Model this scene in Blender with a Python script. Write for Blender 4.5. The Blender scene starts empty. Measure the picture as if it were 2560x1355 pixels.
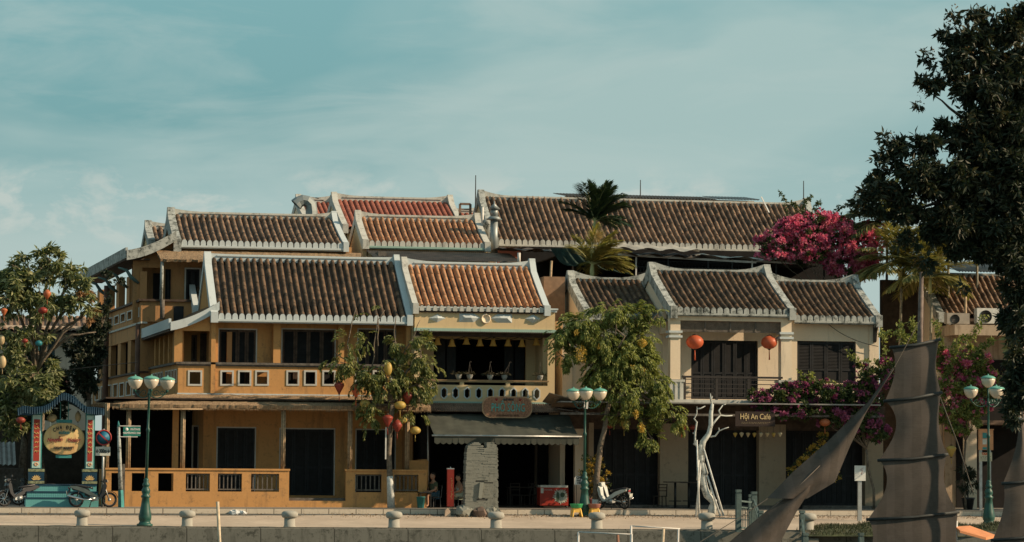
import bpy, math, random
from mathutils import Vector, Matrix, Euler
from math import sin, cos, pi, radians, sqrt, atan2, tan
random.seed(7)
R_ = random.Random(11)
scn = bpy.context.scene
COL = scn.collection
# ------------------------------------------------------------------ camera
FPX = 7000.0; CW, CH = 2560.0, 1355.0
CAM = Vector((0.0, -111.0, 1.9))
YAW = math.atan(1360/7000); PITCH = math.atan(472.5/7000); ROLL = 0.007
_f = Vector((sin(YAW)*cos(PITCH), cos(YAW)*cos(PITCH), sin(PITCH)))
_r0 = Vector((cos(YAW), -sin(YAW), 0)); _u0 = _r0.cross(_f)
_r = _r0*cos(ROLL)+_u0*sin(ROLL); _u = -_r0*sin(ROLL)+_u0*cos(ROLL)
cam_d = bpy.data.cameras.new('camera'); cam_o = bpy.data.objects.new('camera', cam_d); COL.objects.link(cam_o)
cam_d.sensor_width = 36; cam_d.lens = 36*FPX/CW; cam_d.clip_end = 3000; cam_d.clip_start = .5
cam_o.matrix_world = Matrix.Translation(CAM) @ Matrix((( _r.x,_u.x,-_f.x,0),(_r.y,_u.y,-_f.y,0),(_r.z,_u.z,-_f.z,0),(0,0,0,1)))
scn.camera = cam_o
def ray(px, py): return _f + _r*((px-CW/2)/FPX) + _u*((CH/2-py)/FPX)
def at(px, py, Y):
    d = ray(px, py); return CAM + d*((Y-CAM.y)/d.y)
def wx(px, Y, py=1000): return at(px, py, Y).x
def wz(py, Y, px=1280): return at(px, py, Y).z
def atz(px, py, z):
    d = ray(px, py); return CAM + d*((z-CAM.z)/d.z)
def sc(Y, px=1280):   # pixels per metre at depth Y
    p = at(px, 1000, Y); return FPX/((p-CAM).dot(_f))
# ------------------------------------------------------------------ mesh builder
class MB:
    def __init__(s): s.v=[]; s.f=[]; s.uv={}; s.sm=[]; s.mi=[]; s.cur=0
    def add(s, vs, fs, smooth=False):
        o=len(s.v); s.v.extend([tuple(v) for v in vs])
        for f in fs: s.f.append(tuple(o+i for i in f)); s.sm.append(smooth); s.mi.append(s.cur)
        return o
    def box(s, x0,x1,y0,y1,z0,z1):
        if x0>x1:x0,x1=x1,x0
        if y0>y1:y0,y1=y1,y0
        if z0>z1:z0,z1=z1,z0
        s.add([(x0,y0,z0),(x1,y0,z0),(x1,y1,z0),(x0,y1,z0),(x0,y0,z1),(x1,y0,z1),(x1,y1,z1),(x0,y1,z1)],
              [(0,3,2,1),(4,5,6,7),(0,1,5,4),(1,2,6,5),(2,3,7,6),(3,0,4,7)]); return s
    def cbox(s, c, sx,sy,sz, rot=None):
        vs=[Vector((a*sx/2,b*sy/2,d*sz/2)) for d in(-1,1) for a,b in((-1,-1),(1,-1),(1,1),(-1,1))]
        if rot is not None: vs=[rot@v for v in vs]
        s.add([v+Vector(c) for v in vs],[(0,3,2,1),(4,5,6,7),(0,1,5,4),(1,2,6,5),(2,3,7,6),(3,0,4,7)]); return s
    def beam(s, a, b, w, h=None, up=(0,0,1)):
        a=Vector(a); b=Vector(b); h=h or w; d=(b-a).normalized(); u=Vector(up)
        if abs(d.dot(u))>.98: u=Vector((0,1,0))
        sd=d.cross(u).normalized(); u=sd.cross(d)
        vs=[p+sd*(i*w/2)+u*(j*h/2) for p in(a,b) for i,j in((-1,-1),(1,-1),(1,1),(-1,1))]
        s.add(vs,[(0,1,2,3),(7,6,5,4),(0,4,5,1),(1,5,6,2),(2,6,7,3),(3,7,4,0)]); return s
    def tube(s, pts, r, n=8, cap=True):
        pts=[Vector(p) for p in pts]; m=len(pts)
        rs = r if isinstance(r,(list,tuple)) else [r]*m
        vs=[]; prev=None
        for i,p in enumerate(pts):
            d=(pts[min(i+1,m-1)]-pts[max(i-1,0)]).normalized()
            if prev is None:
                u=Vector((0,0,1)) if abs(d.z)<.9 else Vector((0,1,0))
            else: u=prev
            sd=d.cross(u)
            if sd.length<1e-5: sd=d.cross(Vector((1,0,0)))
            sd.normalize(); u=sd.cross(d).normalized(); prev=u
            for k in range(n):
                a=2*pi*k/n; vs.append(p+(sd*cos(a)+u*sin(a))*rs[i])
        fs=[(i*n+k, i*n+(k+1)%n,(i+1)*n+(k+1)%n,(i+1)*n+k) for i in range(m-1) for k in range(n)]
        if cap: fs+= [tuple(range(n-1,-1,-1)), tuple((m-1)*n+k for k in range(n))]
        s.add(vs,fs,n>5); return s
    def lathe(s, prof, c=(0,0,0), n=16, axis='z', smooth=True):
        vs=[]
        for r,z in prof:
            for k in range(n):
                a=2*pi*k/n
                p=(r*cos(a),r*sin(a),z) if axis=='z' else ((z,r*cos(a),r*sin(a)) if axis=='x' else (r*cos(a),z,r*sin(a)))
                vs.append((c[0]+p[0],c[1]+p[1],c[2]+p[2]))
        m=len(prof)
        fs=[(i*n+k, i*n+(k+1)%n,(i+1)*n+(k+1)%n,(i+1)*n+k) for i in range(m-1) for k in range(n)]
        fs+=[tuple(range(n-1,-1,-1)), tuple((m-1)*n+k for k in range(n))]
        s.add(vs,fs,smooth); return s
    def ball(s, c, r, n=10, m=7, sx=1, sy=1, sz=1, ribs=0, rib=.05):
        vs=[]; 
        for i in range(m+1):
            t=pi*i/m
            for k in range(n):
                a=2*pi*k/n; q=1
                if ribs: q=1-rib*abs(cos(a*ribs/2))
                vs.append((c[0]+r*sx*sin(t)*cos(a)*q,c[1]+r*sy*sin(t)*sin(a)*q,c[2]+r*sz*cos(t)))
        fs=[(i*n+k,(i+1)*n+k,(i+1)*n+(k+1)%n,i*n+(k+1)%n) for i in range(m) for k in range(n)]
        s.add(vs,fs,True); return s
    def prism(s, poly, y0, y1):      # poly in xz
        n=len(poly)
        vs=[(x,y0,z) for x,z in poly]+[(x,y1,z) for x,z in poly]
        A=sum(poly[i][0]*poly[(i+1)%n][1]-poly[(i+1)%n][0]*poly[i][1] for i in range(n))
        idx=list(range(n)) if A>0 else list(range(n-1,-1,-1))
        fs=[tuple(idx), tuple(n+i for i in reversed(idx))]
        for a in range(n):
            i=idx[a]; j=idx[(a+1)%n]; fs.append((j,i,n+i,n+j))
        s.add(vs,fs); return s
    def prism_x(s, poly, x0, x1):    # poly in yz
        n=len(poly)
        vs=[(x0,y,z) for y,z in poly]+[(x1,y,z) for y,z in poly]
        fs=[tuple(range(n-1,-1,-1)), tuple(range(n,2*n))]
        for i in range(n):
            j=(i+1)%n; fs.append((i,j,n+j,n+i))
        s.add(vs,fs); return s
    def prism_z(s, poly, z0, z1):
        n=len(poly)
        vs=[(x,y,z0) for x,y in poly]+[(x,y,z1) for x,y in poly]
        fs=[tuple(range(n-1,-1,-1)), tuple(range(n,2*n))]
        for i in range(n):
            j=(i+1)%n; fs.append((i,j,n+j,n+i))
        s.add(vs,fs); return s
    def quad(s,a,b,c,d): s.add([a,b,c,d],[(0,1,2,3)]); return s
    def wall(s, x0,x1,z0,z1,y0,y1,holes=(), fn=None):
        """box wall with rectangular holes; fn maps (x,y,z) for slanted walls"""
        xs=sorted(set([x0,x1]+[min(max(v,x0),x1) for h in holes for v in h[:2]]))
        zs=sorted(set([z0,z1]+[min(max(v,z0),z1) for h in holes for v in h[2:4]]))
        def solid(i,j):
            if i<0 or j<0 or i>=len(xs)-1 or j>=len(zs)-1: return False
            cx=(xs[i]+xs[i+1])/2; cz=(zs[j]+zs[j+1])/2
            return not any(h[0]<cx<h[1] and h[2]<cz<h[3] for h in holes)
        g=fn or (lambda x,y,z:(x,y,z))
        for i in range(len(xs)-1):
            for j in range(len(zs)-1):
                if not solid(i,j): continue
                a,b,c,d=xs[i],xs[i+1],zs[j],zs[j+1]
                s.quad(g(a,y0,c),g(b,y0,c),g(b,y0,d),g(a,y0,d)); s.quad(g(b,y1,c),g(a,y1,c),g(a,y1,d),g(b,y1,d))
                if not solid(i-1,j): s.quad(g(a,y1,c),g(a,y0,c),g(a,y0,d),g(a,y1,d))
                if not solid(i+1,j): s.quad(g(b,y0,c),g(b,y1,c),g(b,y1,d),g(b,y0,d))
                if not solid(i,j-1): s.quad(g(a,y1,c),g(b,y1,c),g(b,y0,c),g(a,y0,c))
                if not solid(i,j+1): s.quad(g(a,y0,d),g(b,y0,d),g(b,y1,d),g(a,y1,d))
        return s
    def xf(s, M, start=0):
        s.v[start:]=[tuple(M@Vector(v)) for v in s.v[start:]]; return s
    def build(s, name, mat, parent=None, off=None):
        me=bpy.data.meshes.new(name)
        if off is None:
            off=Vector((0,0,0)); p=parent
            while p is not None:
                if p.get('_w'): off=Vector(p['_w']); break
                p=p.parent
        me.from_pydata([(v[0]-off[0],v[1]-off[1],v[2]-off[2]) for v in s.v],[],s.f)
        me.polygons.foreach_set('use_smooth', s.sm)
        for m in (mat if isinstance(mat,(list,tuple)) else [mat]): me.materials.append(m)
        if any(s.mi): me.polygons.foreach_set('material_index', s.mi)
        if s.uv:
            l=me.uv_layers.new(name='uv'); dat=[0.0]*(2*len(me.loops))
            for li,lp in enumerate(me.loops):
                u=s.uv.get(lp.vertex_index,(0,0)); dat[2*li]=u[0]; dat[2*li+1]=u[1]
            l.data.foreach_set('uv',dat)
        me.update()
        o=bpy.data.objects.new(name,me); COL.objects.link(o)
        if parent is not None: o.parent=parent
        return o
def tag(o,label=None,cat=None,group=None,kind=None):
    if label: o['label']=label
    if cat: o['category']=cat
    if group: o['group']=group
    if kind: o['kind']=kind
    return o
def thing(name,label,cat,loc=(0,0,0),rz=0,group=None,world=False):
    o=bpy.data.objects.new(name,None); COL.objects.link(o); o.empty_display_size=.3
    o.location=loc; o.rotation_euler=(0,0,rz)
    if world: o['_w']=list(loc)   # parts are given in world coordinates
    return tag(o,label,cat,group)
def struct(name,mb,mat): return tag(mb.build(name,mat),kind='structure')
def dup(root,loc,rz=None,label=None,scale=None):
    def cp(o,par):
        c=o.copy(); COL.objects.link(c); c.parent=par
        for ch in list(o.children): cp(ch,c)
        return c
    r=cp(root,None); r.location=loc
    if rz is not None: r.rotation_euler=(0,0,rz)
    if scale: r.scale=(scale,)*3
    if label: r['label']=label
    return r
def one(name,label,cat,mb,mat,loc=None,group=None,rz=0):
    """a thing that is one mesh; vertices in world coords unless loc given as ('l',loc)"""
    if loc is None: loc=Vector((sum(v[0] for v in mb.v)/len(mb.v),sum(v[1] for v in mb.v)/len(mb.v),min(v[2] for v in mb.v)))
    o=mb.build(name,mat,None,off=loc); o.location=loc
    return tag(o,label,cat,group)
# ------------------------------------------------------------------ materials
def nt(m):
    m.use_nodes=True; return m.node_tree
def N(t,ty,**k):
    n=t.nodes.new(ty)
    for a,b in k.items():
        if a.startswith('_'): setattr(n,a[1:],b)
        else:
            key=a.replace('_',' ')
            try: n.inputs[key].default_value=b
            except KeyError: n.inputs[int(a[1:])].default_value=b
    return n
def ramp(t,fac,stops):
    r=t.nodes.new('ShaderNodeValToRGB'); e=r.color_ramp.elements
    while len(e)<len(stops): e.new(.5)
    for el,(p,c) in zip(e,stops): el.position=p; el.color=(c[0],c[1],c[2],1) if hasattr(c,'__len__') else (c,c,c,1)
    t.links.new(fac,r.inputs[0]); return r.outputs[0]
def mixc(t,fac,a,b,mode='MIX'):
    m=t.nodes.new('ShaderNodeMix'); m.data_type='RGBA'; m.blend_type=mode
    for s,v in((0,fac),(6,a),(7,b)):
        if isinstance(v,bpy.types.NodeSocket): t.links.new(v,m.inputs[s])
        else: m.inputs[s].default_value = v if s==0 else (v[0],v[1],v[2],1)
    return m.outputs[2]
def coords(t,scale=(1,1,1),which='Object'):
    tc=t.nodes.new('ShaderNodeTexCoord'); mp=t.nodes.new('ShaderNodeMapping'); mp.inputs['Scale'].default_value=scale
    t.links.new(tc.outputs[which],mp.inputs[0]); return mp.outputs[0]
def noise(t,vec,scale,detail=4,rough=.6,dist=0):
    n=N(t,'ShaderNodeTexNoise',Scale=scale,Detail=detail,Roughness=rough,Distortion=dist); t.links.new(vec,n.inputs['Vector']); return n.outputs['Fac']
def bump(t,h,strength,dist,bsdf):
    b=N(t,'ShaderNodeBump',Strength=strength,Distance=dist); t.links.new(h,b.inputs['Height']); t.links.new(b.outputs[0],bsdf.inputs['Normal'])
MC={}
def base(name,rough=.8,metal=0,spec=.3):
    m=bpy.data.materials.new(name); t=nt(m); b=t.nodes['Principled BSDF']
    b.inputs['Roughness'].default_value=rough; b.inputs['Metallic'].default_value=metal; b.inputs['Specular IOR Level'].default_value=spec
    return m,t,b
def plain(name,c,rough=.7,metal=0,var=.18,scale=3,spec=.3,bmp=.0):
    if name in MC: return MC[name]
    m,t,b=base(name,rough,metal,spec)
    v=coords(t); f=noise(t,v,scale,5,.65)
    dk=tuple(x*(1-var*1.6) for x in c); lt=tuple(min(1,x*(1+var)) for x in c)
    t.links.new(ramp(t,f,[(.3,dk),(.7,lt)]),b.inputs['Base Color'])
    if bmp: bump(t,noise(t,v,scale*6),.5,bmp,b)
    MC[name]=m; return m
def stucco(name,c,stain=(.16,.11,.07),amt=.35,sc_=.8,streak=.4,rough=.9,joints=None):
    m,t,b=base(name,rough,0,.15)
    v=coords(t); lo=noise(t,v,sc_,6,.7)
    vs=coords(t,(2.2,2.2,.35)); st=noise(t,vs,1.3,6,.7)
    fine=noise(t,v,9,5,.7)
    c1=mixc(t,ramp(t,lo,[(.35,0),(.72,amt*.6)]),c,tuple(x*.72 for x in c))
    c2=mixc(t,ramp(t,st,[(.60-.13*streak,0),(.74-.08*streak,streak)]),c1,stain)
    c3=mixc(t,ramp(t,fine,[(.4,0),(.75,.22)]),c2,tuple(min(1,x*1.25) for x in c))
    sp=noise(t,v,3.5,8,.8); c4=mixc(t,ramp(t,sp,[(.62-.13*amt,0),(.70-.10*amt,amt)]),c3,stain)
    if joints:
        tc_=t.nodes.new('ShaderNodeTexCoord'); sx_=t.nodes.new('ShaderNodeSeparateXYZ'); t.links.new(tc_.outputs['Object'],sx_.inputs[0]); cb_=t.nodes.new('ShaderNodeCombineXYZ'); t.links.new(sx_.outputs[0],cb_.inputs[0]); t.links.new(sx_.outputs[2],cb_.inputs[1])
        bk=N(t,'ShaderNodeTexBrick',Scale=1.0); bk.inputs['Brick Width'].default_value=joints[0]; bk.inputs['Row Height'].default_value=joints[1]; bk.inputs['Mortar Size'].default_value=joints[2]; t.links.new(cb_.outputs[0],bk.inputs['Vector'])
        c4=mixc(t,bk.outputs['Fac'],c4,tuple(x*.35 for x in c))
    t.links.new(c4,b.inputs['Base Color']); bump(t,fine,.35,.01,b)
    MC[name]=m; return m
def tilemat(name,light,dark,lichen,f_l=.5,f_lich=.5):
    m,t,b=base(name,.9,0,.15)
    uv=t.nodes.new('ShaderNodeUVMap'); uv.uv_map='uv'
    fl=N(t,'ShaderNodeVectorMath',_operation='FLOOR'); t.links.new(uv.outputs[0],fl.inputs[0])
    wn=t.nodes.new('ShaderNodeTexWhiteNoise'); wn.noise_dimensions='2D'; t.links.new(fl.outputs[0],wn.inputs['Vector'])
    v=coords(t); n1=noise(t,v,1.1,6,.75); n2=noise(t,v,9,6,.75); n3=noise(t,v,3.2,5,.7)
    a=N(t,'ShaderNodeMath',_operation='ADD'); t.links.new(wn.outputs['Value'],a.inputs[0]); t.links.new(n1,a.inputs[1])
    a2=N(t,'ShaderNodeMath',_operation='MULTIPLY'); t.links.new(a.outputs[0],a2.inputs[0]); a2.inputs[1].default_value=.5
    c=ramp(t,a2.outputs[0],[(f_l-.34,dark),(f_l+.0,tuple((x+y)/2 for x,y in zip(dark,light))),(f_l+.34,light)])
    c=mixc(t,ramp(t,n2,[(.55-.14*f_lich,0),(.72,.85*f_lich)]),c,lichen)
    c=mixc(t,ramp(t,n3,[(.5,0),(.75,.55)]),c,tuple(x*.45 for x in dark))
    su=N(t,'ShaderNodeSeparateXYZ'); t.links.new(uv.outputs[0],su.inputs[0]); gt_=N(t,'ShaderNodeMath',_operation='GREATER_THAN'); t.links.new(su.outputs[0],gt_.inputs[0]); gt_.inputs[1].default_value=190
    c=mixc(t,gt_.outputs[0],c,tuple(x*.22 for x in dark))  # pan channels painted darker: shade between the tile rows put into the colour
    t.links.new(c,b.inputs['Base Color']); bump(t,n2,.6,.02,b)
    MC[name]=m; return m
def leafmat(name,cols,trans=.35,rough=.55,tc=None):
    m,t,b=base(name,rough,0,.35)
    g=t.nodes.new('ShaderNodeNewGeometry')
    v=coords(t); n=noise(t,v,1.6,3,.6)
    a=N(t,'ShaderNodeMath',_operation='MULTIPLY_ADD'); t.links.new(g.outputs['Random Per Island'],a.inputs[0]); a.inputs[1].default_value=.6; t.links.new(n,a.inputs[2])
    a2=N(t,'ShaderNodeMath',_operation='SUBTRACT'); t.links.new(a.outputs[0],a2.inputs[0]); a2.inputs[1].default_value=.3
    k=len(cols); c=ramp(t,a2.outputs[0],[(.08+.84*i/(k-1),q) for i,q in enumerate(cols)])
    t.links.new(c,b.inputs['Base Color'])
    tr=t.nodes.new('ShaderNodeBsdfTranslucent'); 
    cc=mixc(t,1.0,c,tc or (1,1,.55),'MULTIPLY'); t.links.new(cc,tr.inputs[0])
    mx=t.nodes.new('ShaderNodeMixShader'); mx.inputs[0].default_value=trans
    t.links.new(b.outputs[0],mx.inputs[1]); t.links.new(tr.outputs[0],mx.inputs[2])
    t.links.new(mx.outputs[0],t.nodes['Material Output'].inputs[0])
    MC[name]=m; return m
def thatchmat(name,c,d,sx=14,sz=2.0):
    m,t,b=base(name,.95,0,.1)
    v=coords(t,(sx,2,sz)); n=noise(t,v,2.2,5,.7); v2=coords(t); n2=noise(t,v2,1.2,4,.6)
    c1=ramp(t,n,[(.32,d),(.55,tuple((x+y)/2 for x,y in zip(c,d))),(.72,c)])
    c1=mixc(t,ramp(t,n2,[(.4,0),(.8,.5)]),c1,d)
    t.links.new(c1,b.inputs['Base Color']); bump(t,n,.8,.04,b); MC[name]=m; return m
YEL=stucco('ochre_stucco',(.54,.285,.11),stain=(.20,.125,.07),amt=.6,streak=.65)
YELD=stucco('dull_ochre_stucco',(.44,.235,.105),stain=(.13,.10,.06),amt=.5,streak=.6)
CREAM=stucco('cream_stucco',(.60,.46,.27),stain=(.3,.25,.18),amt=.2)
PALE=stucco('pale_stucco',(.72,.60,.45),stain=(.22,.2,.17),amt=.25)
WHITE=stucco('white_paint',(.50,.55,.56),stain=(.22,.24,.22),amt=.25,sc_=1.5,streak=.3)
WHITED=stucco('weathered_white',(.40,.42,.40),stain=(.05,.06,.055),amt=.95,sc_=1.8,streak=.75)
WHITEM=stucco('aged_white',(.50,.50,.46),stain=(.14,.13,.11),amt=.6,sc_=1.5,streak=.6)
TRIM=plain('white_trim',(.50,.49,.45),.7,var=.1)
TEAL=stucco('teal_trim',(.28,.42,.37),stain=(.12,.14,.12),amt=.3)
SHADOWW=plain('shutter_slats',(.012,.012,.013),.7,var=.3,scale=4)
DARKW=plain('dark_shutter',(.015,.016,.018),.6,var=.35,scale=4)
BROWNW=plain('dark_timber',(.075,.050,.036),.75,var=.35,scale=4)
WOODG=plain('grey_wood',(.13,.115,.10),.85,var=.35,scale=6)
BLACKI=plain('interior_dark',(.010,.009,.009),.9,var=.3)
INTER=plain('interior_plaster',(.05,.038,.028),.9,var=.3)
CONC=stucco('quay_concrete',(.19,.18,.15),stain=(.05,.05,.04),amt=.8,sc_=1.2,streak=.6,joints=(2.6,3.3,.02))
STONE=stucco('bollard_stone',(.34,.33,.29),stain=(.13,.13,.11),amt=.5,sc_=5)
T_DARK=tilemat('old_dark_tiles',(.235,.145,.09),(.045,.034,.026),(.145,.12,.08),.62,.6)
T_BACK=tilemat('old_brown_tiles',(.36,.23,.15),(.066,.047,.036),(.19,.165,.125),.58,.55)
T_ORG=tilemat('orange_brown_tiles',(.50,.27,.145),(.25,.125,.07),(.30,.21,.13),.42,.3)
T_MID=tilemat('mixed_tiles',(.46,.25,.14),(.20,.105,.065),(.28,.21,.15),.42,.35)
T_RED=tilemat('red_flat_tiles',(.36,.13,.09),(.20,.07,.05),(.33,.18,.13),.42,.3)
CORR=plain('rusty_corrugated',(.20,.135,.10),.7,var=.35,scale=2)
CORRG=plain('grey_corrugated',(.24,.235,.22),.55,var=.3,scale=2)
BAMB=plain('bamboo',(.36,.26,.16),.7,var=.3,scale=8)
GREENP=plain('green_paint',(.016,.075,.06),.45,var=.25,spec=.4)
IRON=plain('dark_iron',(.02,.022,.022),.5,var=.3)
METAL=plain('galvanised_metal',(.42,.43,.42),.4,.6,var=.2)
WPIPE=plain('white_pipe',(.62,.60,.56),.6,var=.15)
THATCH=thatchmat('thatch',(.46,.33,.20),(.15,.10,.065))
BARK=plain('bark',(.17,.135,.10),.9,var=.4,scale=9,bmp=.02)
LIME=plain('limewash',(.60,.61,.58),.9,var=.2,scale=10)
RUBBER=plain('tyre_rubber',(.02,.02,.02),.8)
BLACKP=plain('black_plastic',(.018,.018,.02),.4,spec=.5)
CHROME=plain('chrome',(.6,.6,.6),.2,1,var=.1)
SKIN=plain('skin',(.36,.19,.12),.6,var=.1)
# ------------------------------------------------------------------ sun & sky
S=Vector((1.8,-.66,1.02)).normalized()      # towards the sun
elev=math.asin(S.z); azi=atan2(S.x,S.y)
sd=bpy.data.lights.new('sun','SUN'); sd.energy=5.0; sd.angle=radians(.6); sd.color=(1,.77,.52)
so=bpy.data.objects.new('sun',sd); COL.objects.link(so); so.rotation_euler=(-S).to_track_quat('-Z','Y').to_euler()
so.location=(60,-40,50)
w=bpy.data.worlds.new('World'); scn.world=w; w.use_nodes=True; t=w.node_tree
bg=t.nodes['Background']; bg.inputs[1].default_value=.098
sky=t.nodes.new('ShaderNodeTexSky'); sky.sky_type='NISHITA'; sky.sun_disc=False; sky.sun_elevation=elev; sky.sun_rotation=azi
sky.air_density=1; sky.dust_density=1.6; sky.ozone_density=1.5
tc=t.nodes.new('ShaderNodeTexCoord'); mp=t.nodes.new('ShaderNodeMapping'); t.links.new(tc.outputs['Generated'],mp.inputs[0])
sep=t.nodes.new('ShaderNodeSeparateXYZ'); t.links.new(tc.outputs['Generated'],sep.inputs[0])
grad=ramp(t,sep.outputs['Z'],[(0,(3.8,4.4,4.1)),(.065,(3.6,4.4,4.15)),(.09,(2.6,3.95,3.85)),(.118,(1.4,3.05,3.1)),(.168,(1.65,3.45,3.5)),(.5,(1.2,2.3,2.6)),(1,(.7,1.5,2.1))])
base_c=mixc(t,.88,sky.outputs[0],grad)
def wn_(scale,loc,dist=0,det=6,ro=.6,s=3):
    m=t.nodes.new('ShaderNodeMapping'); m.inputs['Scale'].default_value=scale; m.inputs['Location'].default_value=loc; m.inputs['Rotation'].default_value=(0,.05,-.2)
    t.links.new(tc.outputs['Generated'],m.inputs[0]); return noise(t,m.outputs[0],s,det,ro,dist)
c1=wn_((2.2,2.2,9),(3.1,0.4,1.2),.6,5,.5,1.6)     # large soft sheets
c2=wn_((9,9,42),(.3,.2,.5),.8,6,.6,1.1)           # wisps
c3=wn_((14,14,28),(1.7,2.2,.4),.3,7,.6,2.4)       # small puffs low down
lo_m=ramp(t,sep.outputs['Z'],[(.070,0),(.08,.9),(.094,1),(.106,0)])
col=mixc(t,ramp(t,c1,[(.42,0),(.58,.75)]),base_c,(3.5,4.55,4.35))
col=mixc(t,ramp(t,c2,[(.46,0),(.66,.38)]),col,(3.7,4.6,4.4))
mm=N(t,'ShaderNodeMath',_operation='MULTIPLY'); t.links.new(ramp(t,c3,[(.50,0),(.61,.72)]),mm.inputs[0]); t.links.new(lo_m,mm.inputs[1])
col=mixc(t,mm.outputs[0],col,(4.6,5.0,4.6))
t.links.new(col,bg.inputs[0])
scn.view_settings.view_transform='Standard'; scn.view_settings.look='None'; scn.view_settings.exposure=.33; scn.view_settings.gamma=1
scn.cycles.max_bounces=6; scn.cycles.transparent_max_bounces=8

def leaf(mb,p,d,up,L,W,fold=.25):
    """kite leaf of one quad pair sharing the midrib"""
    sd=d.cross(up)
    if sd.length<1e-4: sd=Vector((1,0,0))
    sd.normalize(); n=sd.cross(d)
    m=p+d*(L*.45); q=m+n*(W*fold)
    o=len(mb.v); mb.v+= [tuple(p),tuple(q+sd*W*.5),tuple(p+d*L),tuple(q-sd*W*.5)]
    mb.f.append((o,o+1,o+2,o+3)); mb.sm.append(False); mb.mi.append(mb.cur)
def rvec(r):
    while True:
        v=Vector((r.uniform(-1,1),r.uniform(-1,1),r.uniform(-1,1)))
        if .05<v.length<1: return v.normalized()
# ------------------------------------------------------------------ building helpers
def solve_roof(eL,eR,rL,rR,Yf,lo=1.2,hi=6.5):
    xl=wx(eL[0],Yf,eL[1]); xr=wx(eR[0],Yf,eR[1])
    best=None
    y=lo
    while y<hi:
        e=(wx(rL[0],Yf+y,rL[1])-xl)**2+(wx(rR[0],Yf+y,rR[1])-xr)**2
        if best is None or e<best[0]: best=(e,y)
        y+=.05
    d=best[1]; zf=(wz(eL[1],Yf,eL[0])+wz(eR[1],Yf,eR[0]))/2; zb=(wz(rL[1],Yf+d,rL[0])+wz(rR[1],Yf+d,rR[0]))/2
    print('roof x %.2f..%.2f d %.2f zf %.2f zb %.2f pitch %.1f err %.3f'%(xl,xr,d,zf,zb,math.degrees(math.atan((zb-zf)/d)),best[0]))
    return xl,xr,Yf,zf,Yf+d,zb
def tile_roof(par,g,mat,period=.27,amp=.092,sag=.09,course=.27,step=.02,caps=WHITE,cap_r=.112,fascia=WHITE,lump=.02,name='roof',cape=.16,jit=1):
    xl,xr,yf,zf,yb,zb=g
    n=max(1,round((xr-xl)/period)); p=(xr-xl)/n
    L=sqrt((yb-yf)**2+(zb-zf)**2); nc=max(2,round(L/course))
    ny=-(zb-zf)/L; nz=(yb-yf)/L
    prof=[(0,-.03),(.07,-.028),(.125,-.01)]
    for a in range(0,9):
        q=-1+a/4; prof.append((.5+.335*q, amp*1.12*sqrt(max(0,1-q*q))))
    prof+=[(.875,-.01),(.93,-.028)]
    rr=random.Random(int(xl*100))
    mb=MB(); cols=[]
    for i in range(n):
        ph=[rr.uniform(-1,1) for _ in range(nc+1)]; lm=rr.random()*3; drift=rr.uniform(-.02,.02)*jit
        for k,(tt,h) in enumerate(prof): cols.append((i,tt,h,ph,lm,drift))
    cols.append((n,0,-.02,[0]*(nc+1),0,0))
    rows=[]
    for j in range(nc): rows+= [(j,0.0),(j,.93)]
    rows.append((nc-1,1.0))
    for (j,fr) in rows:
        s=(j+fr)/nc
        for (i,tt,h,ph,lm,dr) in cols:
            hh=h
            if h>0:
                hh+= step*.6*(1-fr)*min(1,h/amp*2)+ .005*ph[j]*jit + lump*(.5+.5*sin((j+lm)*2*pi/3.2))*(h/amp)
                hx=.004*ph[j]*jit+dr*(s)
            else: hx=0
            x=xl+(i+tt)*p+(hx if 0<i+tt<n else 0)
            bow=-sag*4*s*(1-s)
            mb.v.append((x, yf+(yb-yf)*s+ny*hh, zf+(zb-zf)*s+nz*hh+bow))
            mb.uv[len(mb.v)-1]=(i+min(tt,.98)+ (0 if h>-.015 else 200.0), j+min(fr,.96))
    w=len(cols)
    for a in range(len(rows)-1):
        for b in range(w-1):
            mb.f.append((a*w+b,a*w+b+1,(a+1)*w+b+1,(a+1)*w+b)); mb.sm.append(False); mb.mi.append(0)
    roof=mb.build(name,mat,par)
    # deck under the tiles (both slopes)
    dk=MB(); e=.06
    dk.prism_x([(yf+.02,zf-.10),(yb,zb-.06),(2*yb-yf,zf-.10),(2*yb-yf,zf-.2),(yb,zb-.2),(yf+.02,zf-.2)],xl+.01,xr-.01)
    dk.build('roof_deck',BROWNW,roof)
    if caps:
        cm=MB()
        for i in range(n):
            cx=xl+(i+.5)*p; r=cap_r*(1+rr.uniform(-.05,.05))
            arc=[(cx+r*cos(pi*q/7),zf-.03+r*sin(pi*q/7)*1.35) for q in range(8)]
            cm.prism([(cx+r,zf-.14)]+arc+[(cx-r,zf-.14)],yf-.07,yf+cape+rr.uniform(-.02,.03))
        cm.build('eave_caps',caps,roof)
    if fascia:
        fm=MB(); fm.box(xl-.02,xr+.02,yf-.1,yf-.02,zf-.205,zf-.125); fm.box(xl,xr,yf-.02,yf+.10,zf-.25,zf-.2); fm.build('eave_board',fascia,roof)
    return roof
def ridge(par,g,mat=WHITE,h=.18,up=.12,t=.13,ext=0):
    xl,xr,yf,zf,yb,zb=g; xl-=ext; xr+=ext
    mb=MB(); pts=[(xl,zb-.12),(xr,zb-.12),(xr,zb+h+up)]
    for q in (.25,.5,.8,1.2): pts.append((xr-q,zb+h+up*max(0,1-q/1.2)**1.8))
    for q in (1.2,.8,.5,.25): pts.append((xl+q,zb+h+up*max(0,1-q/1.2)**1.8))
    pts.append((xl,zb+h+up))
    mb.prism(pts,yb-t,yb+t)
    mb.box(xl+.3,xr-.3,yb-t-.04,yb+t+.04,zb+h-.09,zb+h-.04)
    return mb.build('ridge',mat,par)
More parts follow.
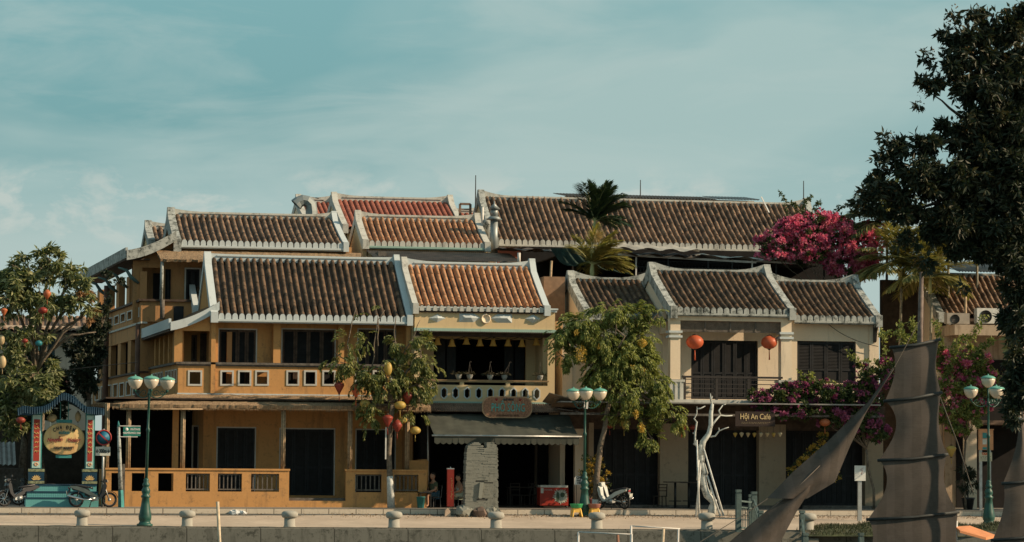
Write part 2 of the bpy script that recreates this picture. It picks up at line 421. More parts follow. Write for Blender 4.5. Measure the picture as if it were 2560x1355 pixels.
def coping(par,g,side,mat=WHITE,w=.26,top=.13,drop=.22,peak=.28,out=.0):
    xl,xr,yf,zf,yb,zb=g; w*=.78; peak*=.75
    x0,x1=(xl-w-out,xl+.0) if side<0 else (xr,xr+w+out)
    L=yb-yf; mb=MB(); o=.14
    k=(zb-zf)/L
    P=[(yf-o,zf-drop-.05),(yf-o,zf+top+.02),(yf+.12,zf+top+.05)]
    for s in (.3,.6,.85): P.append((yf+L*s,zf+(zb-zf)*s+top-.08*4*s*(1-s)*.6))
    P+=[(yb-.16,zb+top+peak*.55),(yb-.12,zb+top+peak),(yb+.12,zb+top+peak),(yb+.16,zb+top+peak*.55)]
    for s in (.85,.5,0): P.append((2*yb-yf-L*s,zf+(zb-zf)*s+top))
    P+=[(2*yb-yf+o,zf-drop),(2*yb-yf-.1,zf-drop),(yb,zb-drop-.06),(yf+.15,zf-drop-.05)]
    # split into front and back halves to stay simple
    fr=[p for p in P[:3]]+P[3:6]+[P[6],P[7],(yb,zb+top+peak),(yb,zb-drop-.06),(yf+.15,zf-drop-.05)]
    bk=[(yb,zb+top+peak),P[8],P[9]]+P[10:13]+[P[13],P[14],(yb,zb-drop-.06)]
    mb.prism_x(fr,x0,x1); mb.prism_x(bk,x0,x1)
    # thin raised fillet
    return mb.build('gable_coping',mat,par)
def gable_wall(par,g,side,mat,z0,w=.2,inset=.04,yfront=None,name='gable_wall'):
    xl,xr,yf,zf,yb,zb=g
    x0,x1=(xl-w-.02,xl-inset) if side<0 else (xr+inset,xr+w+.02)
    y0=yf+.35 if yfront is None else yfront
    mb=MB(); k=(zb-zf)/(yb-yf)
    zz=zf+(y0-yf)*k-.24
    mb.prism_x([(y0,z0),(y0,zz),(yb,zb-.24),(2*yb-y0,zz),(2*yb-y0,z0)],x0,x1)
    return mb.build(name,mat,par)
def shutter(par,x0,x1,z0,z1,y,leaves=4,mat=DARKW,frame=TRIM,fw=.06,name='window',low=.32,louv=True):
    """shuttered opening: leaves with rails, stiles and slats; frame is a sub-part"""
    mb=MB(); w=(x1-x0)/leaves; mb.cur=1; mb.box(x0,x1,y+.035,y+.05,z0,z1); mb.cur=0
    for i in range(leaves):
        a=x0+i*w+.008; b=x0+(i+1)*w-.008
        for (p,q) in ((a,a+.07),(b-.07,b)): mb.box(p,q,y,y+.035,z0,z1)
        zm=z0+(z1-z0)*low
        for (p,q) in ((z0,z0+.1),(zm-.04,zm+.04),(z1-.09,z1)): mb.box(a+.07,b-.07,y+.004,y+.035,p,q)
        mb.cur=1
        if louv:
            z=zm+.06
            while z<z1-.1:
                mb.add([(a+.07,y+.008,z),(b-.07,y+.008,z),(b-.07,y+.034,z+.045),(a+.07,y+.034,z+.045)],[(0,1,2,3)]); z+=.06
        else: mb.box(a+.1,b-.1,y+.015,y+.035,z0+.14,zm-.08)
        mb.cur=0
    o=mb.build(name,[mat,SHADOWW],par)
    if frame:
        f=MB(); f.box(x0-fw,x0,y-.03,y+.06,z0,z1+fw); f.box(x1,x1+fw,y-.03,y+.06,z0,z1+fw); f.box(x0,x1,y-.03,y+.06,z1,z1+fw)
        f.build('frame',frame,o)
    return o
def corrugated(par,x0,x1,yf,zf,yb,zb,mat,pitch=.09,amp=.018,name='awning',sagx=0,world=True):
    n=int((x1-x0)/pitch*4); mb=MB(); m=4
    for j in range(m+1):
        s=j/m
        for i in range(n+1):
            x=x0+(x1-x0)*i/n; h=amp*sin(i*pi/2)
            mb.v.append((x,yf+(yb-yf)*s,zf+(zb-zf)*s+h-sagx*sin(pi*i/n)))
    w=n+1
    for j in range(m):
        for i in range(n): mb.f.append((j*w+i,j*w+i+1,(j+1)*w+i+1,(j+1)*w+i)); mb.sm.append(False); mb.mi.append(0)
    return mb.build(name,mat,par)
def txt(par,s,mat,size,loc,name='lettering',ry=0,depth=.006,align='CENTER',sx=1,shear=0,bold=0,face='front'):
    c=bpy.data.curves.new('t','FONT'); c.body=s; c.size=size; c.align_x=align; c.align_y='CENTER'; c.extrude=depth; c.shear=shear; c.offset=bold
    c.resolution_u=3
    to=bpy.data.objects.new('t',c); COL.objects.link(to)
    dg=bpy.context.evaluated_depsgraph_get(); me=bpy.data.meshes.new_from_object(to.evaluated_get(dg)); bpy.data.objects.remove(to)
    off=Vector((0,0,0)); p=par
    while p is not None:
        if p.get('_w'): off=Vector(p['_w']); break
        p=p.parent
    M=Matrix.Translation(Vector(loc)-off)@Matrix.Rotation(ry,4,'Y')@Matrix.Rotation(radians(90),4,'X')@Matrix.Scale(sx,4,(1,0,0))
    me.transform(M); me.name=name; me.materials.clear(); me.materials.append(mat)
    o=bpy.data.objects.new(name,me); COL.objects.link(o); o.parent=par; return o
def sqframe(par,x0,x1,z0,z1,y,t=.07,mat=TRIM,name='opening_frame',d=.2):
    mb=MB(); mb.wall(x0-t,x1+t,z0-t,z1+t,y-.025,y+d,[(x0,x1,z0,z1)]); return mb.build(name,mat,par)
def hx(px,Y,py): return wx(px,Y,py)

# ================================================================== HOUSE A : ochre corner house
F=Vector((-.0795,.9968,0)); NL=Vector((-.9968,-.0795,0))   # along / out of the left flank
xA=wx(445,0,950); xAr=wx(1036,0,900)
zcap=wz(909,0,700); zpar0=wz(982,0,600); zeave=wz(797,-.4,780); zfl=wz(985,0,700)
A=thing('ochre_corner_house','two-storey ochre corner house with white-edged tile roof, small square parapet openings and thatched awning','house',(xA,0,0),world=True)
gA=solve_roof((545,790),(1017,797),(526,646),(984,656),-.45)
rfA=tile_roof(A,gA,T_DARK); ridge(rfA,gA,WHITE,ext=.05,up=.03); coping(rfA,gA,-1,w=.36,peak=.2); coping(rfA,gA,1,w=.3,peak=.25)
gable_wall(A,gA,-1,YEL,zfl); gable_wall(A,gA,1,YEL,zfl)
xl,xr,yf,zf,yb,zb=gA
# second gable behind (roof of the rear range)
g2=solve_roof((505,772),(560,774),(484,668),(540,670),4.6)
g2=(g2[0],g2[0]+6.5,6.2,wz(772,6.2,500),6.2+(yb-yf)*.9,wz(690,6.2+(yb-yf)*.9,490))
rf2=tile_roof(A,g2,T_DARK,caps=None,fascia=None,name='rear_roof'); ridge(rf2,g2,WHITE); coping(rf2,g2,-1,w=.3,peak=.2); gable_wall(A,g2,-1,CREAM,zfl,name='rear_gable_wall')
# walls
Yw=.62
win=[(545,643),(703,840),(893,990)]
wm=MB(); H=[]
for a,b in win: H.append((wx(a,Yw,860),wx(b,Yw,860),zfl+.12,wz(821,Yw,(a+b)/2)))
wm.wall(wx(531,Yw,860),xAr,zfl-.1,zeave-.02,Yw,Yw+.22,H); wm.build('upper_wall',YEL,A)
for h,lv in zip(H,(4,4,4)): shutter(A,h[0]+.05,h[1]-.05,h[2],h[3]-.05,Yw+.05,lv,BROWNW)
pm=MB()
for a,b in ((683,701),(845,860),(1012,1036)):
    pm=MB(); pm.box(wx(a,.2,870),wx(b,.2,870),.14,Yw,zcap,zeave-.06); pm.build('pillar',YEL,A)
# corner bay wall with an opening, sloping head under the side coping
xb0=wx(436,0,860); xb1=wx(546,0,860); xo0=wx(456,0,860); xo1=wx(524,0,860)
zo=wz(827,0,490); zc0=wz(812,0,440); zc1=wz(768,0,530)
cb=MB(); cb.box(xb0,xo0,0.01,.3,zcap,zo); cb.box(xo1,xb1,0.01,.3,zcap,zo)
cb.prism([(xb0,zo),(xb1,zo),(xb1,zc1-.1),(xb0+1.4,zc1-.16),(xb0,zc0)],0.01,.3); cb.build('corner_bay_wall',YEL,A)
cm=MB(); cm.box(xo0-.02,xb1-.02,2.2,2.3,zfl,zc0); cm.box(xb1-.25,xb1-.02,.32,2.3,zfl,zc0); cm.build('inner_wall',YEL,A)
shutter(A,wx(478,2.2,870),wx(492,2.2,870),zcap-.3,wz(838,2.2,480),2.12,1,BROWNW,None,name='door'); shutter(A,wx(500,2.2,870),wx(519,2.2,870),zcap-.3,wz(834,2.2,510),2.12,2,BROWNW,None,name='door')
# parapet
sq=[(474,501),(555,580),(599,624),(642,668),(720,744),(764,788),(810,835),(892,917),(936,961),(980,1005)]
PH=[(wx(a,0,945),wx(b,0,945),wz(960,0,(a+b)/2),wz(930,0,(a+b)/2)) for a,b in sq]
pr=MB(); pr.wall(xA,xAr+.05,zpar0-.25,zcap-.07,0,.2,PH); pr.build('parapet',YEL,A)
cp=MB(); cp.box(xA-.1,xAr+.05,-.1,.28,zcap-.07,zcap+.02); cp.box(xA-.04,xAr+.05,-.045,.0,zcap-.13,zcap-.07); cp.build('parapet_ledge',WOODG,A)
for h in PH: sqframe(A,h[0],h[1],h[2],h[3],0,d=.05)
bd=MB(); bd.box(xA-.03,xAr+.05,-.05,-.002,zpar0-.17,zpar0-.03); bd.build('white_band',WHITE,A)
# interiors: slabs and dark backs
sl=MB(); sl.box(xA+.1,xAr-.02,.22,9,zfl-.22,zfl-.12); sl.box(xb1,xAr-.02,Yw+.24,9,zeave-.05,zeave+.05); sl.build('floor_slab',WOODG,A)
sw=MB(); sw.box(xAr-.2,xAr-.001,.22,9,0,zeave-.07); sw.build('party_wall',YELD,A)
# flank (slanted) elements : local s along flank, n outwards
O=Vector((xA,0,0))
def fl(s,n,z): p=O+F*s+NL*n; return (p.x,p.y,z)
LF=7.6
def fwall(name,s0,s1,z0,z1,n0,n1,holes,mat,par=A):
    m=MB(); m.wall(s0,s1,z0,z1,n0,n1,holes,fn=lambda s,n,z: fl(s,n,z)); return m.build(name,mat,par)
fh=[]
for k in range(8): s0=.35+k*.8+(.5 if k>3 else 0); fh.append((s0,s0+.42,zpar0+.42,zcap-.3))
fwall('flank_parapet',.0,LF,zpar0-.25,zcap-.07,-.2,0,fh,YEL)
for h in fh:
    m=MB(); m.wall(h[0]-.05,h[1]+.05,h[2]-.05,h[3]+.05,-.02,.03,[h],fn=lambda s,n,z: fl(s,n,z)); m.build('opening_frame',TRIM,A)
fwall('flank_ledge',-.1,LF,zcap-.07,zcap+.02,-.25,.1,[],WOODG)
zfe=zc0-.22
for k in range(6):
    s0=1.25*k+.3 if k else .35
    fwall('flank_pillar',s0,s0+.24,zcap,zfe,-.26,-.04,[],YEL)
fwall('flank_inner_wall',.4,LF,zfl,zfe,-2.2,-2.0,[(1.2,1.9,zfl+.1,zfe-.5),(2.9,3.7,zfl+.1,zfe-.5),(4.6,5.4,zfl+.1,zfe-.5)],YELD)
m=MB()
for a in(1.2,2.9,4.6): m.wall(a+.01,a+.75,zfl+.1,zfe-.5,-2.15,-2.1,[],fn=lambda s,n,z: fl(s,n,z))
m.build('flank_doors',BROWNW,A)
# lean-to roof over the flank: from main gable down to the flank eave
lr=MB(); e0=Vector(fl(-.12,.35,zc0-.02)); e1=Vector(fl(LF,.35,zc0-.10)); t0=Vector((xb1-.2,-.14,zc1+.1)); t1=Vector((xb1-.2-.4,LF,zc1+.1))
def sheet(mb,a,b,c,d,th=.12,n=6,sag=.1):
    """a-b low edge, d-c high edge"""
    for lay in (0,1):
        o=len(mb.v)
        for i in range(n+1):
            s=i/n
            for j in range(2):
                p=Vector(a).lerp(Vector(d),s) if j==0 else Vector(b).lerp(Vector(c),s)
                z=p.z-sag*4*s*(1-s)-(th if lay else 0); mb.v.append((p.x,p.y,z))
        for i in range(n):
            q=(o+2*i,o+2*i+1,o+2*i+3,o+2*i+2); mb.f.append(q if lay==0 else q[::-1]); mb.sm.append(False); mb.mi.append(0)
    for j in(0,1):
        for i in range(n):
            a0=o-2*(n+1)+2*i+j; a1=o+2*i+j; q=(a0,a0+2,a1+2,a1); mb.f.append(q); mb.sm.append(False); mb.mi.append(0)
sheet(lr,e0,e1,t1,t0,.1); lean=lr.build('lean_to_roof',T_DARK,A)
fm=MB(); sheet(fm,e0+Vector((0,-.12,.12)),e0+Vector((0,.16,.12)),t0+Vector((.2,.16,.12)),t0+Vector((.2,-.12,.12)),.34,8,.12); fm.build('verge_coping',WHITE,lean)
fm=MB(); a=e0+Vector((-.02,0,.06)); b=e1+Vector((-.02,0,.06)); fm.beam(a,b,.1,.40); fm.build('eave_board',WHITE,lean)
fm=MB(); a=e0+Vector((.1,.2,-.2)); b=e1+Vector((.1,0,-.2)); fm.beam(a,b,.3,.06); fm.build('eave_soffit',BROWNW,lean)
# --- ground floor
Yg=1.7
gw=MB(); zt=zfl-.3
GH=[(wx(541,Yg,1120),wx(640,Yg,1120),.55,wz(1067,Yg,590)),(wx(698,Yg,1120),wx(838,Yg,1120),.42,wz(1070,Yg,770)),(wx(888,Yg,1120),wx(990,Yg,1120),.55,wz(1072,Yg,940))]
xg0=wx(508,Yg,1120); xg1=wx(1046,Yg,1120)
gw.wall(xg0,xg1,0,zt,Yg,Yg+.22,GH); gw.box(xg0,xg0+.2,Yg+.22,8,0,zt); gw.build('ground_wall',YEL,A)
for i,h in enumerate(GH): shutter(A,h[0]+.05,h[1]-.05,h[2],h[3]-.05,Yg+.05,4,DARKW,name='door' if i==1 else 'window',louv=False,low=.42)
vs=shutter(A,wx(483,4,1120),wx(494,4,1120),.6,wz(1067,4,490),4.0,1,DARKW,TRIM,name='side_door')
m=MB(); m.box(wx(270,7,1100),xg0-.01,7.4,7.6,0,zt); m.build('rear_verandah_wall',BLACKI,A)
m=MB(); m.box(wx(431,.1,1100),wx(446,.1,1100),.02,.3,.3,zt+.05); m.build('corner_pillar',YEL,A)
m=MB(); m.box(wx(262,-1.5,1200)+.1,wx(1065,-1.5,1200),-1.45,7.4,.0,.32); m.build('verandah_floor',WOODG,A)
m=MB(); m.box(wx(300,-1.2,1200)-.6,wx(1070,-1.2,1200),-1.25,7.3,zt+.02,zt+.08); m.build('verandah_ceiling',BROWNW,A)
# low wall
Yl=-1.55; x0=wx(264,Yl,1200); x1=wx(722,Yl,1200); x2=wx(864,Yl,1200); x3=wx(1066,Yl,1200)
zl=wz(1176,Yl,600); opz=(wz(1229,Yl,600),wz(1184,Yl,600))
ops=[(278,304),(329,361),(395,433),(464,524),(544,604),(627,697)]; ops2=[(887,953),(984,1045)]
oh=[(wx(a,Yl,1205),wx(b,Yl,1205))+opz for a,b in ops]; oh2=[(wx(a,Yl,1205),wx(b,Yl,1205))+opz for a,b in ops2]
lw=MB(); lw.wall(x0,x1,0,zl,Yl-.12,Yl+.1,oh); lw.wall(x2,x3,0,zl,Yl-.12,Yl+.1,oh2); lw.box(x1,x2,Yl-.12,Yl+.1,0,wz(1252,Yl,790))
lw.box(x0,x0+.22,Yl+.1,4,0,zl); lw.build('low_wall',YEL,A)
m=MB(); m.box(x0-.03,x1+.03,Yl-.16,Yl+.14,zl,zl+.07); m.box(x2-.03,x3+.03,Yl-.16,Yl+.14,zl,zl+.07); m.build('wall_cap',YEL,A)
for h in oh[3:]+oh2:
    m=MB(); nb=6
    for k in range(nb):
        xx=h[0]+(h[1]-h[0])*(k+.5)/nb; m.box(xx-.022,xx+.022,Yl-.03,Yl+.01,h[2]+.05,h[3]-.03)
    m.box(h[0],h[1],Yl-.04,Yl+.02,h[2]+.06,h[2]+.11); m.box(h[0],h[1],Yl-.04,Yl+.02,h[3]-.06,h[3]-.02); m.build('baluster_panel',WOODG,A)
m=MB(); m.box(x1+.02,x2-.02,-1.42,-1.0,.32,.36);  m.build('step',WOODG,A)
# bamboo posts, each a bundle of canes
ztop=wz(1012,-1.7,700)
for px in (267,321,457,708,875,1018):
    x=wx(px,-1.45,1100); m=MB()
    for k,(dx,dy) in enumerate(((-.06,0),(0,-.035),(.06,.01))): m.tube([(x+dx,-1.45+dy,zl+.07),(x+dx,-1.45+dy,ztop)],.034,6)
    m.build('bamboo_post',BAMB,A)
# thatch awning
th=MB(); ra=random.Random(5); xa0=wx(300,-1.75,1010); xa1=wx(1078,-1.75,1015)
zA0=wz(1014,-1.75,700); zA1=wz(988,-.06,700)
def thatch(mb,pts_lo,pts_hi,thk=.10,rag=.05,seg=.12):
    """ruled slab between two polylines, ragged at the low edge"""
    n=len(pts_lo)
    L=[];Hh=[]
    for i in range(n-1):
        a,b=Vector(pts_lo[i]),Vector(pts_lo[i+1]); c,d=Vector(pts_hi[i]),Vector(pts_hi[i+1]); k=max(1,int((b-a).length/seg))
        for j in range(k): L.append(a.lerp(b,j/k)); Hh.append(c.lerp(d,j/k))
    L.append(Vector(pts_lo[-1])); Hh.append(Vector(pts_hi[-1]))
    o=len(mb.v); m=5
    for p,q in zip(L,Hh):
        r=ra.uniform(-rag,rag); 
        for j in range(m+1):
            s=j/m; v=p.lerp(q,s)+Vector((0,0,ra.uniform(-.012,.012)))
            if j==0: v+= (p-q).normalized()*r
            mb.v.append(tuple(v))
        mb.v.append((p.x,p.y+.03,p.z-thk+ra.uniform(-.03,.03))); mb.v.append((q.x,q.y,q.z-thk))
    w=m+3
    for i in range(len(L)-1):
        for j in range(m):
            mb.f.append((o+i*w+j,o+(i+1)*w+j,o+(i+1)*w+j+1,o+i*w+j+1)); mb.sm.append(False); mb.mi.append(0)
        mb.f.append((o+i*w+m+1,o+(i+1)*w+m+1,o+(i+1)*w,o+i*w)); mb.sm.append(False); mb.mi.append(0)
        mb.f.append((o+i*w+m+2,o+(i+1)*w+m+2,o+(i+1)*w+m+1,o+i*w+m+1)); mb.sm.append(False); mb.mi.append(0)
xl0=wx(248,0,1008)
lo=[(xl0-.2,6.5,zA0+.05),(xl0-.15,.4,zA0+.05),(xl0+.25,-1.0,zA0+.03),(xa0,-1.75,zA0),(xa1,-1.75,zA0)]
q0=fl(6.5,.02,zA1); hi=[q0,fl(.6,.02,zA1),(xA-.1,-.03,zA1),(xA+.05,-.06,zA1),(xa1,-.06,zA1)]
thatch(th,lo,hi,.13); aw=th.build('thatch_awning',THATCH,A)
m=MB(); m.tube([(xa0-.2,-1.55,zA0-.13),(xa1,-1.55,zA0-.13)],.04,6); m.tube([(xa0,-1.70,zA0-.20),(xa0+3.2,-1.72,zA0-.17)],.03,6); m.tube([(xa0-.2,-.9,zA0+.1),(xa1,-.9,zA0+.1)],.04,6); m.build('bamboo_rail',BAMB,aw)
fr=MB(); x=xa0-.3
while x<xa1:
    l=ra.uniform(.05,.14); fr.add([(x,-1.70,zA0-.10),(x+.04,-1.70,zA0-.10),(x+.02,-1.71,zA0-.13-l)],[(0,1,2)]); x+=ra.uniform(.03,.07)
fr.build('thatch_fringe',THATCH,aw)
# right end stair parapet
m=MB(); xa=wx(1012,-.6,1180); xb=wx(1068,-.6,1180); m.box(xa,xb,-.9,-.6,.3,wz(1151,-.6,1040)); m.box(xb-.25,xb,-.6,1.7,0,wz(1148,-.6,1060)); m.build('stair_parapet',YEL,A)
m=MB(); m.box(wx(1047,1.5,1100),wx(1075,1.5,1100),1.5,1.7,0,zt); m.build('grey_pier',PALE,A)
one('drain_pipe','thin grey drainpipe at the seam between the ochre house and the green-awninged restaurant','pipe',MB().tube([(wx(1068,-.7,1020),-.8,zt-.1),(wx(1071,-.8,1200),-.8,.6)],.035,6),METAL)
# ================================================================== HOUSE B : tall rear house with side galleries
YB=8.2
xBl=wx(345,YB,850); B=thing('tall_ochre_house','three-level ochre house rising behind the corner house, with side galleries, columns and thatched porch','house',(xBl,YB,0),world=True)
gB=solve_roof((453,607),(858,613),(434,539),(829,547),YB)
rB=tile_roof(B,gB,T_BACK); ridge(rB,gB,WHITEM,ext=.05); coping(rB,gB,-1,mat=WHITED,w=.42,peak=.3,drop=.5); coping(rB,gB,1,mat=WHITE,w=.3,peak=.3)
gable_wall(B,gB,-1,YELD,wz(740,YB)); gable_wall(B,gB,1,YELD,wz(700,YB))
xl,xr,yf,zf,yb,zb=gB
gB2=(wx(384,yb+3,585),wx(384,yb+3,585)+4,yb+1.8,wz(606,yb+1.8,384),yb+4.6,wz(570,yb+4.6,370))
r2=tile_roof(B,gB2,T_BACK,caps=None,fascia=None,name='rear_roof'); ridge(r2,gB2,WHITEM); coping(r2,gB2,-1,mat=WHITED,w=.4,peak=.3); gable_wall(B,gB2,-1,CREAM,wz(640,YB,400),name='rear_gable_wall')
OB=Vector((wx(349,YB,800),YB,0))
def fb(s,n,z): p=OB+F*s+NL*n; return (p.x,p.y,z)
def bwall(name,s0,s1,z0,z1,n0,n1,holes,mat): m=MB(); m.wall(s0,s1,z0,z1,n0,n1,holes,fn=fb); return m.build(name,mat,B)
LB=15.5
zt1=wz(752,YB,355); zt0=wz(806,YB,345)          # terrace parapet top / bottom
zv=wz(648,YB,334)                                # verge low point
# front walls
xB1=wx(560,YB,700)
m=MB(); y0=YB; xw0=wx(356,YB,700)
m.wall(wx(334,YB,700),xB1+5.5,zt0,wz(664,YB,420),y0+.3,y0+.5,[(xw0,wx(404,YB,700),zt1,wz(668,YB,380))]); m.build('upper_wall',YELD,B)
m=MB(); m.prism([(wx(334,YB,660),wz(666,YB,420)),(xB1+5.5,wz(666,YB,420)),(xB1+5.5,wz(612,YB,640)),(wx(452,YB,600),wz(604,YB,450)),(wx(440,YB,600),wz(596,YB,440)),(wx(334,YB,660),zv)],y0+.28,y0+.52); m.build('verge_wall',YELD,B)
m=MB(); m.box(xw0-.3,wx(560,YB),YB+2.6,YB+2.7,zt0,wz(660,YB)); m.build('terrace_inner_wall',YELD,B)
for a,b in((355,362),(383,402)): shutter(B,wx(a,YB+2.5,700),wx(b,YB+2.5,700),zt0+.1,wz(683,YB+2.5,a),YB+2.5,2,DARKW,None,name='door')
shutter(B,wx(414,YB,700),wx(428,YB,700),zt0+.3,wz(672,YB,420),YB+.24,2,DARKW,None,name='door')
shutter(B,wx(466,YB,700),wx(500,YB,700),zt0+.3,wz(672,YB,480),YB+.24,2,DARKW,TRIM,name='window')
m=MB(); m.box(OB.x,xB1+5,YB-.9,YB-.7,zt0,zt1-.06); m.build('terrace_parapet',YELD,B)
m=MB(); m.box(OB.x-.1,xB1+5,YB-1.02,YB-.62,zt1-.06,zt1+.03); m.build('terrace_ledge',BROWNW,B)
m=MB(); m.box(wx(433,YB-.7,780),wx(458,YB-.7,780),YB-.92,YB-.89,wz(806,YB,440),wz(768,YB,440)); m.build('vent_panel',DARKW,B)
m=MB(); m.box(OB.x-.0,wx(560,YB,900),YB-.72,YB-.5,zfl-.3,zt0); m.build('lower_wall',YELD,B)
m=MB(); m.box(OB.x+.1,xB1+5,YB-.5,YB+9,zt0-.2,zt0-.02); m.build('terrace_floor',WOODG,B)
# thatch porch
tb=MB(); thatch(tb,[(wx(402,YB-1.6,645),YB-1.6,wz(648,YB-1.6,420)),(wx(900,YB-1.6,645),YB-1.6,wz(655,YB-1.6,900))],[(wx(388,YB+.2,624),YB+.2,wz(624,YB+.2,420)),(wx(905,YB+.2,630),YB+.2,wz(633,YB+.2,900))],.10); tb.build('thatch_awning',THATCH,B)
m=MB(); xx=wx(405,YB-1.4,700); m.tube([(xx,YB-1.0,zt1),(xx,YB-1.45,wz(652,YB-1.5,405))],.07,8); m.build('porch_post',WHITED,B)
m=MB(); xx=wx(405,YB-.95,780); m.tube([(xx,YB-1.1,zt0+.1),(xx,YB-1.1,zt1)],.1,8); m.build('soil_pipe',WOODG,B)
# flank
hs=[(.5+k*.8+0.0,.5+k*.8+.5,zt0+.28,zt1-.32) for k in range(7)]
hs=[(.2+2.15*k,1.5+2.15*k,h_[2],h_[3]) for k,h_ in enumerate(hs)]
bwall('flank_upper_band',-.9,LB,zt0,zt1-.06,-.2,0,hs,YELD)
for h in hs:
    m=MB(); m.wall(h[0]-.16,h[1]+.16,h[2]-.05,h[3]+.05,-.02,.03,[h],fn=fb); m.build('opening_frame',TRIM,B)
bwall('flank_upper_ledge',-1.0,LB,zt1-.06,zt1+.03,-.3,.12,[],BROWNW)
bwall('flank_moulding',-.9,LB,zt0-.08,zt0,-.2,.07,[],WHITEM)
zlow0=wz(1008,YB+2,330); zlow1=wz(930,YB,360)
zlt=wz(845,YB,350)
bwall('flank_lower_band',-.7,LB,zlt,zt0-.08,-.2,0,[],YELD)
s_=0
for k in range(5): bwall('flank_pillar',k*3.3-.6,k*3.3+.35,zlow1,zlt,-.25,-.02,[],YELD)
hs=[(s0,s1,zlow0+.38,zlow0+.92) for (s0,s1,a,b) in hs]
bwall('flank_low_parapet',-.7,LB,zlow0,zlow1-.06,-.2,0,hs,YELD)
for h in hs:
    m=MB(); m.wall(h[0]-.16,h[1]+.16,h[2]-.05,h[3]+.05,-.02,.03,[h],fn=fb); m.build('opening_frame',TRIM,B)
bwall('flank_low_ledge',-.8,LB,zlow1-.06,zlow1+.02,-.3,.12,[],BROWNW)
bwall('gallery_inner_wall',1.0,LB,zlow0,zt0-.2,-2.6,-2.4,[],INTER)
bwall('gallery_slab',-.4,LB,zt0-.3,zt0-.12,-2.5,-.22,[],INTER)
bwall('gallery_end_wall',LB-.3,LB,zlow0,zt0-.3,-2.6,-.2,[],INTER)
bwall('ground_flank_wall',-.7,LB,0,zlow0,-2.6,-2.3,[],YELD)
for k in range(5):
    s0=k*3.4+.1; bwall('gallery_column',s0,s0+.9 if k else s0+.5,zt1,zv-.5,-.3,-.02,[],YELD)
    # carved bracket
    m=MB(); p=[Vector(fb(s0+.2,.02,zv-1.0)),Vector(fb(s0+.2,.35,zv-.75)),Vector(fb(s0+.2,.55,zv-.45)),Vector(fb(s0+.2,.9,zv-.35))]; m.tube(p,[.06,.09,.07,.04],6); m.build('bracket',plain('bracket_green',(.10,.16,.15),.8),B)
# lean-to roof B
e0=Vector(fb(-.2,.62,wz(633,YB,328))); e1=Vector(fb(LB+.3,.62,wz(633,YB,328)-.05)); t0=Vector((wx(440,YB,590),YB-.1,wz(583,YB,436))); t1=t0+F*LB
lr=MB(); sheet(lr,e0,e1,t1,t0,.1,sag=.12); lean=lr.build('lean_to_roof',T_BACK,B)
fm=MB(); sheet(fm,e0+Vector((0,-.15,.1)),e0+Vector((0,.15,.1)),t0+Vector((0,.15,.1)),t0+Vector((0,-.15,.1)),.42,8,.14); fm.build('verge_coping',WHITED,lean)
fm=MB(); fm.beam(e0+Vector((0,0,.0)),e1,.1,.45); fm.build('eave_board',WHITED,lean)
fm=MB(); fm.beam(e0+Vector((.5,.1,-.25)),e1+Vector((.5,.1,-.25)),1.0,.06); fm.build('eave_soffit',BROWNW,lean)
one('down_pipe','rusty round downpipe on the lower corner of the tall ochre house','pipe',MB().tube([fb(-.6,.12,zt0-.1),fb(-.6,.12,.5)],.13,8),plain('rusty_pipe',(.12,.065,.045),.8))
one('down_pipe','rusty downpipe half hidden by leaves, at the far end of the ochre flank galleries','pipe',MB().tube([fb(9,.25,zv-.6),fb(9,.25,.5)],.13,8),MC['rusty_pipe'])
# ================================================================== HOUSE C : cream restaurant
YC=-.3; xC0=wx(1036,YC,900); xC1=wx(1387,YC,900)
C=thing('cream_restaurant_house','cream two-storey restaurant with hexagon-pierced balcony, diamond frieze and orange tile roof','house',(xC0,YC,0),world=True)
gC=solve_roof((1046,768),(1360,773),(1019,664),(1320,670),YC-.1)
rC=tile_roof(C,gC,T_ORG,caps=WHITEM,cap_r=.085,course=.26,lump=.035,fascia=None,cape=.02,step=.03); ridge(rC,gC,WHITE); coping(rC,gC,-1,mat=WHITEM,w=.3,peak=.3); coping(rC,gC,1,mat=WHITE,w=.32,peak=.35)
zf0=wz(822,YC,1210); zf1=wz(778,YC,1210); zp0=wz(1003,YC,1210); zp1=wz(953,YC,1210)
gable_wall(C,gC,-1,CREAM,zp0); gable_wall(C,gC,1,CREAM,zp0)
m=MB(); m.box(xC0,xC1,YC,YC+.3,zf0,zf1); m.build('frieze',CREAM,C)
m=MB(); m.box(xC0-.06,xC1+.06,YC-.1,YC+.32,zf1,zf1+.09); m.box(xC0-.1,xC1+.1,YC-.16,YC+.34,zf1+.09,zf1+.15); m.build('cornice',WHITE,C)
m=MB(); m.box(xC0-.03,xC1+.03,YC-.06,YC+.3,zf0-.14,zf0-.002); m.build('teal_moulding',TEAL,C)
def pyramid(px0,px1,py0,py1,name='diamond',d=.14):
    a=wx(px0,YC,800);b=wx(px1,YC,800);c=wz(py1,YC,(px0+px1)/2);e=wz(py0,YC,(px0+px1)/2); mx=(a+b)/2; mz=(c+e)/2; y=YC
    m=MB(); m.add([(a,y,mz),(mx,y,c),(b,y,mz),(mx,y,e),(mx,y-d,mz)],[(0,1,4),(1,2,4),(2,3,4),(3,0,4)]); m.build(name,WHITE,C)
pyramid(1072,1114,785,806); pyramid(1313,1352,786,808)
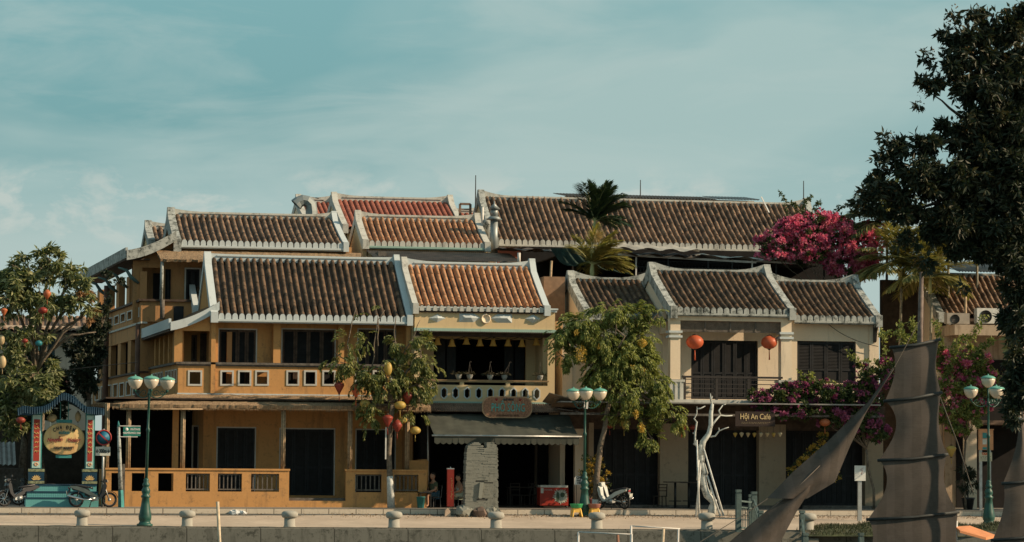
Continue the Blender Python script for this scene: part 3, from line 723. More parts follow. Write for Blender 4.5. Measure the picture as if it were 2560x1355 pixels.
for s,(a,b) in ((1,(1148,1202)),(-1,(1226,1280))):
    a=wx(a,YC,800);b=wx(b,YC,800);c=wz(806,YC,1210);e=wz(784,YC,1210);k=.22;y=YC;d=.12;mz=(c+e)/2
    if s>0: mid=[(a+k,mz),(b-.35,mz)]; tip=(b,mz)
    else: mid=[(a+.35,mz),(b-k,mz)]; tip=(a,mz)
    m=MB()
    if s>0: V=[(a,y,c),(b-.3,y,c),(b,y,mz),(b-.3,y,e),(a,y,e),(a+k,y-d,mz),(b-.42,y-d,mz)]; Fc=[(0,1,6,5),(1,2,6),(2,3,6),(3,4,5,6),(4,0,5)]
    else: V=[(a+.3,y,c),(b,y,c),(b,y,e),(a+.3,y,e),(a,y,mz),(a+.42,y-d,mz),(b-k,y-d,mz)]; Fc=[(0,1,6,5),(1,2,6),(2,3,5,6),(3,4,5),(4,0,5)]
    m.add(V,Fc); m.build('wedge_panel',WHITE,C)
m=MB(); cx=wx(1214,YC,800); cz=wz(797,YC,1214); m.lathe([(.15,0),(.19,-.05),(.2,-.08),(.16,-.09),(.14,-.05),(.13,-.03)],(cx,YC,cz),20,'y'); m.build('roundel',PALE,C)
# small corrugated canopy over balcony
corrugated(C,xC0+.02,xC1-.0,YC-.5,wz(831,YC-.5,1210),YC-.02,zf0-.12,CORR,name='balcony_canopy')
m=MB(); m.box(xC0+.02,xC1,YC-.02,YC+.1,zf0-.32,zf0-.15); m.build('canopy_batten',BROWNW,C)
# upper body
m=MB(); m.box(xC0,wx(1050,YC,900),YC,YC+.4,zp1,zf0); m.build('pillar',CREAM,C)
m=MB(); m.box(wx(1369,YC,900),xC1,YC,YC+.4,zp1,zf0); m.build('pillar',CREAM,C)
xi0=wx(1084,YC+1.8,900); xi1=wx(1315,YC+1.8,900)
m=MB(); m.box(xC0+.2,xi0,YC+1.8,YC+2,zp0,zf0); m.box(xi1,xC1-.02,YC+1.8,YC+2,zp0,zf0); m.box(xi0,xi1,YC+1.8,YC+2,zf0-.35,zf0)
m.build('loggia_wall',CREAM,C)
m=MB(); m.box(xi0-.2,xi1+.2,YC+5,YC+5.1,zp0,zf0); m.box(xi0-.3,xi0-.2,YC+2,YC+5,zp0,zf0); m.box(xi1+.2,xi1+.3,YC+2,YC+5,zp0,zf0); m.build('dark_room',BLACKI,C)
for i in range(4):
    m=MB(); xx=xi0+(xi1-xi0)*[.03,.15,.78,.9][i]; m.box(xx,xx+.38,YC+1.9+.1*i,YC+1.95+.1*i,zp0,zf0-.4); m.build('door_leaf',DARKW,C)
m=MB(); m.box(xC0,xC1,YC+.22,YC+6,zp0-.15,zp0+.05); m.box(xC0,xC1,YC+.4,YC+6,zf0+.02,zf0+.12); m.build('floor_slab',INTER,C)
# parapet with slots and hexagons
sl=[(1084,1150),(1160,1265),(1275,1369)]
zs0=wz(963,YC,1210); zs1=wz(957,YC,1210)
SH=[(wx(a,YC,960),wx(b,YC,960),zs0,zs1+.02) for a,b in sl]
pm=MB(); zh0=wz(1000,YC,1210); zh1=wz(967,YC,1210)
pm.wall(xC0,xC1,zh1,zp1,YC,YC+.18,SH); pm.wall(xC0,xC1,zp0-.15,zh0,YC,YC+.18)
hxs=[1081,1110,1139,1168,1197,1226,1255,1284,1313,1342]
edges=[xC0]+[wx((a+b)/2,YC,985) for a,b in zip(hxs,hxs[1:])]+[wx(1357,YC,985),xC1]
for i,h in enumerate(hxs):
    cx=wx(h,YC,985); cz=(zh0+zh1)/2; a,b=edges[i],edges[i+1]; rw=.10; rh=.21
    hexa=[(cx-rw,cz-rh*.55),(cx,cz-rh),(cx+rw,cz-rh*.55),(cx+rw,cz+rh*.55),(cx,cz+rh),(cx-rw,cz+rh*.55)]
    for y,flip in ((YC,0),(YC+.18,1)):
        P=[(a,zh0),(b,zh0),(b,zh1),(a,zh1)]+hexa+[(cx,zh0),(cx,zh1)]
        V=[(p[0],y,p[1]) for p in P]
        Fc=[(0,10,5,4,9,8,11,3),(10,1,2,11,8,7,6,5)]
        Fc=[f if not flip else f[::-1] for f in Fc]
        pm.add(V,Fc)
    n=6
    pm.add([(p[0],YC,p[1]) for p in hexa]+[(p[0],YC+.18,p[1]) for p in hexa],[(k,(k+1)%6,6+(k+1)%6,6+k) for k in range(6)])
    fm=MB(); ro=1.32; o_=[(cx+(p[0]-cx)*(1.4),cz+(p[1]-cz)*1.24) for p in hexa]
    fm.add([(p[0],YC-.025,p[1]) for p in o_]+[(p[0],YC-.025,p[1]) for p in hexa]+[(p[0],YC,p[1]) for p in o_]+[(p[0],YC,p[1]) for p in hexa],
      [(k,(k+1)%6,6+(k+1)%6,6+k) for k in range(6)]+[(12+k,12+(k+1)%6,(k+1)%6,k) for k in range(6)]+[(6+k,6+(k+1)%6,18+(k+1)%6,18+k) for k in range(6)])
    fm.build('hexagon_frame',WHITE,C)
a,b=edges[-2],edges[-1]; pm.wall(a,b,zh0,zh1,YC,YC+.18)
pm.build('balcony_parapet',CREAM,C)
m=MB(); m.box(xC0-.02,wx(1372,YC,960),YC-.05,YC+.25,zp1,zp1+.05); m.build('parapet_rail',plain('rail_brown',(.30,.20,.11),.8),C)
m=MB(); m.box(xC0,xC1+.02,YC-.04,YC+.02,zp0-.15,zp0-.02); m.build('teal_moulding',TEAL,C)
# ground floor of C
corrugated(C,wx(1075,-1.4,1020),wx(1450,-1.4,1020),-1.5,wz(1029,-1.5,1210),YC-.05,wz(1008,YC,1210),CORR,name='ground_canopy')
m=MB(); m.box(wx(1075,-1,1020),wx(1450,-1,1020),-1.2,-1.1,wz(1029,-1.5,1210)-.02,wz(1029,-1.5,1210)+.05); m.build('canopy_batten',BROWNW,C)
GAWN=plain('grey_green_canvas',(.056,.060,.048),.85,var=.2,scale=1.5)
aw=MB(); n=40; m_=8
ax0=wx(1086,-3.2,1090); ax1=wx(1448,-3.2,1090); az0=wz(1090,-3.2,1260); az1=wz(1036,-1.3,1260)
for j in range(m_+1):
    for i in range(n+1):
        s=j/m_; x=ax0+(ax1-ax0)*i/n; aw.v.append((x,-3.2+1.9*s,az0+(az1-az0)*s-.07*sin(pi*s)+.012*sin(i*1.7)+.008*R_.uniform(-1,1)))
for j in range(m_):
    for i in range(n): a=j*(n+1)+i; aw.f.append((a,a+1,a+n+2,a+n+1)); aw.sm.append(True); aw.mi.append(0)
awn=aw.build('canvas_awning',GAWN,C)
vl=MB(); ns=24; w_=(ax1-ax0)/ns
for i in range(ns):
    xa=ax0+i*w_; V=[(xa,-3.2,az0-.03),(xa+w_,-3.2,az0-.03)]+[(xa+w_*(1-q/5),-3.2+.02*sin(i),az0-.27-.07*sin(pi*q/5)) for q in range(6)]
    vl.add(V,[tuple(range(8))])
vl.build('scalloped_valance',GAWN,awn)
m=MB(); m.tube([(ax0-.1,-3.22,az0),(ax1+.1,-3.22,az0)],.035,8); m.build('awning_bar',METAL,awn)
m=MB(); m.box(xC0+.3,wx(1062+14,-.3,1100),-.3,-.05,0,zp0-.2); m.build('ground_pier',BLACKI,C)
m=MB(); m.box(wx(1436,.2,1180),wx(1462,.2,1180),.1,.4,0,wz(1045,.2,1450)); m.build('ground_pier',PALE,C)
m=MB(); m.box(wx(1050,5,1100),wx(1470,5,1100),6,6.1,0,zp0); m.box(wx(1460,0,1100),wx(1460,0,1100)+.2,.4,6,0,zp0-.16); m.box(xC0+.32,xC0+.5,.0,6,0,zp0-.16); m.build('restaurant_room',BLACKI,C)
m=MB(); m.box(xC0,wx(1460,0,1100),-.2,6,.01,.05); m.build('restaurant_floor',INTER,C)
# ================================================================== HOUSE D : cafe of three bays
YD=.5; xD0=wx(1405,YD,900); xD1=wx(2196,YD,900)
D=thing('pale_cafe_house','long pale café house of three roofs with projecting pillared balcony bay and dark shutters','house',(xD0,YD,0),world=True)
gl=solve_roof((1480,787),(1668,789),(1427,699),(1622,703),.1)
gc=solve_roof((1692,775),(1972,778),(1648,678),(1898,684),-1.55)
gr=solve_roof((1986,795),(2188,796),(1940,706),(2118,708),.1)
for g,sd_ in ((gl,(-1,)),(gc,(-1,1)),(gr,(1,))):
    r=tile_roof(D,g,T_DARK,caps=WHITED,fascia=WHITED,lump=.03,name='roof'); ridge(r,g,WHITED,h=.12,up=.25)
    for s in sd_: coping(r,g,s,mat=WHITED,w=.36,peak=.35,top=.12,drop=.3)
gable_wall(D,gl,-1,PALE,wz(1003,YD),yfront=.2); gable_wall(D,gr,1,PALE,wz(1003,YD))
gable_wall(D,gc,-1,PALE,gc[3]-.9,yfront=.0); gable_wall(D,gc,1,PALE,gc[3]-.9,yfront=.0)
zD0=wz(1003,YD,1700); zDl=gl[3]-.22; zDr=gr[3]-.22
m=MB(); hl=[(wx(1612,YD,900),wx(1636,YD,900),wz(960,YD,1620),wz(858,YD,1620)),(wx(1410,YD,900),wx(1420,YD,900),zD0+1,wz(870,YD,1415))]
xm0=wx(1678,YD,900); xm1=wx(1984,YD,900)
m.wall(xD0,xm0,zD0,zDl,YD,YD+.25,hl[:1])
hd=(wx(1728,YD,900),wx(1895,YD,900),zD0+.1,wz(851,YD,1800)); m.wall(xm0,xm1,zD0,gc[3]-.25,YD,YD+.25,[hd])
hr=(wx(1993,YD,900),wx(2140,YD,900),wz(958,YD,2066),wz(853,YD,2066)); m.wall(xm1,xD1,zD0,zDr,YD,YD+.25,[hr]); m.build('upper_wall',PALE,D)
shutter(D,hd[0]+.03,hd[1]-.03,hd[2],hd[3]-.03,YD+.08,6,DARKW,None,name='door',louv=False,low=.45); shutter(D,hr[0]+.03,hr[1]-.03,hr[2]+.02,hr[3]-.03,YD+.08,4,DARKW,None)
shutter(D,hl[0][0],hl[0][1],hl[0][2],hl[0][3],YD+.08,1,DARKW,None)
m=MB(); m.box(hr[0]-.05,hr[1]+.05,YD-.06,YD,hr[2]-.1,hr[2]-.02); m.build('sill',PALE,D)
# bay: pillars, lintel, slats
YBa=-1.4
for i,(a,b,mid) in enumerate(((1676,1701,1688),(1953,1979,1966))):
    x0=wx(a,YBa,870);x1=wx(b,YBa,870); p=MB(); p.box(x0,x1,YBa,YBa+.42,wz(948+2*i,YBa,mid),gc[3]-.42); o=p.build('pillar',PALE,D)
    c=MB()
    for py in(829,841): zc=wz(py+i*4,YBa,mid); c.box(x0-.07,x1+.07,YBa-.07,YBa+.49,zc-.045,zc+.045)
    c.build('capital',WHITE,o)
    q=MB(); zt_=wz(950+i*2,YBa,mid); q.box(x0-.08,x1+.12,YBa-.05,YBa+.5,wz(1002,YBa,mid),zt_-.08); q.box(x0-.13,x1+.17,YBa-.09,YBa+.55,zt_-.08,zt_+.02)
    for k in range(3): xx=x0+.0+(x1-x0)*k/2; q.box(xx-.04,xx+.04,YBa-.08,YBa-.05,wz(1000,YBa,mid),zt_-.08)
    q.build('pedestal',WHITEM,o)
x0=wx(1676,YBa,800);x1=wx(1979,YBa,800)
m=MB(); m.box(x0,x1,YBa-.01,YBa+.43,gc[3]-.42,gc[3]-.24); m.build('lintel',PALE,D)
m=MB(); xs0=wx(1701,YBa,815); xs1=wx(1953,YBa,815); zb_=wz(829,YBa,1820)
for k in range(10): zz=gc[3]-.44-(gc[3]-.44-zb_)*k/9; m.box(xs0,xs1,YBa+.12,YBa+.16,zz-.022,zz+.012)
for k in range(5): xx=xs0+(xs1-xs0)*k/4; m.box(xx-.03,xx+.03,YBa+.09,YBa+.12,zb_,gc[3]-.43)
m.build('slatted_screen',WOODG,D)
m=MB(); zr=wz(943,YBa,1820); zr0=wz(1000,YBa,1820); xr0=wx(1712,YBa,970); xr1=wx(1951,YBa,970)
m.box(xr0-.1,xr1+.1,YBa,YBa+.1,zr-.04,zr+.04)
for k in range(4): xx=xr0+(xr1-xr0)*k/3; m.box(xx-.05,xx+.05,YBa+.01,YBa+.09,zr0,zr-.04)
for k in range(5): zz=zr0+.1+(zr-zr0-.2)*k/4; m.box(xr0,xr1,YBa+.035,YBa+.065,zz-.016,zz+.016)
m.build('balcony_rail',plain('rail_iron',(.035,.03,.028),.7),D)
m=MB(); m.box(x0-.2,x1+.25,YBa-.15,YD,zr0-.18,zr0-.0); m.build('balcony_slab',WHITEM,D)
m=MB(); m.box(wx(2172,YD,870),wx(2196,YD,870),YD-.08,YD,zD0,zDr); m.build('pilaster',PALE,D)
m=MB(); m.box(xD0,wx(1430,YD,870),YD-.08,YD,zD0,zDl); m.build('pilaster',PALE,D)
m=MB(); m.box(wx(1656,YD,870),wx(1676,YD,870),YD-.06,YD,zD0,zDl); m.build('pilaster',PALE,D)
m=MB(); xx=wx(2192,YD-.4,820); m.prism_x([(YD-.5,zDr+.0),(YD-.1,zDr),(YD-.1,zDr-.75),(YD-.2,zDr-.7),(YD-.28,zDr-.3)],xx-.06,xx+.06); m.build('bracket',IRON,D)
# sheets over the ground floor
m=MB(); m.box(wx(1400,-2.6,1005),wx(2200,-2.6,1005),-2.7,YD,wz(1008,-2.7,1800)-.03,wz(1008,-2.7,1800)+.02); m.build('ground_canopy',CORRG,D)
m=MB(); m.box(wx(1400,-2.4,1030),wx(2200,-2.4,1030),-2.5,-2.4,wz(1038,-2.4,1800)-.04,wz(1038,-2.4,1800)+.05);
m.build('canopy_beam',WOODG,D)
m=MB(); m.box(wx(1400,-.2,1030),wx(2215,-.2,1030),-.1,.1,wz(1075,-.1,1800),wz(1012,-.1,1800)); m.build('ground_lintel',BROWNW,D)
# ground floor piers & folding doors
PIERSHADE=stucco('pale_plaster_painted_shade',(.34,.265,.185),stain=(.12,.10,.08),amt=.5)  # pale plaster darkened: the ground-floor shade is painted into the pier colour
piers=[(1470,1482),(1648,1718),(1895,1962),(2160,2205)]
for a,b in piers:
    m=MB(); m.box(wx(a,0,1150),wx(b,0,1150),-.15,.25,0,wz(1060,0,1800)); m.build('ground_pier',PIERSHADE,D)
for (a,b,k) in ((1482,1648,6),(1718,1895,6),(1962,2160,8)):
    shutter(D,wx(a,.4,1150),wx(b,.4,1150),.1,wz(1075,.4,1800),.45,k,DARKW,None,name='folding_door',louv=False,low=.4)
m=MB(); m.box(wx(1470,0,1260),wx(2210,0,1260),-.6,6,.0,.12); m.build('threshold',WOODG,D)
m=MB(); m.box(xD0+.3,xD1-.1,YD+.3,7,zD0-.15,zD0); m.box(xD0+.3,xD1-.1,YD+.3,5,gr[3]-.3,gr[3]-.2); m.box(xD0,xD0+.2,YD+.25,8,0,zDl); m.box(xD1-.2,xD1,YD+.25,8,0,zDr);m.box(xD0,xD1,8,8.2,0,zDl); m.build('rear_walls',PALE,D)
# dark passage between C and D
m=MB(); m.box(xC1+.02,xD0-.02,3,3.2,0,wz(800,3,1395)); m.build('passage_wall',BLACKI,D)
# ================================================================== rear buildings
def simple_house(name,label,g,mat_t,mat_w,z0,ridge_mat=WHITEM,cop=WHITEM,caps=WHITEM,fascia=WHITEM,depth=None,facade=True,**k):
    o=thing(name,label,'house',(g[0],g[2],0),world=True)
    r=tile_roof(o,g,mat_t,caps=caps,fascia=fascia,**k); ridge(r,g,ridge_mat); coping(r,g,-1,mat=cop,w=.34,peak=.3); coping(r,g,1,mat=cop,w=.34,peak=.3)
    gable_wall(o,g,-1,mat_w,z0); gable_wall(o,g,1,mat_w,z0)
    if facade: m=MB(); m.box(g[0]+.02,g[1]-.02,g[2]+.4,g[2]+.6,z0,g[3]-.2); m.build('front_wall',mat_w,o)
    return o,r
# B4 middle rear house
gE=solve_roof((922,606),(1211,615),(909,547),(1179,551),8.6)
E,rE=simple_house('rear_house','rear house with sunlit orange-brown tiles between the tall ochre house and the wide brown roof',gE,T_MID,CREAM,0,cop=WHITEM,fascia=TEAL,caps=WHITEM,lump=.03,step=.03)
corrugated(E,wx(935,6,650),wx(1298,6,650),5.2,wz(652,5.2,1120),8.4,wz(630,8.4,1120),CORR,name='corrugated_canopy')
m=MB(); m.box(wx(1250,5.3,655),wx(1297,5.3,655),5.25,5.35,wz(664,5.3),wz(653,5.3)); m.box(wx(945,6.6,640),wx(965,6.6,640),6.5,8.6,0,wz(636,6.6)); m.build('canopy_frame',WOODG,E)
# B5 red roof house + its left neighbour
YG=17
gG=(wx(870,YG,570),wx(1155,YG,575),YG,wz(572,YG,1010),YG+4.2,wz(502,YG+4.2,980))
G,rG=simple_house('red_roofed_house','farther house with bright red interlocking tiles and pale gable copings',gG,T_RED,CREAM,0,caps=None,fascia=None,period=.26,amp=.035,course=.34,lump=0,step=.045,jit=.2,sag=.02)
Y2=YG+5; g2=(wx(770,Y2,540),wx(845,Y2,540),Y2,wz(545,Y2,810),Y2+3,wz(505,Y2+3,810))
simple_house('red_roofed_house','small red-tiled roof showing between the steel duct hood and the larger red roof',g2,T_RED,PALE,0,caps=None,fascia=None,period=.26,amp=.035,course=.34,lump=0,step=.045,jit=.2,sag=.02)
Y2=YG+9; g2=(wx(1125,Y2,552),wx(1215,Y2,552),Y2,wz(556,Y2,1160),Y2+2,wz(532,Y2+2,1160))
simple_house('red_roofed_house','low sliver of red roof behind the pipe frame, left of the wide brown roof',g2,T_RED,WHITE,0,caps=None,fascia=None,period=.26,amp=.035,course=.34,lump=0,step=.045,jit=.2,sag=.02)
m=MB(); Yx=16; a=wx(1150,Yx,510);b=wx(1176,Yx,510); zt_=wz(510,Yx,1160); zb2=wz(545,Yx,1160)-2
m.beam((a,Yx,zb2),(a,Yx,zt_),.1); m.beam((b,Yx,zb2),(b,Yx,zt_),.1); m.beam((a,Yx,zt_),(b,Yx,zt_),.1); m.beam((a,Yx,wz(523,Yx,1160)),(b,Yx,wz(523,Yx,1160)),.06)
one('scaffold','rusty square pipe scaffold on the roof left of the wide brown roof','frame',m,CORR)
# duct hood
Yx=14; m=MB(); c=[(779,560),(779,528),(777,512),(768,503),(757,501),(747,505),(740,512)]
m.tube([(wx(a,Yx,b),Yx,wz(b,Yx,a)) for a,b in c],[.27,.27,.27,.26,.26,.27,.30],8,cap=False)
for f in m.sm: pass
m.sm=[False]*len(m.sm)
one('ventilation_duct','galvanised gooseneck air duct at the left end of the red roofs','duct',m,plain('duct_steel',(.26,.29,.29),.5,.4,var=.15,scale=1))
# pole thin pipes / chimney
Yx=9.6
ch=thing('metal_chimney','tall round metal flue with a conical cap beside the wide brown roof','chimney',(wx(1235,Yx,600),Yx,0),world=True)
x=wx(1235,Yx,600); m=MB(); zb3=wz(640,Yx,1235); z1=wz(548,Yx,1235); m.lathe([(.17,zb3),(.17,z1)],(x,Yx,0),14); m.build('flue',MC['duct_steel'],ch)
m=MB(); m.lathe([(.36,z1-.02),(.2,z1+.12),(.17,z1+.12)],(x,Yx,0),14); m.lathe([(.17,z1+.12),(.17,z1+.45)],(x,Yx,0),14); m.lathe([(.28,z1+.45),(.03,z1+.68),(.02,z1+.8)],(x,Yx,0),14); m.build('cap',MC['duct_steel'],ch)
x=wx(1216,Yx+1,600); m=MB(); m.lathe([(.14,zb3),(.14,wz(560,Yx,1216)),(.2,wz(558,Yx,1216)),(.2,wz(548,Yx,1216)),(.05,wz(540,Yx,1216))],(x,Yx+1,0),10); one('metal_chimney','short rusty flue with a round cap, left of the tall conical one','chimney',m,WHITED)
x=wx(1206,Yx+1,560); m=MB(); m.tube([(x,Yx+1,wz(575,Yx,1206)),(x,Yx+1,wz(513,Yx,1206))],.06,6); one('vent_pipe','thin white vent pipe at the foot of the wide roof gable','pipe',m,WPIPE)
x=wx(1294,5.3,640); m=MB(); m.tube([(x,5.0,wz(660,5,1294)),(x,5.0,wz(632,5,1294))],.07,6); one('vent_pipe','stubby white pipe end above the corrugated canopy','pipe',m,WPIPE)
# B6 wide brown roof
YH=12.5
gH=solve_roof((1246,603),(2068,622),(1203,495),(2012,512),YH)
H6=thing('wide_roofed_house','wide rear house under the longest brown tile roof with white eave caps','house',(gH[0],YH,0),world=True)
rH=tile_roof(H6,gH,T_BACK,lump=.035,caps=WHITEM,fascia=WHITEM); ridge(rH,gH,WHITEM,h=.1,up=.2); coping(rH,gH,-1,mat=WHITED,w=.36,peak=.3); coping(rH,gH,1,mat=WHITED,w=.36,peak=.3)
gable_wall(H6,gH,-1,CREAM,0); gable_wall(H6,gH,1,CREAM,0)
m=MB(); m.box(gH[0],gH[1],YH+.2,YH+.4,0,gH[3]-.24); m.build('front_wall',plain('rust_red_wall',(.22,.075,.05),.85,var=.25),H6)
m=MB(); m.add([(wx(1330,YH+.9,590),YH+.8,wz(598,YH+.8)+.17),(wx(1357,YH+.9,590),YH+.8,wz(598,YH+.8)+.17),(wx(1355,YH+.9,580),YH+1.15,wz(585,YH+1.1)+.14),(wx(1332,YH+.9,580),YH+1.15,wz(585,YH+1.1)+.14)],[(0,1,2,3)])
m.v+=[(a,b,c-.03) for a,b,c in m.v]; m.f+=[(7,6,5,4),(0,4,5,1),(1,5,6,2),(2,6,7,3),(3,7,4,0)]; m.sm+=[False]*5; m.mi+=[0]*5
one('roof_patch','small pale board lying on the wide brown roof','board',m,plain('pale_board',(.5,.36,.24),.8))
# rusty metal roof behind its ridge
K=thing('corrugated_shed','long corrugated metal roof peeping over the ridge of the wide brown roof','roof',(wx(1405,22,490),22,0),world=True)
corrugated(K,wx(1403,21,490),wx(1780,21,490),20,wz(494,20,1600),23,wz(489,23,1600),CORR,pitch=.16,amp=.03,name='roof_sheet'); corrugated(K,wx(1780,21,490)+.02,wx(1886,21,490),20,wz(498,20,1830),23,wz(493,23,1830),CORRG,pitch=.16,amp=.03,name='roof_sheet')
m=MB(); m.box(wx(1412,21.5,500),wx(1884,21.5,500),21.4,21.6,0,wz(494,21.5,1640)-.05); m.build('wall',WHITEM,K)
for px,py0,py1,yy,lab in ((1189,438,482,14.9,'thin lightning rod at the left gable of the wide brown roof'),(1601,450,492,16.2,'thin lightning rod mid-ridge behind the palm'),(2009,452,505,16.2,'thin lightning rod above the bougainvillea, at the right end of the ridge')):
    x=wx(px,yy,py1); m=MB(); m.tube([(x,yy,wz(py1,yy,px)-.9),(x,yy,wz(py0,yy,px))],[.035,.02],5); one('lightning_rod',lab,'rod',m,IRON)
m=MB(); a=(wx(1902,YH+3,505),YH+2.9,wz(503,YH+2.9,1902)+.2); b=(wx(1923,YH+1.6,540),YH+1.6,wz(545,YH+1.6,1922)+.25); m.beam(a,b,.06,.03); one('roof_batten','loose white batten leaning down the tiles near the bougainvillea','batten',m,WPIPE)
# ---- roof terrace frame behind the cafe
YT=7.0; tz=lambda py: wz(py,YT,1750)
T=thing('roof_terrace','dark steel-framed roof terrace with pale awning sheets and wire mesh, behind the café roofs','terrace',(wx(1370,YT,690),YT,0),world=True)
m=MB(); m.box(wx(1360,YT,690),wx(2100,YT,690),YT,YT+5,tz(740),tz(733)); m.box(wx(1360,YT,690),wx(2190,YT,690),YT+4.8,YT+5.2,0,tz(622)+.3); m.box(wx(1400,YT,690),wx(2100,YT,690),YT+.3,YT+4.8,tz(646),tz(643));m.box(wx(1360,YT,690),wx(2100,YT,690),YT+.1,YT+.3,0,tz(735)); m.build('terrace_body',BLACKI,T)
for px in (1432,1590,1670,1770,1830,1880,1940,2060,2092):
    m=MB(); x=wx(px,YT,690); m.beam((x,YT,tz(735)),(x,YT,tz(636 if px<1500 else 645)),.06); m.build('post',WPIPE if px in(1590,2092,1880) else IRON,T)
m=MB(); m.beam((wx(1545,YT,645),YT-.02,tz(641)),(wx(1890,YT,645),YT-.02,tz(653)),.09); m.beam((wx(1890,YT,645),YT-.02,tz(650)),(wx(2096,YT,645),YT-.02,tz(657)),.08); m.build('top_rail',WPIPE,T)
m=MB(); x0=wx(1585,YT,680); x1=wx(1890,YT,680); k=0; z0=tz(700); z1=tz(655)
x=x0
while x<x1: m.beam((x,YT+.05,z0),(x+.3,YT+.05,z1),.012); m.beam((x+.3,YT+.05,z0),(x,YT+.05,z1),.012); x+=.15
for q in range(4): zz=z0+(z1-z0)*q/3; m.beam((x0,YT+.06,zz),(x1,YT+.06,zz),.018)
m.build('wire_mesh',IRON,T)
def wob(par,name,p0,p1,w,mat,drop=.25,n=24,thick=.1,seed=1):
    rr=random.Random(seed); mb=MB(); m_=5
    for i in range(n+1):
        s=i/n; x=p0[0]+(p1[0]-p0[0])*s; z=p0[1]+(p1[1]-p0[1])*s
        for j in range(m_+1):
            q=j/m_; mb.v.append((x,YT-.4+q*w,z+q*drop+.06*sin(i*.9+j)+rr.uniform(-.02,.02)-.05*sin(pi*q)))
    for i in range(n):
        for j in range(m_): a=i*(m_+1)+j; mb.f.append((a,a+m_+1,a+m_+2,a+1)); mb.sm.append(True); mb.mi.append(0)
    return mb.build(name,mat,par)
TARP=plain('pale_tarp',(.40,.39,.35),.8,var=.25,scale=1); NET=plain('green_net',(.03,.055,.045),.9,var=.4,scale=2); DTARP=plain('dark_tarp',(.10,.085,.075),.9,var=.3)
wob(T,'awning_sheet',(wx(1540,YT,630),tz(626)),(wx(1745,YT,630),tz(629)),1.2,TARP,.28,seed=2)
wob(T,'awning_sheet',(wx(1555,YT,630),tz(641)),(wx(1760,YT,630),tz(644)),1.4,DTARP,.2,seed=3)
wob(T,'awning_sheet',(wx(1735,YT,640),tz(640)),(wx(2060,YT,645),tz(652)),1.6,TARP,.16,seed=4)
wob(T,'awning_sheet',(wx(1252,YT,630),tz(634)),(wx(1480,YT,630),tz(636)),3.0,DTARP,.25,seed=5)
# draped shade net
m=MB(); n=26
for i in range(n+1):
    s=i/n; top=Vector((wx(1375+s*110,YT-.5,636),YT-.5,tz(636)+.1)); bot=Vector((wx(1445+s*150,YT-1.2,700),YT-1.2,tz(672+s*28)))
    for j in range(9):
        q=j/8; p=top.lerp(bot,q); p.z-=.35*sin(pi*q)*(1-s*.5); p.y+=.12*sin(i*1.3+j*.5); m.v.append(tuple(p))
for i in range(n):
    for j in range(8): a=i*9+j; m.f.append((a,a+9,a+10,a+1)); m.sm.append(True); m.mi.append(0)
one('shade_net','dark green shade net draped behind the palm and the café roof','net',m,NET)
m=MB(); x=wx(1352,YT-2,700)
m.tube([(x,YT-3.4,wz(790,YT-3.4,1352)-1),(wx(1379,YT-3.4,650),YT-3.4,wz(652,YT-3.4,1379))],.05,6); one('bamboo_pole','leaning bamboo pole between the restaurant and café roofs','pole',m,BAMB)
m=MB(); m.cbox((wx(1383,3.6,740),3.8,wz(770,3.6,1383)),.9,.9,2.6); one('water_tank_box','brown boarded box standing in the gap between the two roofs','box',m,plain('brown_board',(.22,.14,.09),.8))
# ---- B9 right house
YR=3.2
gR=solve_roof((2362,790),(2600,795),(2308,688),(2545,690),YR)
R9=thing('right_house','house at the right edge with steep brown tiles and two cooling units on its ledge','house',(gR[0],YR,0),world=True)
rR=tile_roof(R9,gR,T_BACK,caps=None,fascia=None,lump=.03); ridge(rR,gR,WHITED,h=.1); coping(rR,gR,-1,mat=WHITED,w=.42,peak=.3); gable_wall(R9,gR,-1,PALE,0)
corrugated(R9,wx(2352,YR+5,680),wx(2505,YR+5,680),gR[4]+.2,wz(684,gR[4],2430)+.1,gR[4]+2.6,wz(656,gR[4]+2.6,2430),CORRG,pitch=.14,amp=.03,name='ridge_sheet')
m=MB(); m.box(gR[0]-.1,gR[1]+1,YR-1.5,YR+.4,wz(838,YR-1.5,2450),wz(812,YR-1.5,2450)); m.build('ledge',stucco('brownish_stucco',(.42,.33,.24),stain=(.12,.08,.05),amt=.5,streak=.7),R9)
m=MB(); m.box(gR[0]-.1,gR[1]+1,YR-.2,YR,0,wz(838,YR-1.5,2450)); m.build('front_wall',MC['brownish_stucco'],R9)
m=MB(); m.box(gR[0]+.4,gR[1],YR-.26,YR-.21,.0,wz(900,YR,2450)); m.build('dark_opening',BLACKI,R9)
m=MB(); m.box(gR[0]-1.2,gR[1]+.4,YR-2.8,YR-.3,wz(1062,YR-2,2500),wz(1052,YR-2,2500)); m.build('awning',CORR,R9)
m=MB(); m.box(wx(2412,-.2,1150),wx(2440,-.2,1150),-.3,.0,0,wz(1060,-.2,2430)); m.build('pier',PALE,R9)
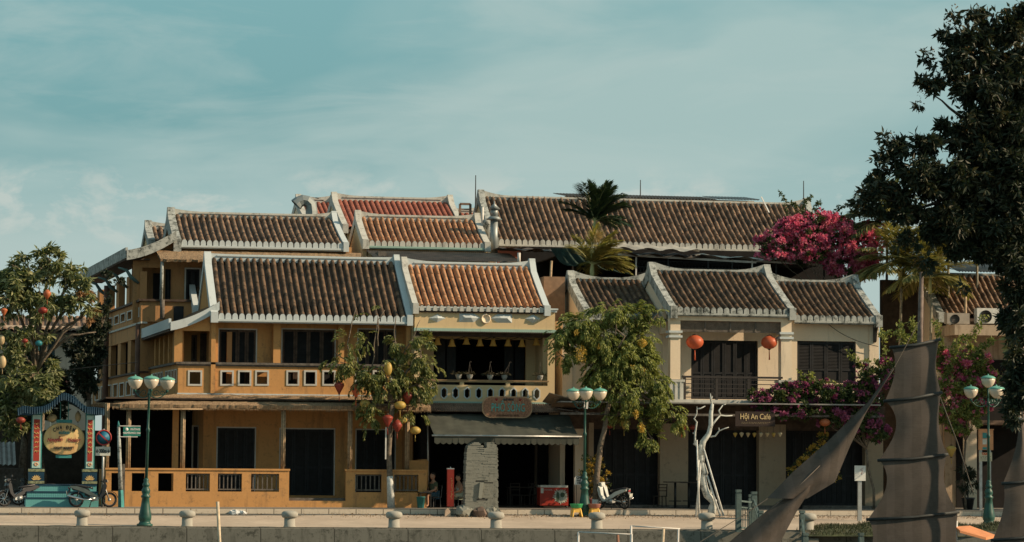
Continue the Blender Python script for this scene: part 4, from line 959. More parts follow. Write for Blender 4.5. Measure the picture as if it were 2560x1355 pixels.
def ac(px0,px1,py0,py1,Y,lab,mt):
    x0=wx(px0,Y,py1); x1=wx(px1,Y,py1); z0=wz(py1,Y,px0); z1=wz(py0,Y,px0)
    o=thing('air_conditioner',lab,'air conditioner',((x0+x1)/2,Y,z0),world=True,group='cooling units on the ledge of the right house')
    m=MB(); m.box(x0,x1,Y,Y+.38,z0+.05,z1); m.box(x0+.08,x0+.18,Y+.02,Y+.36,z0,z0+.05); m.box(x1-.18,x1-.08,Y+.02,Y+.36,z0,z0+.05); m.build('casing',mt,o)
    g=MB(); cx=x0+(x1-x0)*.36; cz=(z0+z1)/2; r=(z1-z0)*.38; g.lathe([(r,0),(r,-.02),(r-.02,-.02),(r-.02,-.005)],(cx,Y,cz),20,'y')
    for k in range(7): zz=cz-r+2*r*(k+.5)/7; hw=sqrt(max(0,r*r-(zz-cz)**2)); g.box(cx-hw,cx+hw,Y-.02,Y-.01,zz-.008,zz+.008)
    g.build('fan_grille',IRON,o)
ac(2368,2424,782,812,YR-1.3,'beige cooling unit, the duller left one of two on the ledge under the right roof',plain('beige_metal',(.33,.29,.24),.6))
ac(2443,2504,770,811,YR-1.3,'white cooling unit, the larger right one of two on the ledge under the right roof',plain('white_metal',(.62,.62,.58),.5))
# wall / lane between cafe and right house
m=MB(); m.box(wx(2205,6,900),gR[0]+2.2,6,6.3,0,wz(700,6,2250)); one('garden_wall','shaded grey wall set back in the gap right of the café','wall',m,INTER)
# ---- left background: pale house, red roofs, low shack
YL=30
L1=thing('pale_house','pale house with shuttered windows far behind the big lantern tree','house',(wx(100,YL,900),YL,0),world=True)
m=MB(); m.wall(wx(-40,YL,900),wx(235,YL,900),0,wz(815,YL,150),YL,YL+6,[(wx(30,YL),wx(48,YL),wz(900,YL,40),wz(850,YL,40)),(wx(118,YL),wx(135,YL),wz(905,YL,125),wz(838,YL,125))]); m.build('wall',stucco('pale_far_wall',(.62,.52,.42),amt=.15),L1)
for a in (118,30): m=MB(); m.box(wx(a,YL),wx(a+17,YL),YL+.1,YL+.2,wz(905,YL,125),wz(838,YL,125)); m.build('shutters',plain('blue_grey_shutter',(.06,.10,.11),.8),L1)
g=(wx(-60,YL-2,900),wx(240,YL-2,900),YL-1,wz(826,YL-1,120),YL+3,wz(790,YL+3,120)); tile_roof(L1,g,T_BACK,caps=None,fascia=None,period=.3,amp=.04,course=.5,lump=0)
YL2=22; g=(wx(128,YL2,970),wx(178,YL2,970),YL2,wz(985,YL2,150),YL2+2.5,wz(930,YL2+2.5,150))
L2=thing('red_roofed_hut','small hut with coral-red tiles left of the ochre flank, behind the gate','hut',(g[0],YL2,0),world=True); tile_roof(L2,g,T_RED,caps=None,fascia=None,period=.3,amp=.05,course=.35,lump=0)
m=MB(); m.box(g[0]+.1,g[1]-.1,YL2+.3,YL2+4.5,0,g[3]-.1); m.build('wall',PALE,L2)
YL3=4; L3=thing('corrugated_shack','low dim shack with a sloping corrugated roof at the left edge','shack',(wx(0,YL3,1150),YL3,0),world=True)
corrugated(L3,wx(-80,YL3,1150),wx(38,YL3,1150),YL3-2,wz(1162,YL3-2,10),YL3+2,wz(1105,YL3+2,10),CORRG,pitch=.2,amp=.03,name='roof_sheet')
m=MB(); m.box(wx(-80,YL3,1150),wx(60,YL3,1150),YL3,YL3+3,0,wz(1168,YL3-1,10)-.05); m.build('wall',WOODG,L3)
m=MB(); m.box(wx(-80,9,1150),wx(262,9,1150),9,9.3,0,wz(1075,9,100)); one('boundary_wall','dark lane wall behind the market gate','wall',m,INTER)
# ================================================================== ground, road, quay, water
def qy(x): return -9.1-.15*(x-4)
P=MB(); P.box(-80,110,-4.2,70,-.3,0.0)
PAVE=stucco('pavement_tiles',(.22,.20,.175),stain=(.09,.085,.075),amt=.5,sc_=1.0)
struct('pavement',P,PAVE)
m=MB(); m.box(-80,110,-4.42,-4.2,-.5,.006); struct('kerb',m,stucco('kerb_stone',(.58,.50,.40),stain=(.14,.12,.10),amt=.5,sc_=2,joints=(1.05,2,.02)))
ROADM,t_,b_=base('road_concrete',.9,0,.2)
v_=coords(t_); r1=noise(t_,v_,.5,6,.7); r2=noise(t_,v_,6,6,.75)
c_=ramp(t_,r1,[(.3,(.37,.30,.235)),(.7,(.55,.455,.36))]); c_=mixc(t_,ramp(t_,r2,[(.45,0),(.75,.35)]),c_,(.2,.18,.155)); t_.links.new(c_,b_.inputs['Base Color']); bump(t_,r2,.3,.01,b_)
rd=MB(); n=60
for i in range(n+1):
    x=-80+190*i/n; yq=qy(x)-.35
    for j,(s,z) in enumerate(((0,-.21),(.12,-.27),(.5,-.47),(1,-.6))): rd.v.append((x,-4.42+(yq+4.42)*s,z))
for i in range(n):
    for j in range(3): a=i*4+j; rd.f.append((a,a+1,a+5,a+4)); rd.sm.append(True); rd.mi.append(0)
struct('road',rd,ROADM)
fl_=MB(); rq=random.Random(77)
for _ in range(2600):
    x=rq.uniform(-5,60) if rq.random()<.4 else rq.uniform(14,40); y=-4.5-abs(rq.gauss(0,.9)); z=-.2-(.062*(-4.42-y)/.63 if y>-5.05 else .062)+.012 if y>-5.05 else -.262-(.0+.045*(-5.05-y))+.02
    leaf(fl_,Vector((x,y,z)),Vector((rq.uniform(-1,1),rq.uniform(-1,1),.25)).normalized(),Vector((0,0,1)),rq.uniform(.04,.11),.045)
tag(fl_.build('fallen_leaves',leafmat('fallen_leaf',[(.09,.05,.025),(.2,.12,.06),(.26,.19,.10)],.1)),'dry fallen leaves scattered along the gutter and road','litter',kind='stuff')
gt=MB(); gt.add([(-80,-5.05,-.262),(110,-5.05,-.262),(110,-4.42,-.2),(-80,-4.42,-.2)],[(0,1,2,3)]); struct('gutter',gt,plain('gutter_dark',(.10,.10,.09),.95,var=.35,scale=2))  # darker flat strip along the kerb foot
m=MB()
for i in range(n):
    x=-80+190*i/n; x2=x+190/n; a=qy(x)-.35; b=qy(x2)-.35
    m.add([(x,a,-.55),(x2,b,-.55),(x2,b-.0,-.6),(x,a,-.6)],[(0,1,2,3)])
    m.add([(x,a,-.597),(x2,b,-.597),(x2,b-.35,-.605),(x,a-.35,-.605)],[(3,2,1,0)])
    m.add([(x,a-.35,-.605),(x2,b-.35,-.605),(x2,b-.75,-4),(x,a-.75,-4)],[(3,2,1,0)])
struct('quay_wall',m,CONC)
gm=MB(); gm.box(-900,1000,-4,900,-.6,-.31); struct('ground',gm,plain('earth',(.16,.14,.11),.95,var=.3,scale=.3))
WM,t_,b_=base('river_water',.08,0,.5); b_.inputs['Base Color'].default_value=(.02,.035,.03,1); v_=coords(t_,(1,2.5,1)); bump(t_,noise(t_,v_,2,4,.6),.35,.08,b_)
m=MB(); m.add([(-900,-66,-2.3),(1000,-66,-2.3),(1000,-4.5,-2.3),(-900,-4.5,-2.3)],[(0,1,2,3)]); struct('river_water',m,WM)
m=MB(); m.add([(-900,-900,-.7),(1000,-900,-.7),(1000,-68,-.7),(-900,-68,-.7)],[(0,1,2,3)]); m.add([(-900,-68,-.7),(1000,-68,-.7),(1000,-62,-3),(-900,-62,-3)],[(0,1,2,3)]); struct('near_bank',m,plain('bank_earth',(.12,.12,.07),.95,var=.4,scale=.5))
# ================================================================== street things
def gz(x,Y):
    if Y>-4.2: return 0.0
    yq=qy(x)-.35; s=(Y+4.42)/(yq+4.42)
    if s<=0: return -.21
    P=[(0,-.21),(.12,-.27),(.5,-.47),(1,-.6)]
    for (a,b),(c,d) in zip(P,P[1:]):
        if s<=c: return b+(d-b)*(s-a)/(c-a)
    return -.6
# bollards
proto=None
for i,(px,lab) in enumerate(((205,'mushroom-topped stone bollard left of the tall green lamp post, leftmost on the quay'),(468,'stone bollard on the quay between the green lamp post and the leaning bamboo pole'),(724,'stone bollard on the quay below the gap in the ochre low wall'),(985,'stone bollard on the quay below the trunk of the small lantern tree'),(1240,'stone bollard on the quay just right of the brick monument foot'),(1492,'stone bollard on the quay below the stool with the red basin'),(1767,'stone bollard on the quay below the bare white tree'),(2020,'half-hidden stone bollard beside the grass behind the furled sail'))):
    Y=-9.8
    for _ in range(4): x=wx(px,Y,1310); Y=qy(x)+.05
    z=gz(x,Y)
    if proto is None:
        proto=thing('bollard',lab,'bollard',(x,Y,z),group='stone bollards along the quay')
        m=MB(); m.lathe([(.215,0),(.215,.05),(.195,.07),(.19,.36)],n=20); m.build('stem',STONE,proto)
        m=MB(); m.lathe([(.19,.34),(.25,.355),(.285,.41),(.292,.47),(.275,.53),(.225,.57),(.12,.592),(.02,.597)],n=24); m.build('cap',STONE,proto)
    else: dup(proto,(x,Y,z),rz=i,label=lab,scale=1+.012*i)
# lamp posts
GLOBE=plain('lamp_glass',(.60,.52,.41),.25,var=.06,spec=.5); CAPG=plain('lamp_cap_green',(.13,.36,.29),.5,var=.2)
def lamp(lab,px,Y,H,angs,center=False,lean=0,R=.64):
    x=wx(px,Y,1300); z=gz(x,Y); o=thing('street_lamp',lab,'street lamp',(x,Y,z),group='green iron street lamps')
    m=MB(); m.lathe([(.29,0),(.29,.06),(.22,.09),(.19,.16),(.225,.22),(.235,.33),(.2,.5),(.155,.78),(.13,1.0),(.17,1.03),(.17,1.08),(.12,1.12),(.15,1.2),(.16,1.27),(.12,1.36),(.09,1.4),(.13,1.44),(.13,1.5),(.08,1.58),(.1,1.65),(.06,1.72)],n=16); m.build('base',GREENP,o)
    m=MB(); m.lathe([(.058,1.7),(.05,H*.62),(.07,H*.625),(.07,H*.64),(.045,H*.65),(.042,H-.75),(.07,H-.73),(.07,H-.66),(.04,H-.64),(.035,H-.5)],n=10); m.build('pole',GREENP,o)
    g=[(0,-.02),(.08,0),(.15,.05),(.22,.14),(.262,.25),(.27,.36)]
    cp=[(.285,.345),(.285,.365),(.25,.40),(.17,.44),(.08,.462),(.03,.47),(.03,.5),(.01,.52)]
    for k,a in enumerate(angs):
        c,s=cos(a),sin(a); m=MB()
        pts=[]
        for q in range(9): t_=q/8; rr=R*t_; pts.append((c*rr,s*rr,H-.72-.13*sin(pi*t_)+.12*t_**3))
        m.tube(pts,.022,6)
        for (r0,rr,z0) in ((.24,.13,H-.66),(.47,.10,H-.66)):
            m.tube([(c*(r0+rr*(1-q/16)*cos(q*.55)),s*(r0+rr*(1-q/16)*cos(q*.55)),z0+rr*(1-q/16)*sin(q*.55)) for q in range(14)],.013,5)
        m.tube([(c*R,s*R,H-.62),(c*R,s*R,H-.5)],.05,8); arm=m.build('arm',GREENP,o)
        m=MB(); m.lathe([(r,z_+H-.52) for r,z_ in g],(c*R,s*R,0),16); m.build('globe',GLOBE,o)
        m=MB(); m.lathe([(r,z_+H-.52) for r,z_ in cp],(c*R,s*R,0),16); m.build('globe_cap',CAPG,o)
    if center:
        m=MB(); m.lathe([(r,z_+H-.1) for r,z_ in g],(0,0,0),16); m.build('globe',GLOBE,o)
        m=MB(); m.lathe([(r,z_+H-.1) for r,z_ in cp],(0,0,0),16); m.build('globe_cap',CAPG,o)
        m=MB(); m.tube([(0,0,H-.6),(0,0,H-.1)],.035,8); m.build('stem',GREENP,o)
    o.rotation_euler=(0,lean,0); return o
lamp('tall green three-globe lamp post standing on the quay before the ochre house',362,-9.0,5.45,(0.0,2.45,4.75),lean=.018)
lamp('green three-globe lamp post beside the two yellow stools, with a white notice on it',1461,-5.0,5.0,(0.05,2.2,4.55),R=.6)
lamp('dark green four-globe lamp post at the right, between the two brown sails',2472,-9.2,5.35,(.55,3.15,4.8),center=True,R=.7)
# notice + box on lamp B
x=wx(1461,-5.06,1010); m=MB(); m.cbox((x+.05,-5.13,wz(1013,-5.1,1468)),.16,.012,.27,Matrix.Rotation(.08,3,'Y')); one('notice','small white notice tied high on the middle lamp post','notice',m,WPIPE)
# ---- market gate
YG0=-2.2
G0=thing('market_gate','blue-roofed night market gate with red inscribed pillars, tiled steps and an oval lantern sign','gate',(wx(160,YG0,1250),YG0,0),world=True)
BLUE=plain('gate_blue',(.012,.048,.085),.6,var=.25,scale=8); TEALP=plain('gate_teal',(.05,.25,.25),.6,var=.2); LTEAL=plain('gate_light_teal',(.42,.62,.57),.6,var=.12); REDP=plain('gate_red',(.36,.045,.03),.6,var=.15); GOLD=plain('gold_paint',(.62,.42,.17),.6,var=.15); NAVY=plain('navy_tile',(.012,.045,.08),.4,var=.2)
# patterned step tiles
TM,t_,b_=base('step_tile_pattern',.45,0,.4); v_=coords(t_,(6,6,6)); 
ck=N(t_,'ShaderNodeTexVoronoi',Scale=1.0,Randomness=0.0,_feature='DISTANCE_TO_EDGE'); t_.links.new(v_,ck.inputs['Vector']); wv=N(t_,'ShaderNodeTexVoronoi',Scale=2.0,Randomness=0.0,_distance='MANHATTAN'); t_.links.new(v_,wv.inputs['Vector'])
c_=ramp(t_,wv.outputs['Distance'],[(.22,(.03,.14,.17)),(.3,(.18,.50,.48)),(.42,(.02,.12,.15)),(.55,(.12,.36,.36))]); t_.links.new(c_,b_.inputs['Base Color'])
gx=lambda px:wx(px,YG0,1150); gzz=lambda py:wz(py,YG0,160)
for k,(a,b,t0,t1) in enumerate(((65,246,1258,1244),(69,244,1243,1229),(72,242,1228,1212))):
    m=MB(); z1=gzz(t1); z0=gzz(t0) if k else 0; m.box(gx(a),gx(b),YG0-.7+.28*k,YG0+1.6,z0,z1); s_=m.build('step',TM,G0)
    n_=MB(); n_.box(gx(a)-.015,gx(b)+.015,YG0-.725+.28*k,YG0+1.62,z1-.035,z1+.012); n_.build('nosing',NAVY,s_)
for (a,b) in ((72,111),(207,243)):
    p=MB(); p.box(gx(a+6),gx(b-7),YG0,YG0+.5,gzz(1172),gzz(1027)); pil=p.build('pillar',TEALP,G0); 
    m=MB(); m.box(gx(a),gx(b),YG0-.08,YG0+.6,gzz(1211),gzz(1172)); ped=m.build('pedestal',NAVY,pil)
    m=MB(); 
    for q in (1176,1206): m.box(gx(a)-.01,gx(b)+.01,YG0-.1,YG0+.62,gzz(q)-.05,gzz(q)+.05)
    m.build('pedestal_band',plain('band_ochre',(.24,.26,.15),.7,scale=14,var=.5),pil)
    m=MB(); cx=gx((a+b)/2); cz=gzz(1196)
    for an in (-1.25,-.8,-.4,0,.4,.8,1.25):
        L=.2; d=(sin(an),cos(an)); n=(d[1],-d[0]); m.add([(cx,YG0-.09,cz-.06),(cx+d[0]*L*.5-n[0]*.04,YG0-.1,cz-.06+d[1]*L*.5-n[1]*.04),(cx+d[0]*L,YG0-.09,cz-.06+d[1]*L),(cx+d[0]*L*.5+n[0]*.04,YG0-.1,cz-.06+d[1]*L*.5+n[1]*.04)],[(0,1,2,3)])
    m.build('lotus_emblem',GOLD,pil)
    ac_,bc_=a+8,b-12
    m=MB(); m.box(gx(ac_),gx(bc_+2),YG0-.03,YG0-.002,gzz(1170),gzz(1038)); m.build('pillar_face',LTEAL,pil)
    m=MB(); m.box(gx(ac_+3),gx(bc_-1),YG0-.045,YG0-.031,gzz(1153),gzz(1049)); m.build('inscribed_panel',REDP,pil)
    m=MB(); rr=random.Random(a); cx=(gx(ac_+3)+gx(bc_-1))/2
    for q in range(7):
        cz=gzz(1060+q*11.5); pts=[(cx-.09+.18*u_/6+rr.uniform(-.02,.02),YG0-.052,cz+.035*sin(u_*1.7+q)+rr.uniform(-.025,.025)) for u_ in range(7)]; m.tube(pts,.011,4)
        pts=[(cx-.05+.03*u_+rr.uniform(-.02,.02),YG0-.052,cz+rr.uniform(-.04,.05)) for u_ in range(4)]; m.tube(pts,.009,4)
    m.build('lettering',GOLD,pil)
    m=MB(); cz=gzz(1161)
    for q in range(6): m.ball((cx+.06*cos(q),YG0-.04,cz+.05*sin(q)),.035,6,4,sy=.3)
    m.build('flower_emblem',plain('peach_paint',(.55,.33,.2),.7),pil)
top=[(44,1023),(60,1015),(84,1019),(108,1017),(128,1008),(146,991),(157,983),(168,984),(187,992),(203,1008),(217,1018),(238,1019),(261,1022)]
bot=[(261,1036),(239,1038),(218,1032),(204,1022),(181,1008),(160,998),(140,1008),(122,1022),(108,1028),(79,1038),(48,1037)]
poly=[(wx(a,YG0-.4,b),wz(b,YG0-.4,a)) for a,b in top+bot]; m=MB(); m.prism(poly,YG0-.5,YG0+1.2); rf=m.build('roof',BLUE,G0)
m=MB(); 
for (a,b),(c,d) in zip(top,top[1:]):
    n_=max(1,int(abs(c-a)/5))
    for q in range(n_):
        u_=a+(c-a)*(q+.5)/n_; v2=b+(d-b)*(q+.5)/n_; X0=wx(u_,YG0-.5,v2); Z0=wz(v2,YG0-.5,u_); m.tube([(X0,YG0-.56,Z0-.26),(X0,YG0-.55,Z0+.0),(X0,YG0+1.22,Z0+.03)],.028,5)
m.build('roof_ribs',BLUE,rf)
# oval sign (flat lantern shape)
YS=YG0+.15; cx=wx(160,YS,1097); cz=wz(1097,YS,160); rx=51/64.8; rz=41/64.8
m=MB(); n=40; V=[]
for rr_,yy in ((1,.0),(.97,-.05),(.6,-.085),(0.001,-.095)):
    for k in range(n): a=2*pi*k/n; V.append((cx+rx*rr_*cos(a),YS+yy,cz+rz*rr_*max(-.97,min(.97,sin(a)))))
F_=[(i*n+k,i*n+(k+1)%n,(i+1)*n+(k+1)%n,(i+1)*n+k) for i in range(3) for k in range(n)]; m.add(V,F_); V2=[(v[0],YS+.12,v[2]) for v in V[:n]]; o_=m.add(V2,[tuple(range(n-1,-1,-1))]); m.f+=[(k,o_+k,o_+(k+1)%n,(k+1)%n) for k in range(n)]; m.sm+=[False]*n; m.mi+=[0]*n
SIGNM,t_,b_=base('sign_ochre',.6,0,.3); v_=coords(t_,(5,1,.6)); nn=noise(t_,v_,1.6,2,.5); t_.links.new(ramp(t_,nn,[(.35,(.62,.37,.16)),(.6,(.68,.48,.22)),(.8,(.66,.54,.2))]),b_.inputs['Base Color'])
sg=m.build('sign_board',SIGNM,G0)
m=MB(); m.box(cx-.3,cx+.3,YS,YS+.12,cz+rz*.97,cz+rz+.1); m.build('sign_bracket',TEALP,sg); m=MB(); m.box(cx-.3,cx+.3,YS,YS+.12,cz-rz-.1,cz-rz*.97); m.build('sign_bracket',TEALP,sg); m=MB(); m.beam((cx-.15,YS+.05,cz+rz+.1),(cx-.15,YS+.05,gzz(1005)),.03); m.beam((cx+.15,YS+.05,cz+rz+.1),(cx+.15,YS+.05,gzz(1005)),.03); m.build('sign_hanger',TEALP,sg)
BLK=plain('black_lettering',(.02,.03,.035),.6); TLT=plain('teal_lettering',(.03,.25,.26),.6); MAR=plain('maroon_lettering',(.24,.03,.04),.6)
yt=YS-.105
for i,(ch_,dx) in enumerate(zip('CHỢ ĐÊM',(-.37,-.25,-.125,0,.115,.235,.365))):
    if ch_!=' ': txt(sg,ch_,BLK,.20,(cx+dx,yt+.003,cz+.43-.75*dx*dx),ry=dx*.9,sx=.74,bold=.005)
txt(sg,'ĐƯỜNG',TLT,.13,(cx,yt-.01,cz+.22),sx=.85,bold=.005)
txt(sg,'Nguyễn',MAR,.215,(cx-.36,yt-.01,cz-.04),sx=.85,shear=.35,bold=.004,ry=-.06); txt(sg,'Hoàng',MAR,.215,(cx+.36,yt-.01,cz-.04),sx=.85,shear=.35,bold=.004)
txt(sg,'NIGHT MARKET',BLK,.15,(cx,yt+.003,cz-.36),sx=.72,bold=.004)
# ---- no-parking sign
YN=-2.7; N0=thing('no_parking_sign','round blue no-parking sign with red ring over a white distance plate, by the market gate','road sign',(wx(257,YN,1250),YN,0),world=True)
x=wx(257,YN,1200); m=MB(); m.tube([(x,YN,0),(x,YN,wz(1072,YN,257))],.045,8); m.build('post',METAL,N0)
x=wx(259,YN,1094); z=wz(1094,YN,259); R0=.305
m=MB(); m.lathe([(R0,0),(R0,-.02),(R0*.83,-.022),(R0*.83,-.01)],(x,YN-.06,z),28,'y'); dsc=m.build('ring',plain('sign_red',(.33,.035,.035),.5),N0)
m=MB(); m.lathe([(R0*.83,-.012),(0.001,-.013)],(x,YN-.06,z),28,'y'); m.build('disc',plain('sign_blue',(.015,.13,.22),.5),N0)
m=MB(); m.cbox((x,YN-.083,z),R0*1.8,.006,.05,Matrix.Rotation(radians(42),3,'Y')); m.build('slash',MC['sign_red'],N0)
x=wx(257,YN,1128); z=wz(1128,YN,257); m=MB(); m.box(x-.28,x+.28,YN-.07,YN-.055,z-.17,z+.17); pl=m.build('plate',plain('sign_white',(.55,.56,.50),.5),N0); txt(pl,'←300m→',BLK,.2,(x,YN-.075,z),sx=.62,bold=.008)
# ---- street name sign
YN=-3.1; N1=thing('street_name_sign','green street name plate on a leaning white post with a teal foot','street sign',(wx(304,YN,1260),YN,0),world=True)
p0=Vector((wx(303,YN,1262),YN,0)); p1=Vector((wx(296,YN,1052),YN,wz(1052,YN,296)))
m=MB(); m.tube([p0.lerp(p1,.2),p0.lerp(p1,.93)],[.085,.06],10); m.build('post',WHITED,N1)
m=MB(); m.tube([p0,p0.lerp(p1,.19),p0.lerp(p1,.2)],[.12,.1,.09],4); m.build('foot',TEALP,N1); m=MB(); m.tube([p0.lerp(p1,.93),p1],[.062,.01],10); m.build('finial',TEALP,N1)
X0=wx(299,YN,1068); X1=wx(351,YN,1068); z0=wz(1090,YN,330); z1=wz(1067,YN,330)
m=MB(); m.beam((X0,YN-.05,z1+.03),(X1,YN-.05,z1+.03),.03); m.beam((X0,YN-.05,z0-.03),(X1-.1,YN-.05,z0-.03),.03); m.build('bracket',WPIPE,N1)
m=MB(); m.box(wx(308,YN,1080),X1,YN-.07,YN-.05,z0,z1); pl=m.build('plate',plain('street_green',(.02,.19,.15),.5),N1)
xm=(wx(308,YN,1080)+X1)/2; LW=plain('pale_lettering',(.6,.62,.58),.6)
txt(pl,'ĐƯỜNG',LW,.1,(xm+.12,YN-.075,z1-.1),bold=.004); txt(pl,'NGUYỄN PHÚC CHU',LW,.095,(xm,YN-.075,z0+.11),sx=.72,bold=.004)
m=MB(); m.lathe([(.065,0),(.065,-.01),(.001,-.01)],(xm-.2,YN-.07,z1-.1),12,'y'); m.build('emblem',LW,pl)
x=wx(309,-2.6,1200); m=MB(); m.box(x-.05,x+.05,-2.6,-2.5,0,wz(1160,-2.6,309)); m.box(x-.07,x+.03,-2.62,-2.6,wz(1188,-2.6,309),wz(1164,-2.6,309)); one('meter_post','low grey post with a perforated plate right behind the street name sign','post',m,WOODG)
# ---- motorbikes
def wheel(o,cx,r,rim):
    m=MB(); n=24; k_=6; V=[]
    for i in range(n):
        a=2*pi*i/n
        for j in range(k_):
            b=2*pi*j/k_; V.append((cx+(r-.045+.045*cos(b))*cos(a),.045*sin(b),r+(r-.045+.045*cos(b))*sin(a)))
    m.add(V,[(i*k_+j,((i+1)%n)*k_+j,((i+1)%n)*k_+(j+1)%k_,i*k_+(j+1)%k_) for i in range(n) for j in range(k_)],True); t=m.build('wheel',RUBBER,o)
    m=MB(); m.lathe([(r-.085,-.02),(r-.06,-.02),(r-.06,.02),(r-.085,.02)],(cx,0,r),24,'y')
    m.f=m.f[:-2]; m.sm=m.sm[:-2]; m.mi=m.mi[:-2]
    m.lathe([(.06,-.06),(.06,.06)],(cx,0,r),10,'y')
    for i in range(8): a=2*pi*i/8+.2; m.beam((cx+.05*cos(a),0,r+.05*sin(a)),(cx+(r-.07)*cos(a),0,r+(r-.07)*sin(a)),.008)
    m.build('rim',rim,t)
def motorbike(lab,loc,rz,body,panel,rim=CHROME,seatc=BLACKP,scooter=False,plate=True,lean=.08):
    o=thing('motorbike',lab,'motorbike',loc,rz); r=.29; wb=.62
    wheel(o,-wb,r,rim); wheel(o,wb,r,rim)
    m=MB(); m.tube([(wb,.09,r),(wb-.13,.09,.62),(wb-.22,.04,.9)],.022,6); m.tube([(wb,-.09,r),(wb-.13,-.09,.62),(wb-.22,-.04,.9)],.022,6); m.build('fork',METAL,o)
    m=MB(); arc=[(wb+(r+.04)*cos(a),(r)+(r+.045)*sin(a)) for a in [radians(q) for q in (15,45,75,105,135,160)]]
    for (a,b),(c,d) in zip(arc,arc[1:]): m.cbox(((a+c)/2,0,(b+d)/2),sqrt((a-c)**2+(b-d)**2)+.02,.13,.02,Matrix.Rotation(-atan2(d-b,c-a),3,'Y'))
    m.build('front_fender',body,o)
    # side panels / body
    m=MB(); P=[(-.88,.80),(-.6,.79),(-.3,.70),(.0,.54),(.20,.42),(.14,.38),(-.1,.44),(-.4,.58),(-.84,.73)]
    for s in (-1,1): m.prism(P,.11*s-.035,.11*s+.035)
    m.build('side_panel',panel,o)
    m=MB(); m.prism([(-.8,.77),(-.45,.80),(-.15,.70),(-.1,.62),(-.5,.6),(-.78,.66)],-.08,.08); m.tube([(.42,0,.86),(.28,0,.45),(.0,0,.40),(-.3,0,.5)],.05,8); m.build('frame',BLACKP,o)
    m=MB(); ls=[(.46,.93),(.52,.80),(.44,.5),(.30,.33),(.20,.33),(.33,.55),(.38,.85)]; w_=.2 if not scooter else .23
    m.prism(ls,-w_,-.03); m.prism(ls,.03,w_); m.build('leg_shield',body if not scooter else panel,o)
    m=MB(); V=[]; 
    for x,z,w2 in ((-.82,.83,.07),(-.6,.84,.12),(-.3,.80,.13),(-.08,.76,.09),(.0,.73,.05)): V+= [(x,-w2,z-.05),(x,-w2*.8,z+.02),(x,w2*.8,z+.02),(x,w2,z-.05)]
    m.add(V,[(4*i+j,4*i+4+j,4*i+4+(j+1)%4,4*i+(j+1)%4) for i in range(4) for j in range(4)]+[(0,1,2,3),(19,18,17,16)],True); m.build('seat',seatc,o)
    m=MB(); m.tube([(.30,-.33,1.0),(.38,-.16,1.0),(.42,0,.97),(.38,.16,1.0),(.30,.33,1.0)],.018,6); m.build('handlebar',IRON,o)
    for s in(-1,1): m=MB(); m.tube([(.36,.22*s,1.0),(.42,.28*s,1.12)],.008,5); m.cbox((.42,.30*s,1.15),.02,.12,.07); m.build('mirror',BLACKP,o)
    m=MB(); m.prism([(.36,.92),(.48,.93),(.56,.99),(.5,1.06),(.38,1.05)],-.11,.11); m.build('headlight_cowl',body,o); m=MB(); m.ball((.54,0,.985),.06,10,6,sx=.5); m.build('headlight',GLOBE,o)
    m=MB(); m.tube([(.05,-.13,.30),(-.3,-.16,.28),(-.45,-.17,.31),(-.95,-.17,.44)],[.02,.02,.045,.045],8); m.build('exhaust',CHROME,o)
    m=MB(); m.cbox((.05,0,.33),.3,.2,.16); m.lathe([(.1,-.13),(.1,.13)],(.0,0,.32),12,'y'); m.tube([(-.15,.1,.38),(-.62,.1,.29)],.03,6); m.build('engine',METAL,o)
    m=MB(); m.prism([(-.84,.72),(-.92,.76),(-.9,.68),(-1.0,.45),(-.97,.44),(-.84,.62)],-.07,.07); m.build('rear_fender',BLACKP,o); m=MB(); m.box(-.93,-.9,-.06,.06,.70,.76); m.build('tail_light',MC['sign_red'],o)
    if plate: m=MB(); m.cbox((-.985,0,.55),.01,.19,.14,Matrix.Rotation(-.2,3,'Y')); m.build('number_plate',MC['sign_white'],o)
    m=MB(); m.tube([(-.62,-.14,.30),(-.5,-.1,.75)],.02,6); m.tube([(-.62,.14,.30),(-.5,.1,.75)],.02,6); m.tube([(-.05,.05,.25),(-.12,.22,.01)],.014,5); m.tube([(-.05,-.05,.25),(-.12,-.22,.01)],.014,5); m.build('stand',IRON,o)
    o.rotation_euler=(lean,0,rz); return o
BKB=plain('bike_black',(.02,.02,.022),.35,spec=.5); BRED=plain('bike_red',(.09,.014,.014),.4,spec=.5); SILV=plain('bike_silver_green',(.075,.095,.09),.35,spec=.5); BWH=plain('bike_white',(.55,.58,.54),.35,spec=.5)
motorbike('dark red and silver motorbike parked side-on before the steps of the market gate',(wx(232,-3.45,1250),-3.45,0),0,BKB,SILV,rim=METAL,lean=-.06)
motorbike('black motorbike parked at the left of the market gate steps, half cut by shade',(wx(48,-2.6,1250),-2.6,0),radians(205),BKB,BKB,plate=False)
motorbike('white motorbike seen from behind, parked beside the lamp-side yellow shrub',(wx(1531,-3.1,1262),-3.1,0),radians(128),BWH,BWH,scooter=True,lean=-.12)
motorbike('dark motorbike nearly hidden behind the market gate steps',(wx(84,.6,1250),.3,0),radians(165),BKB,BKB,plate=False)
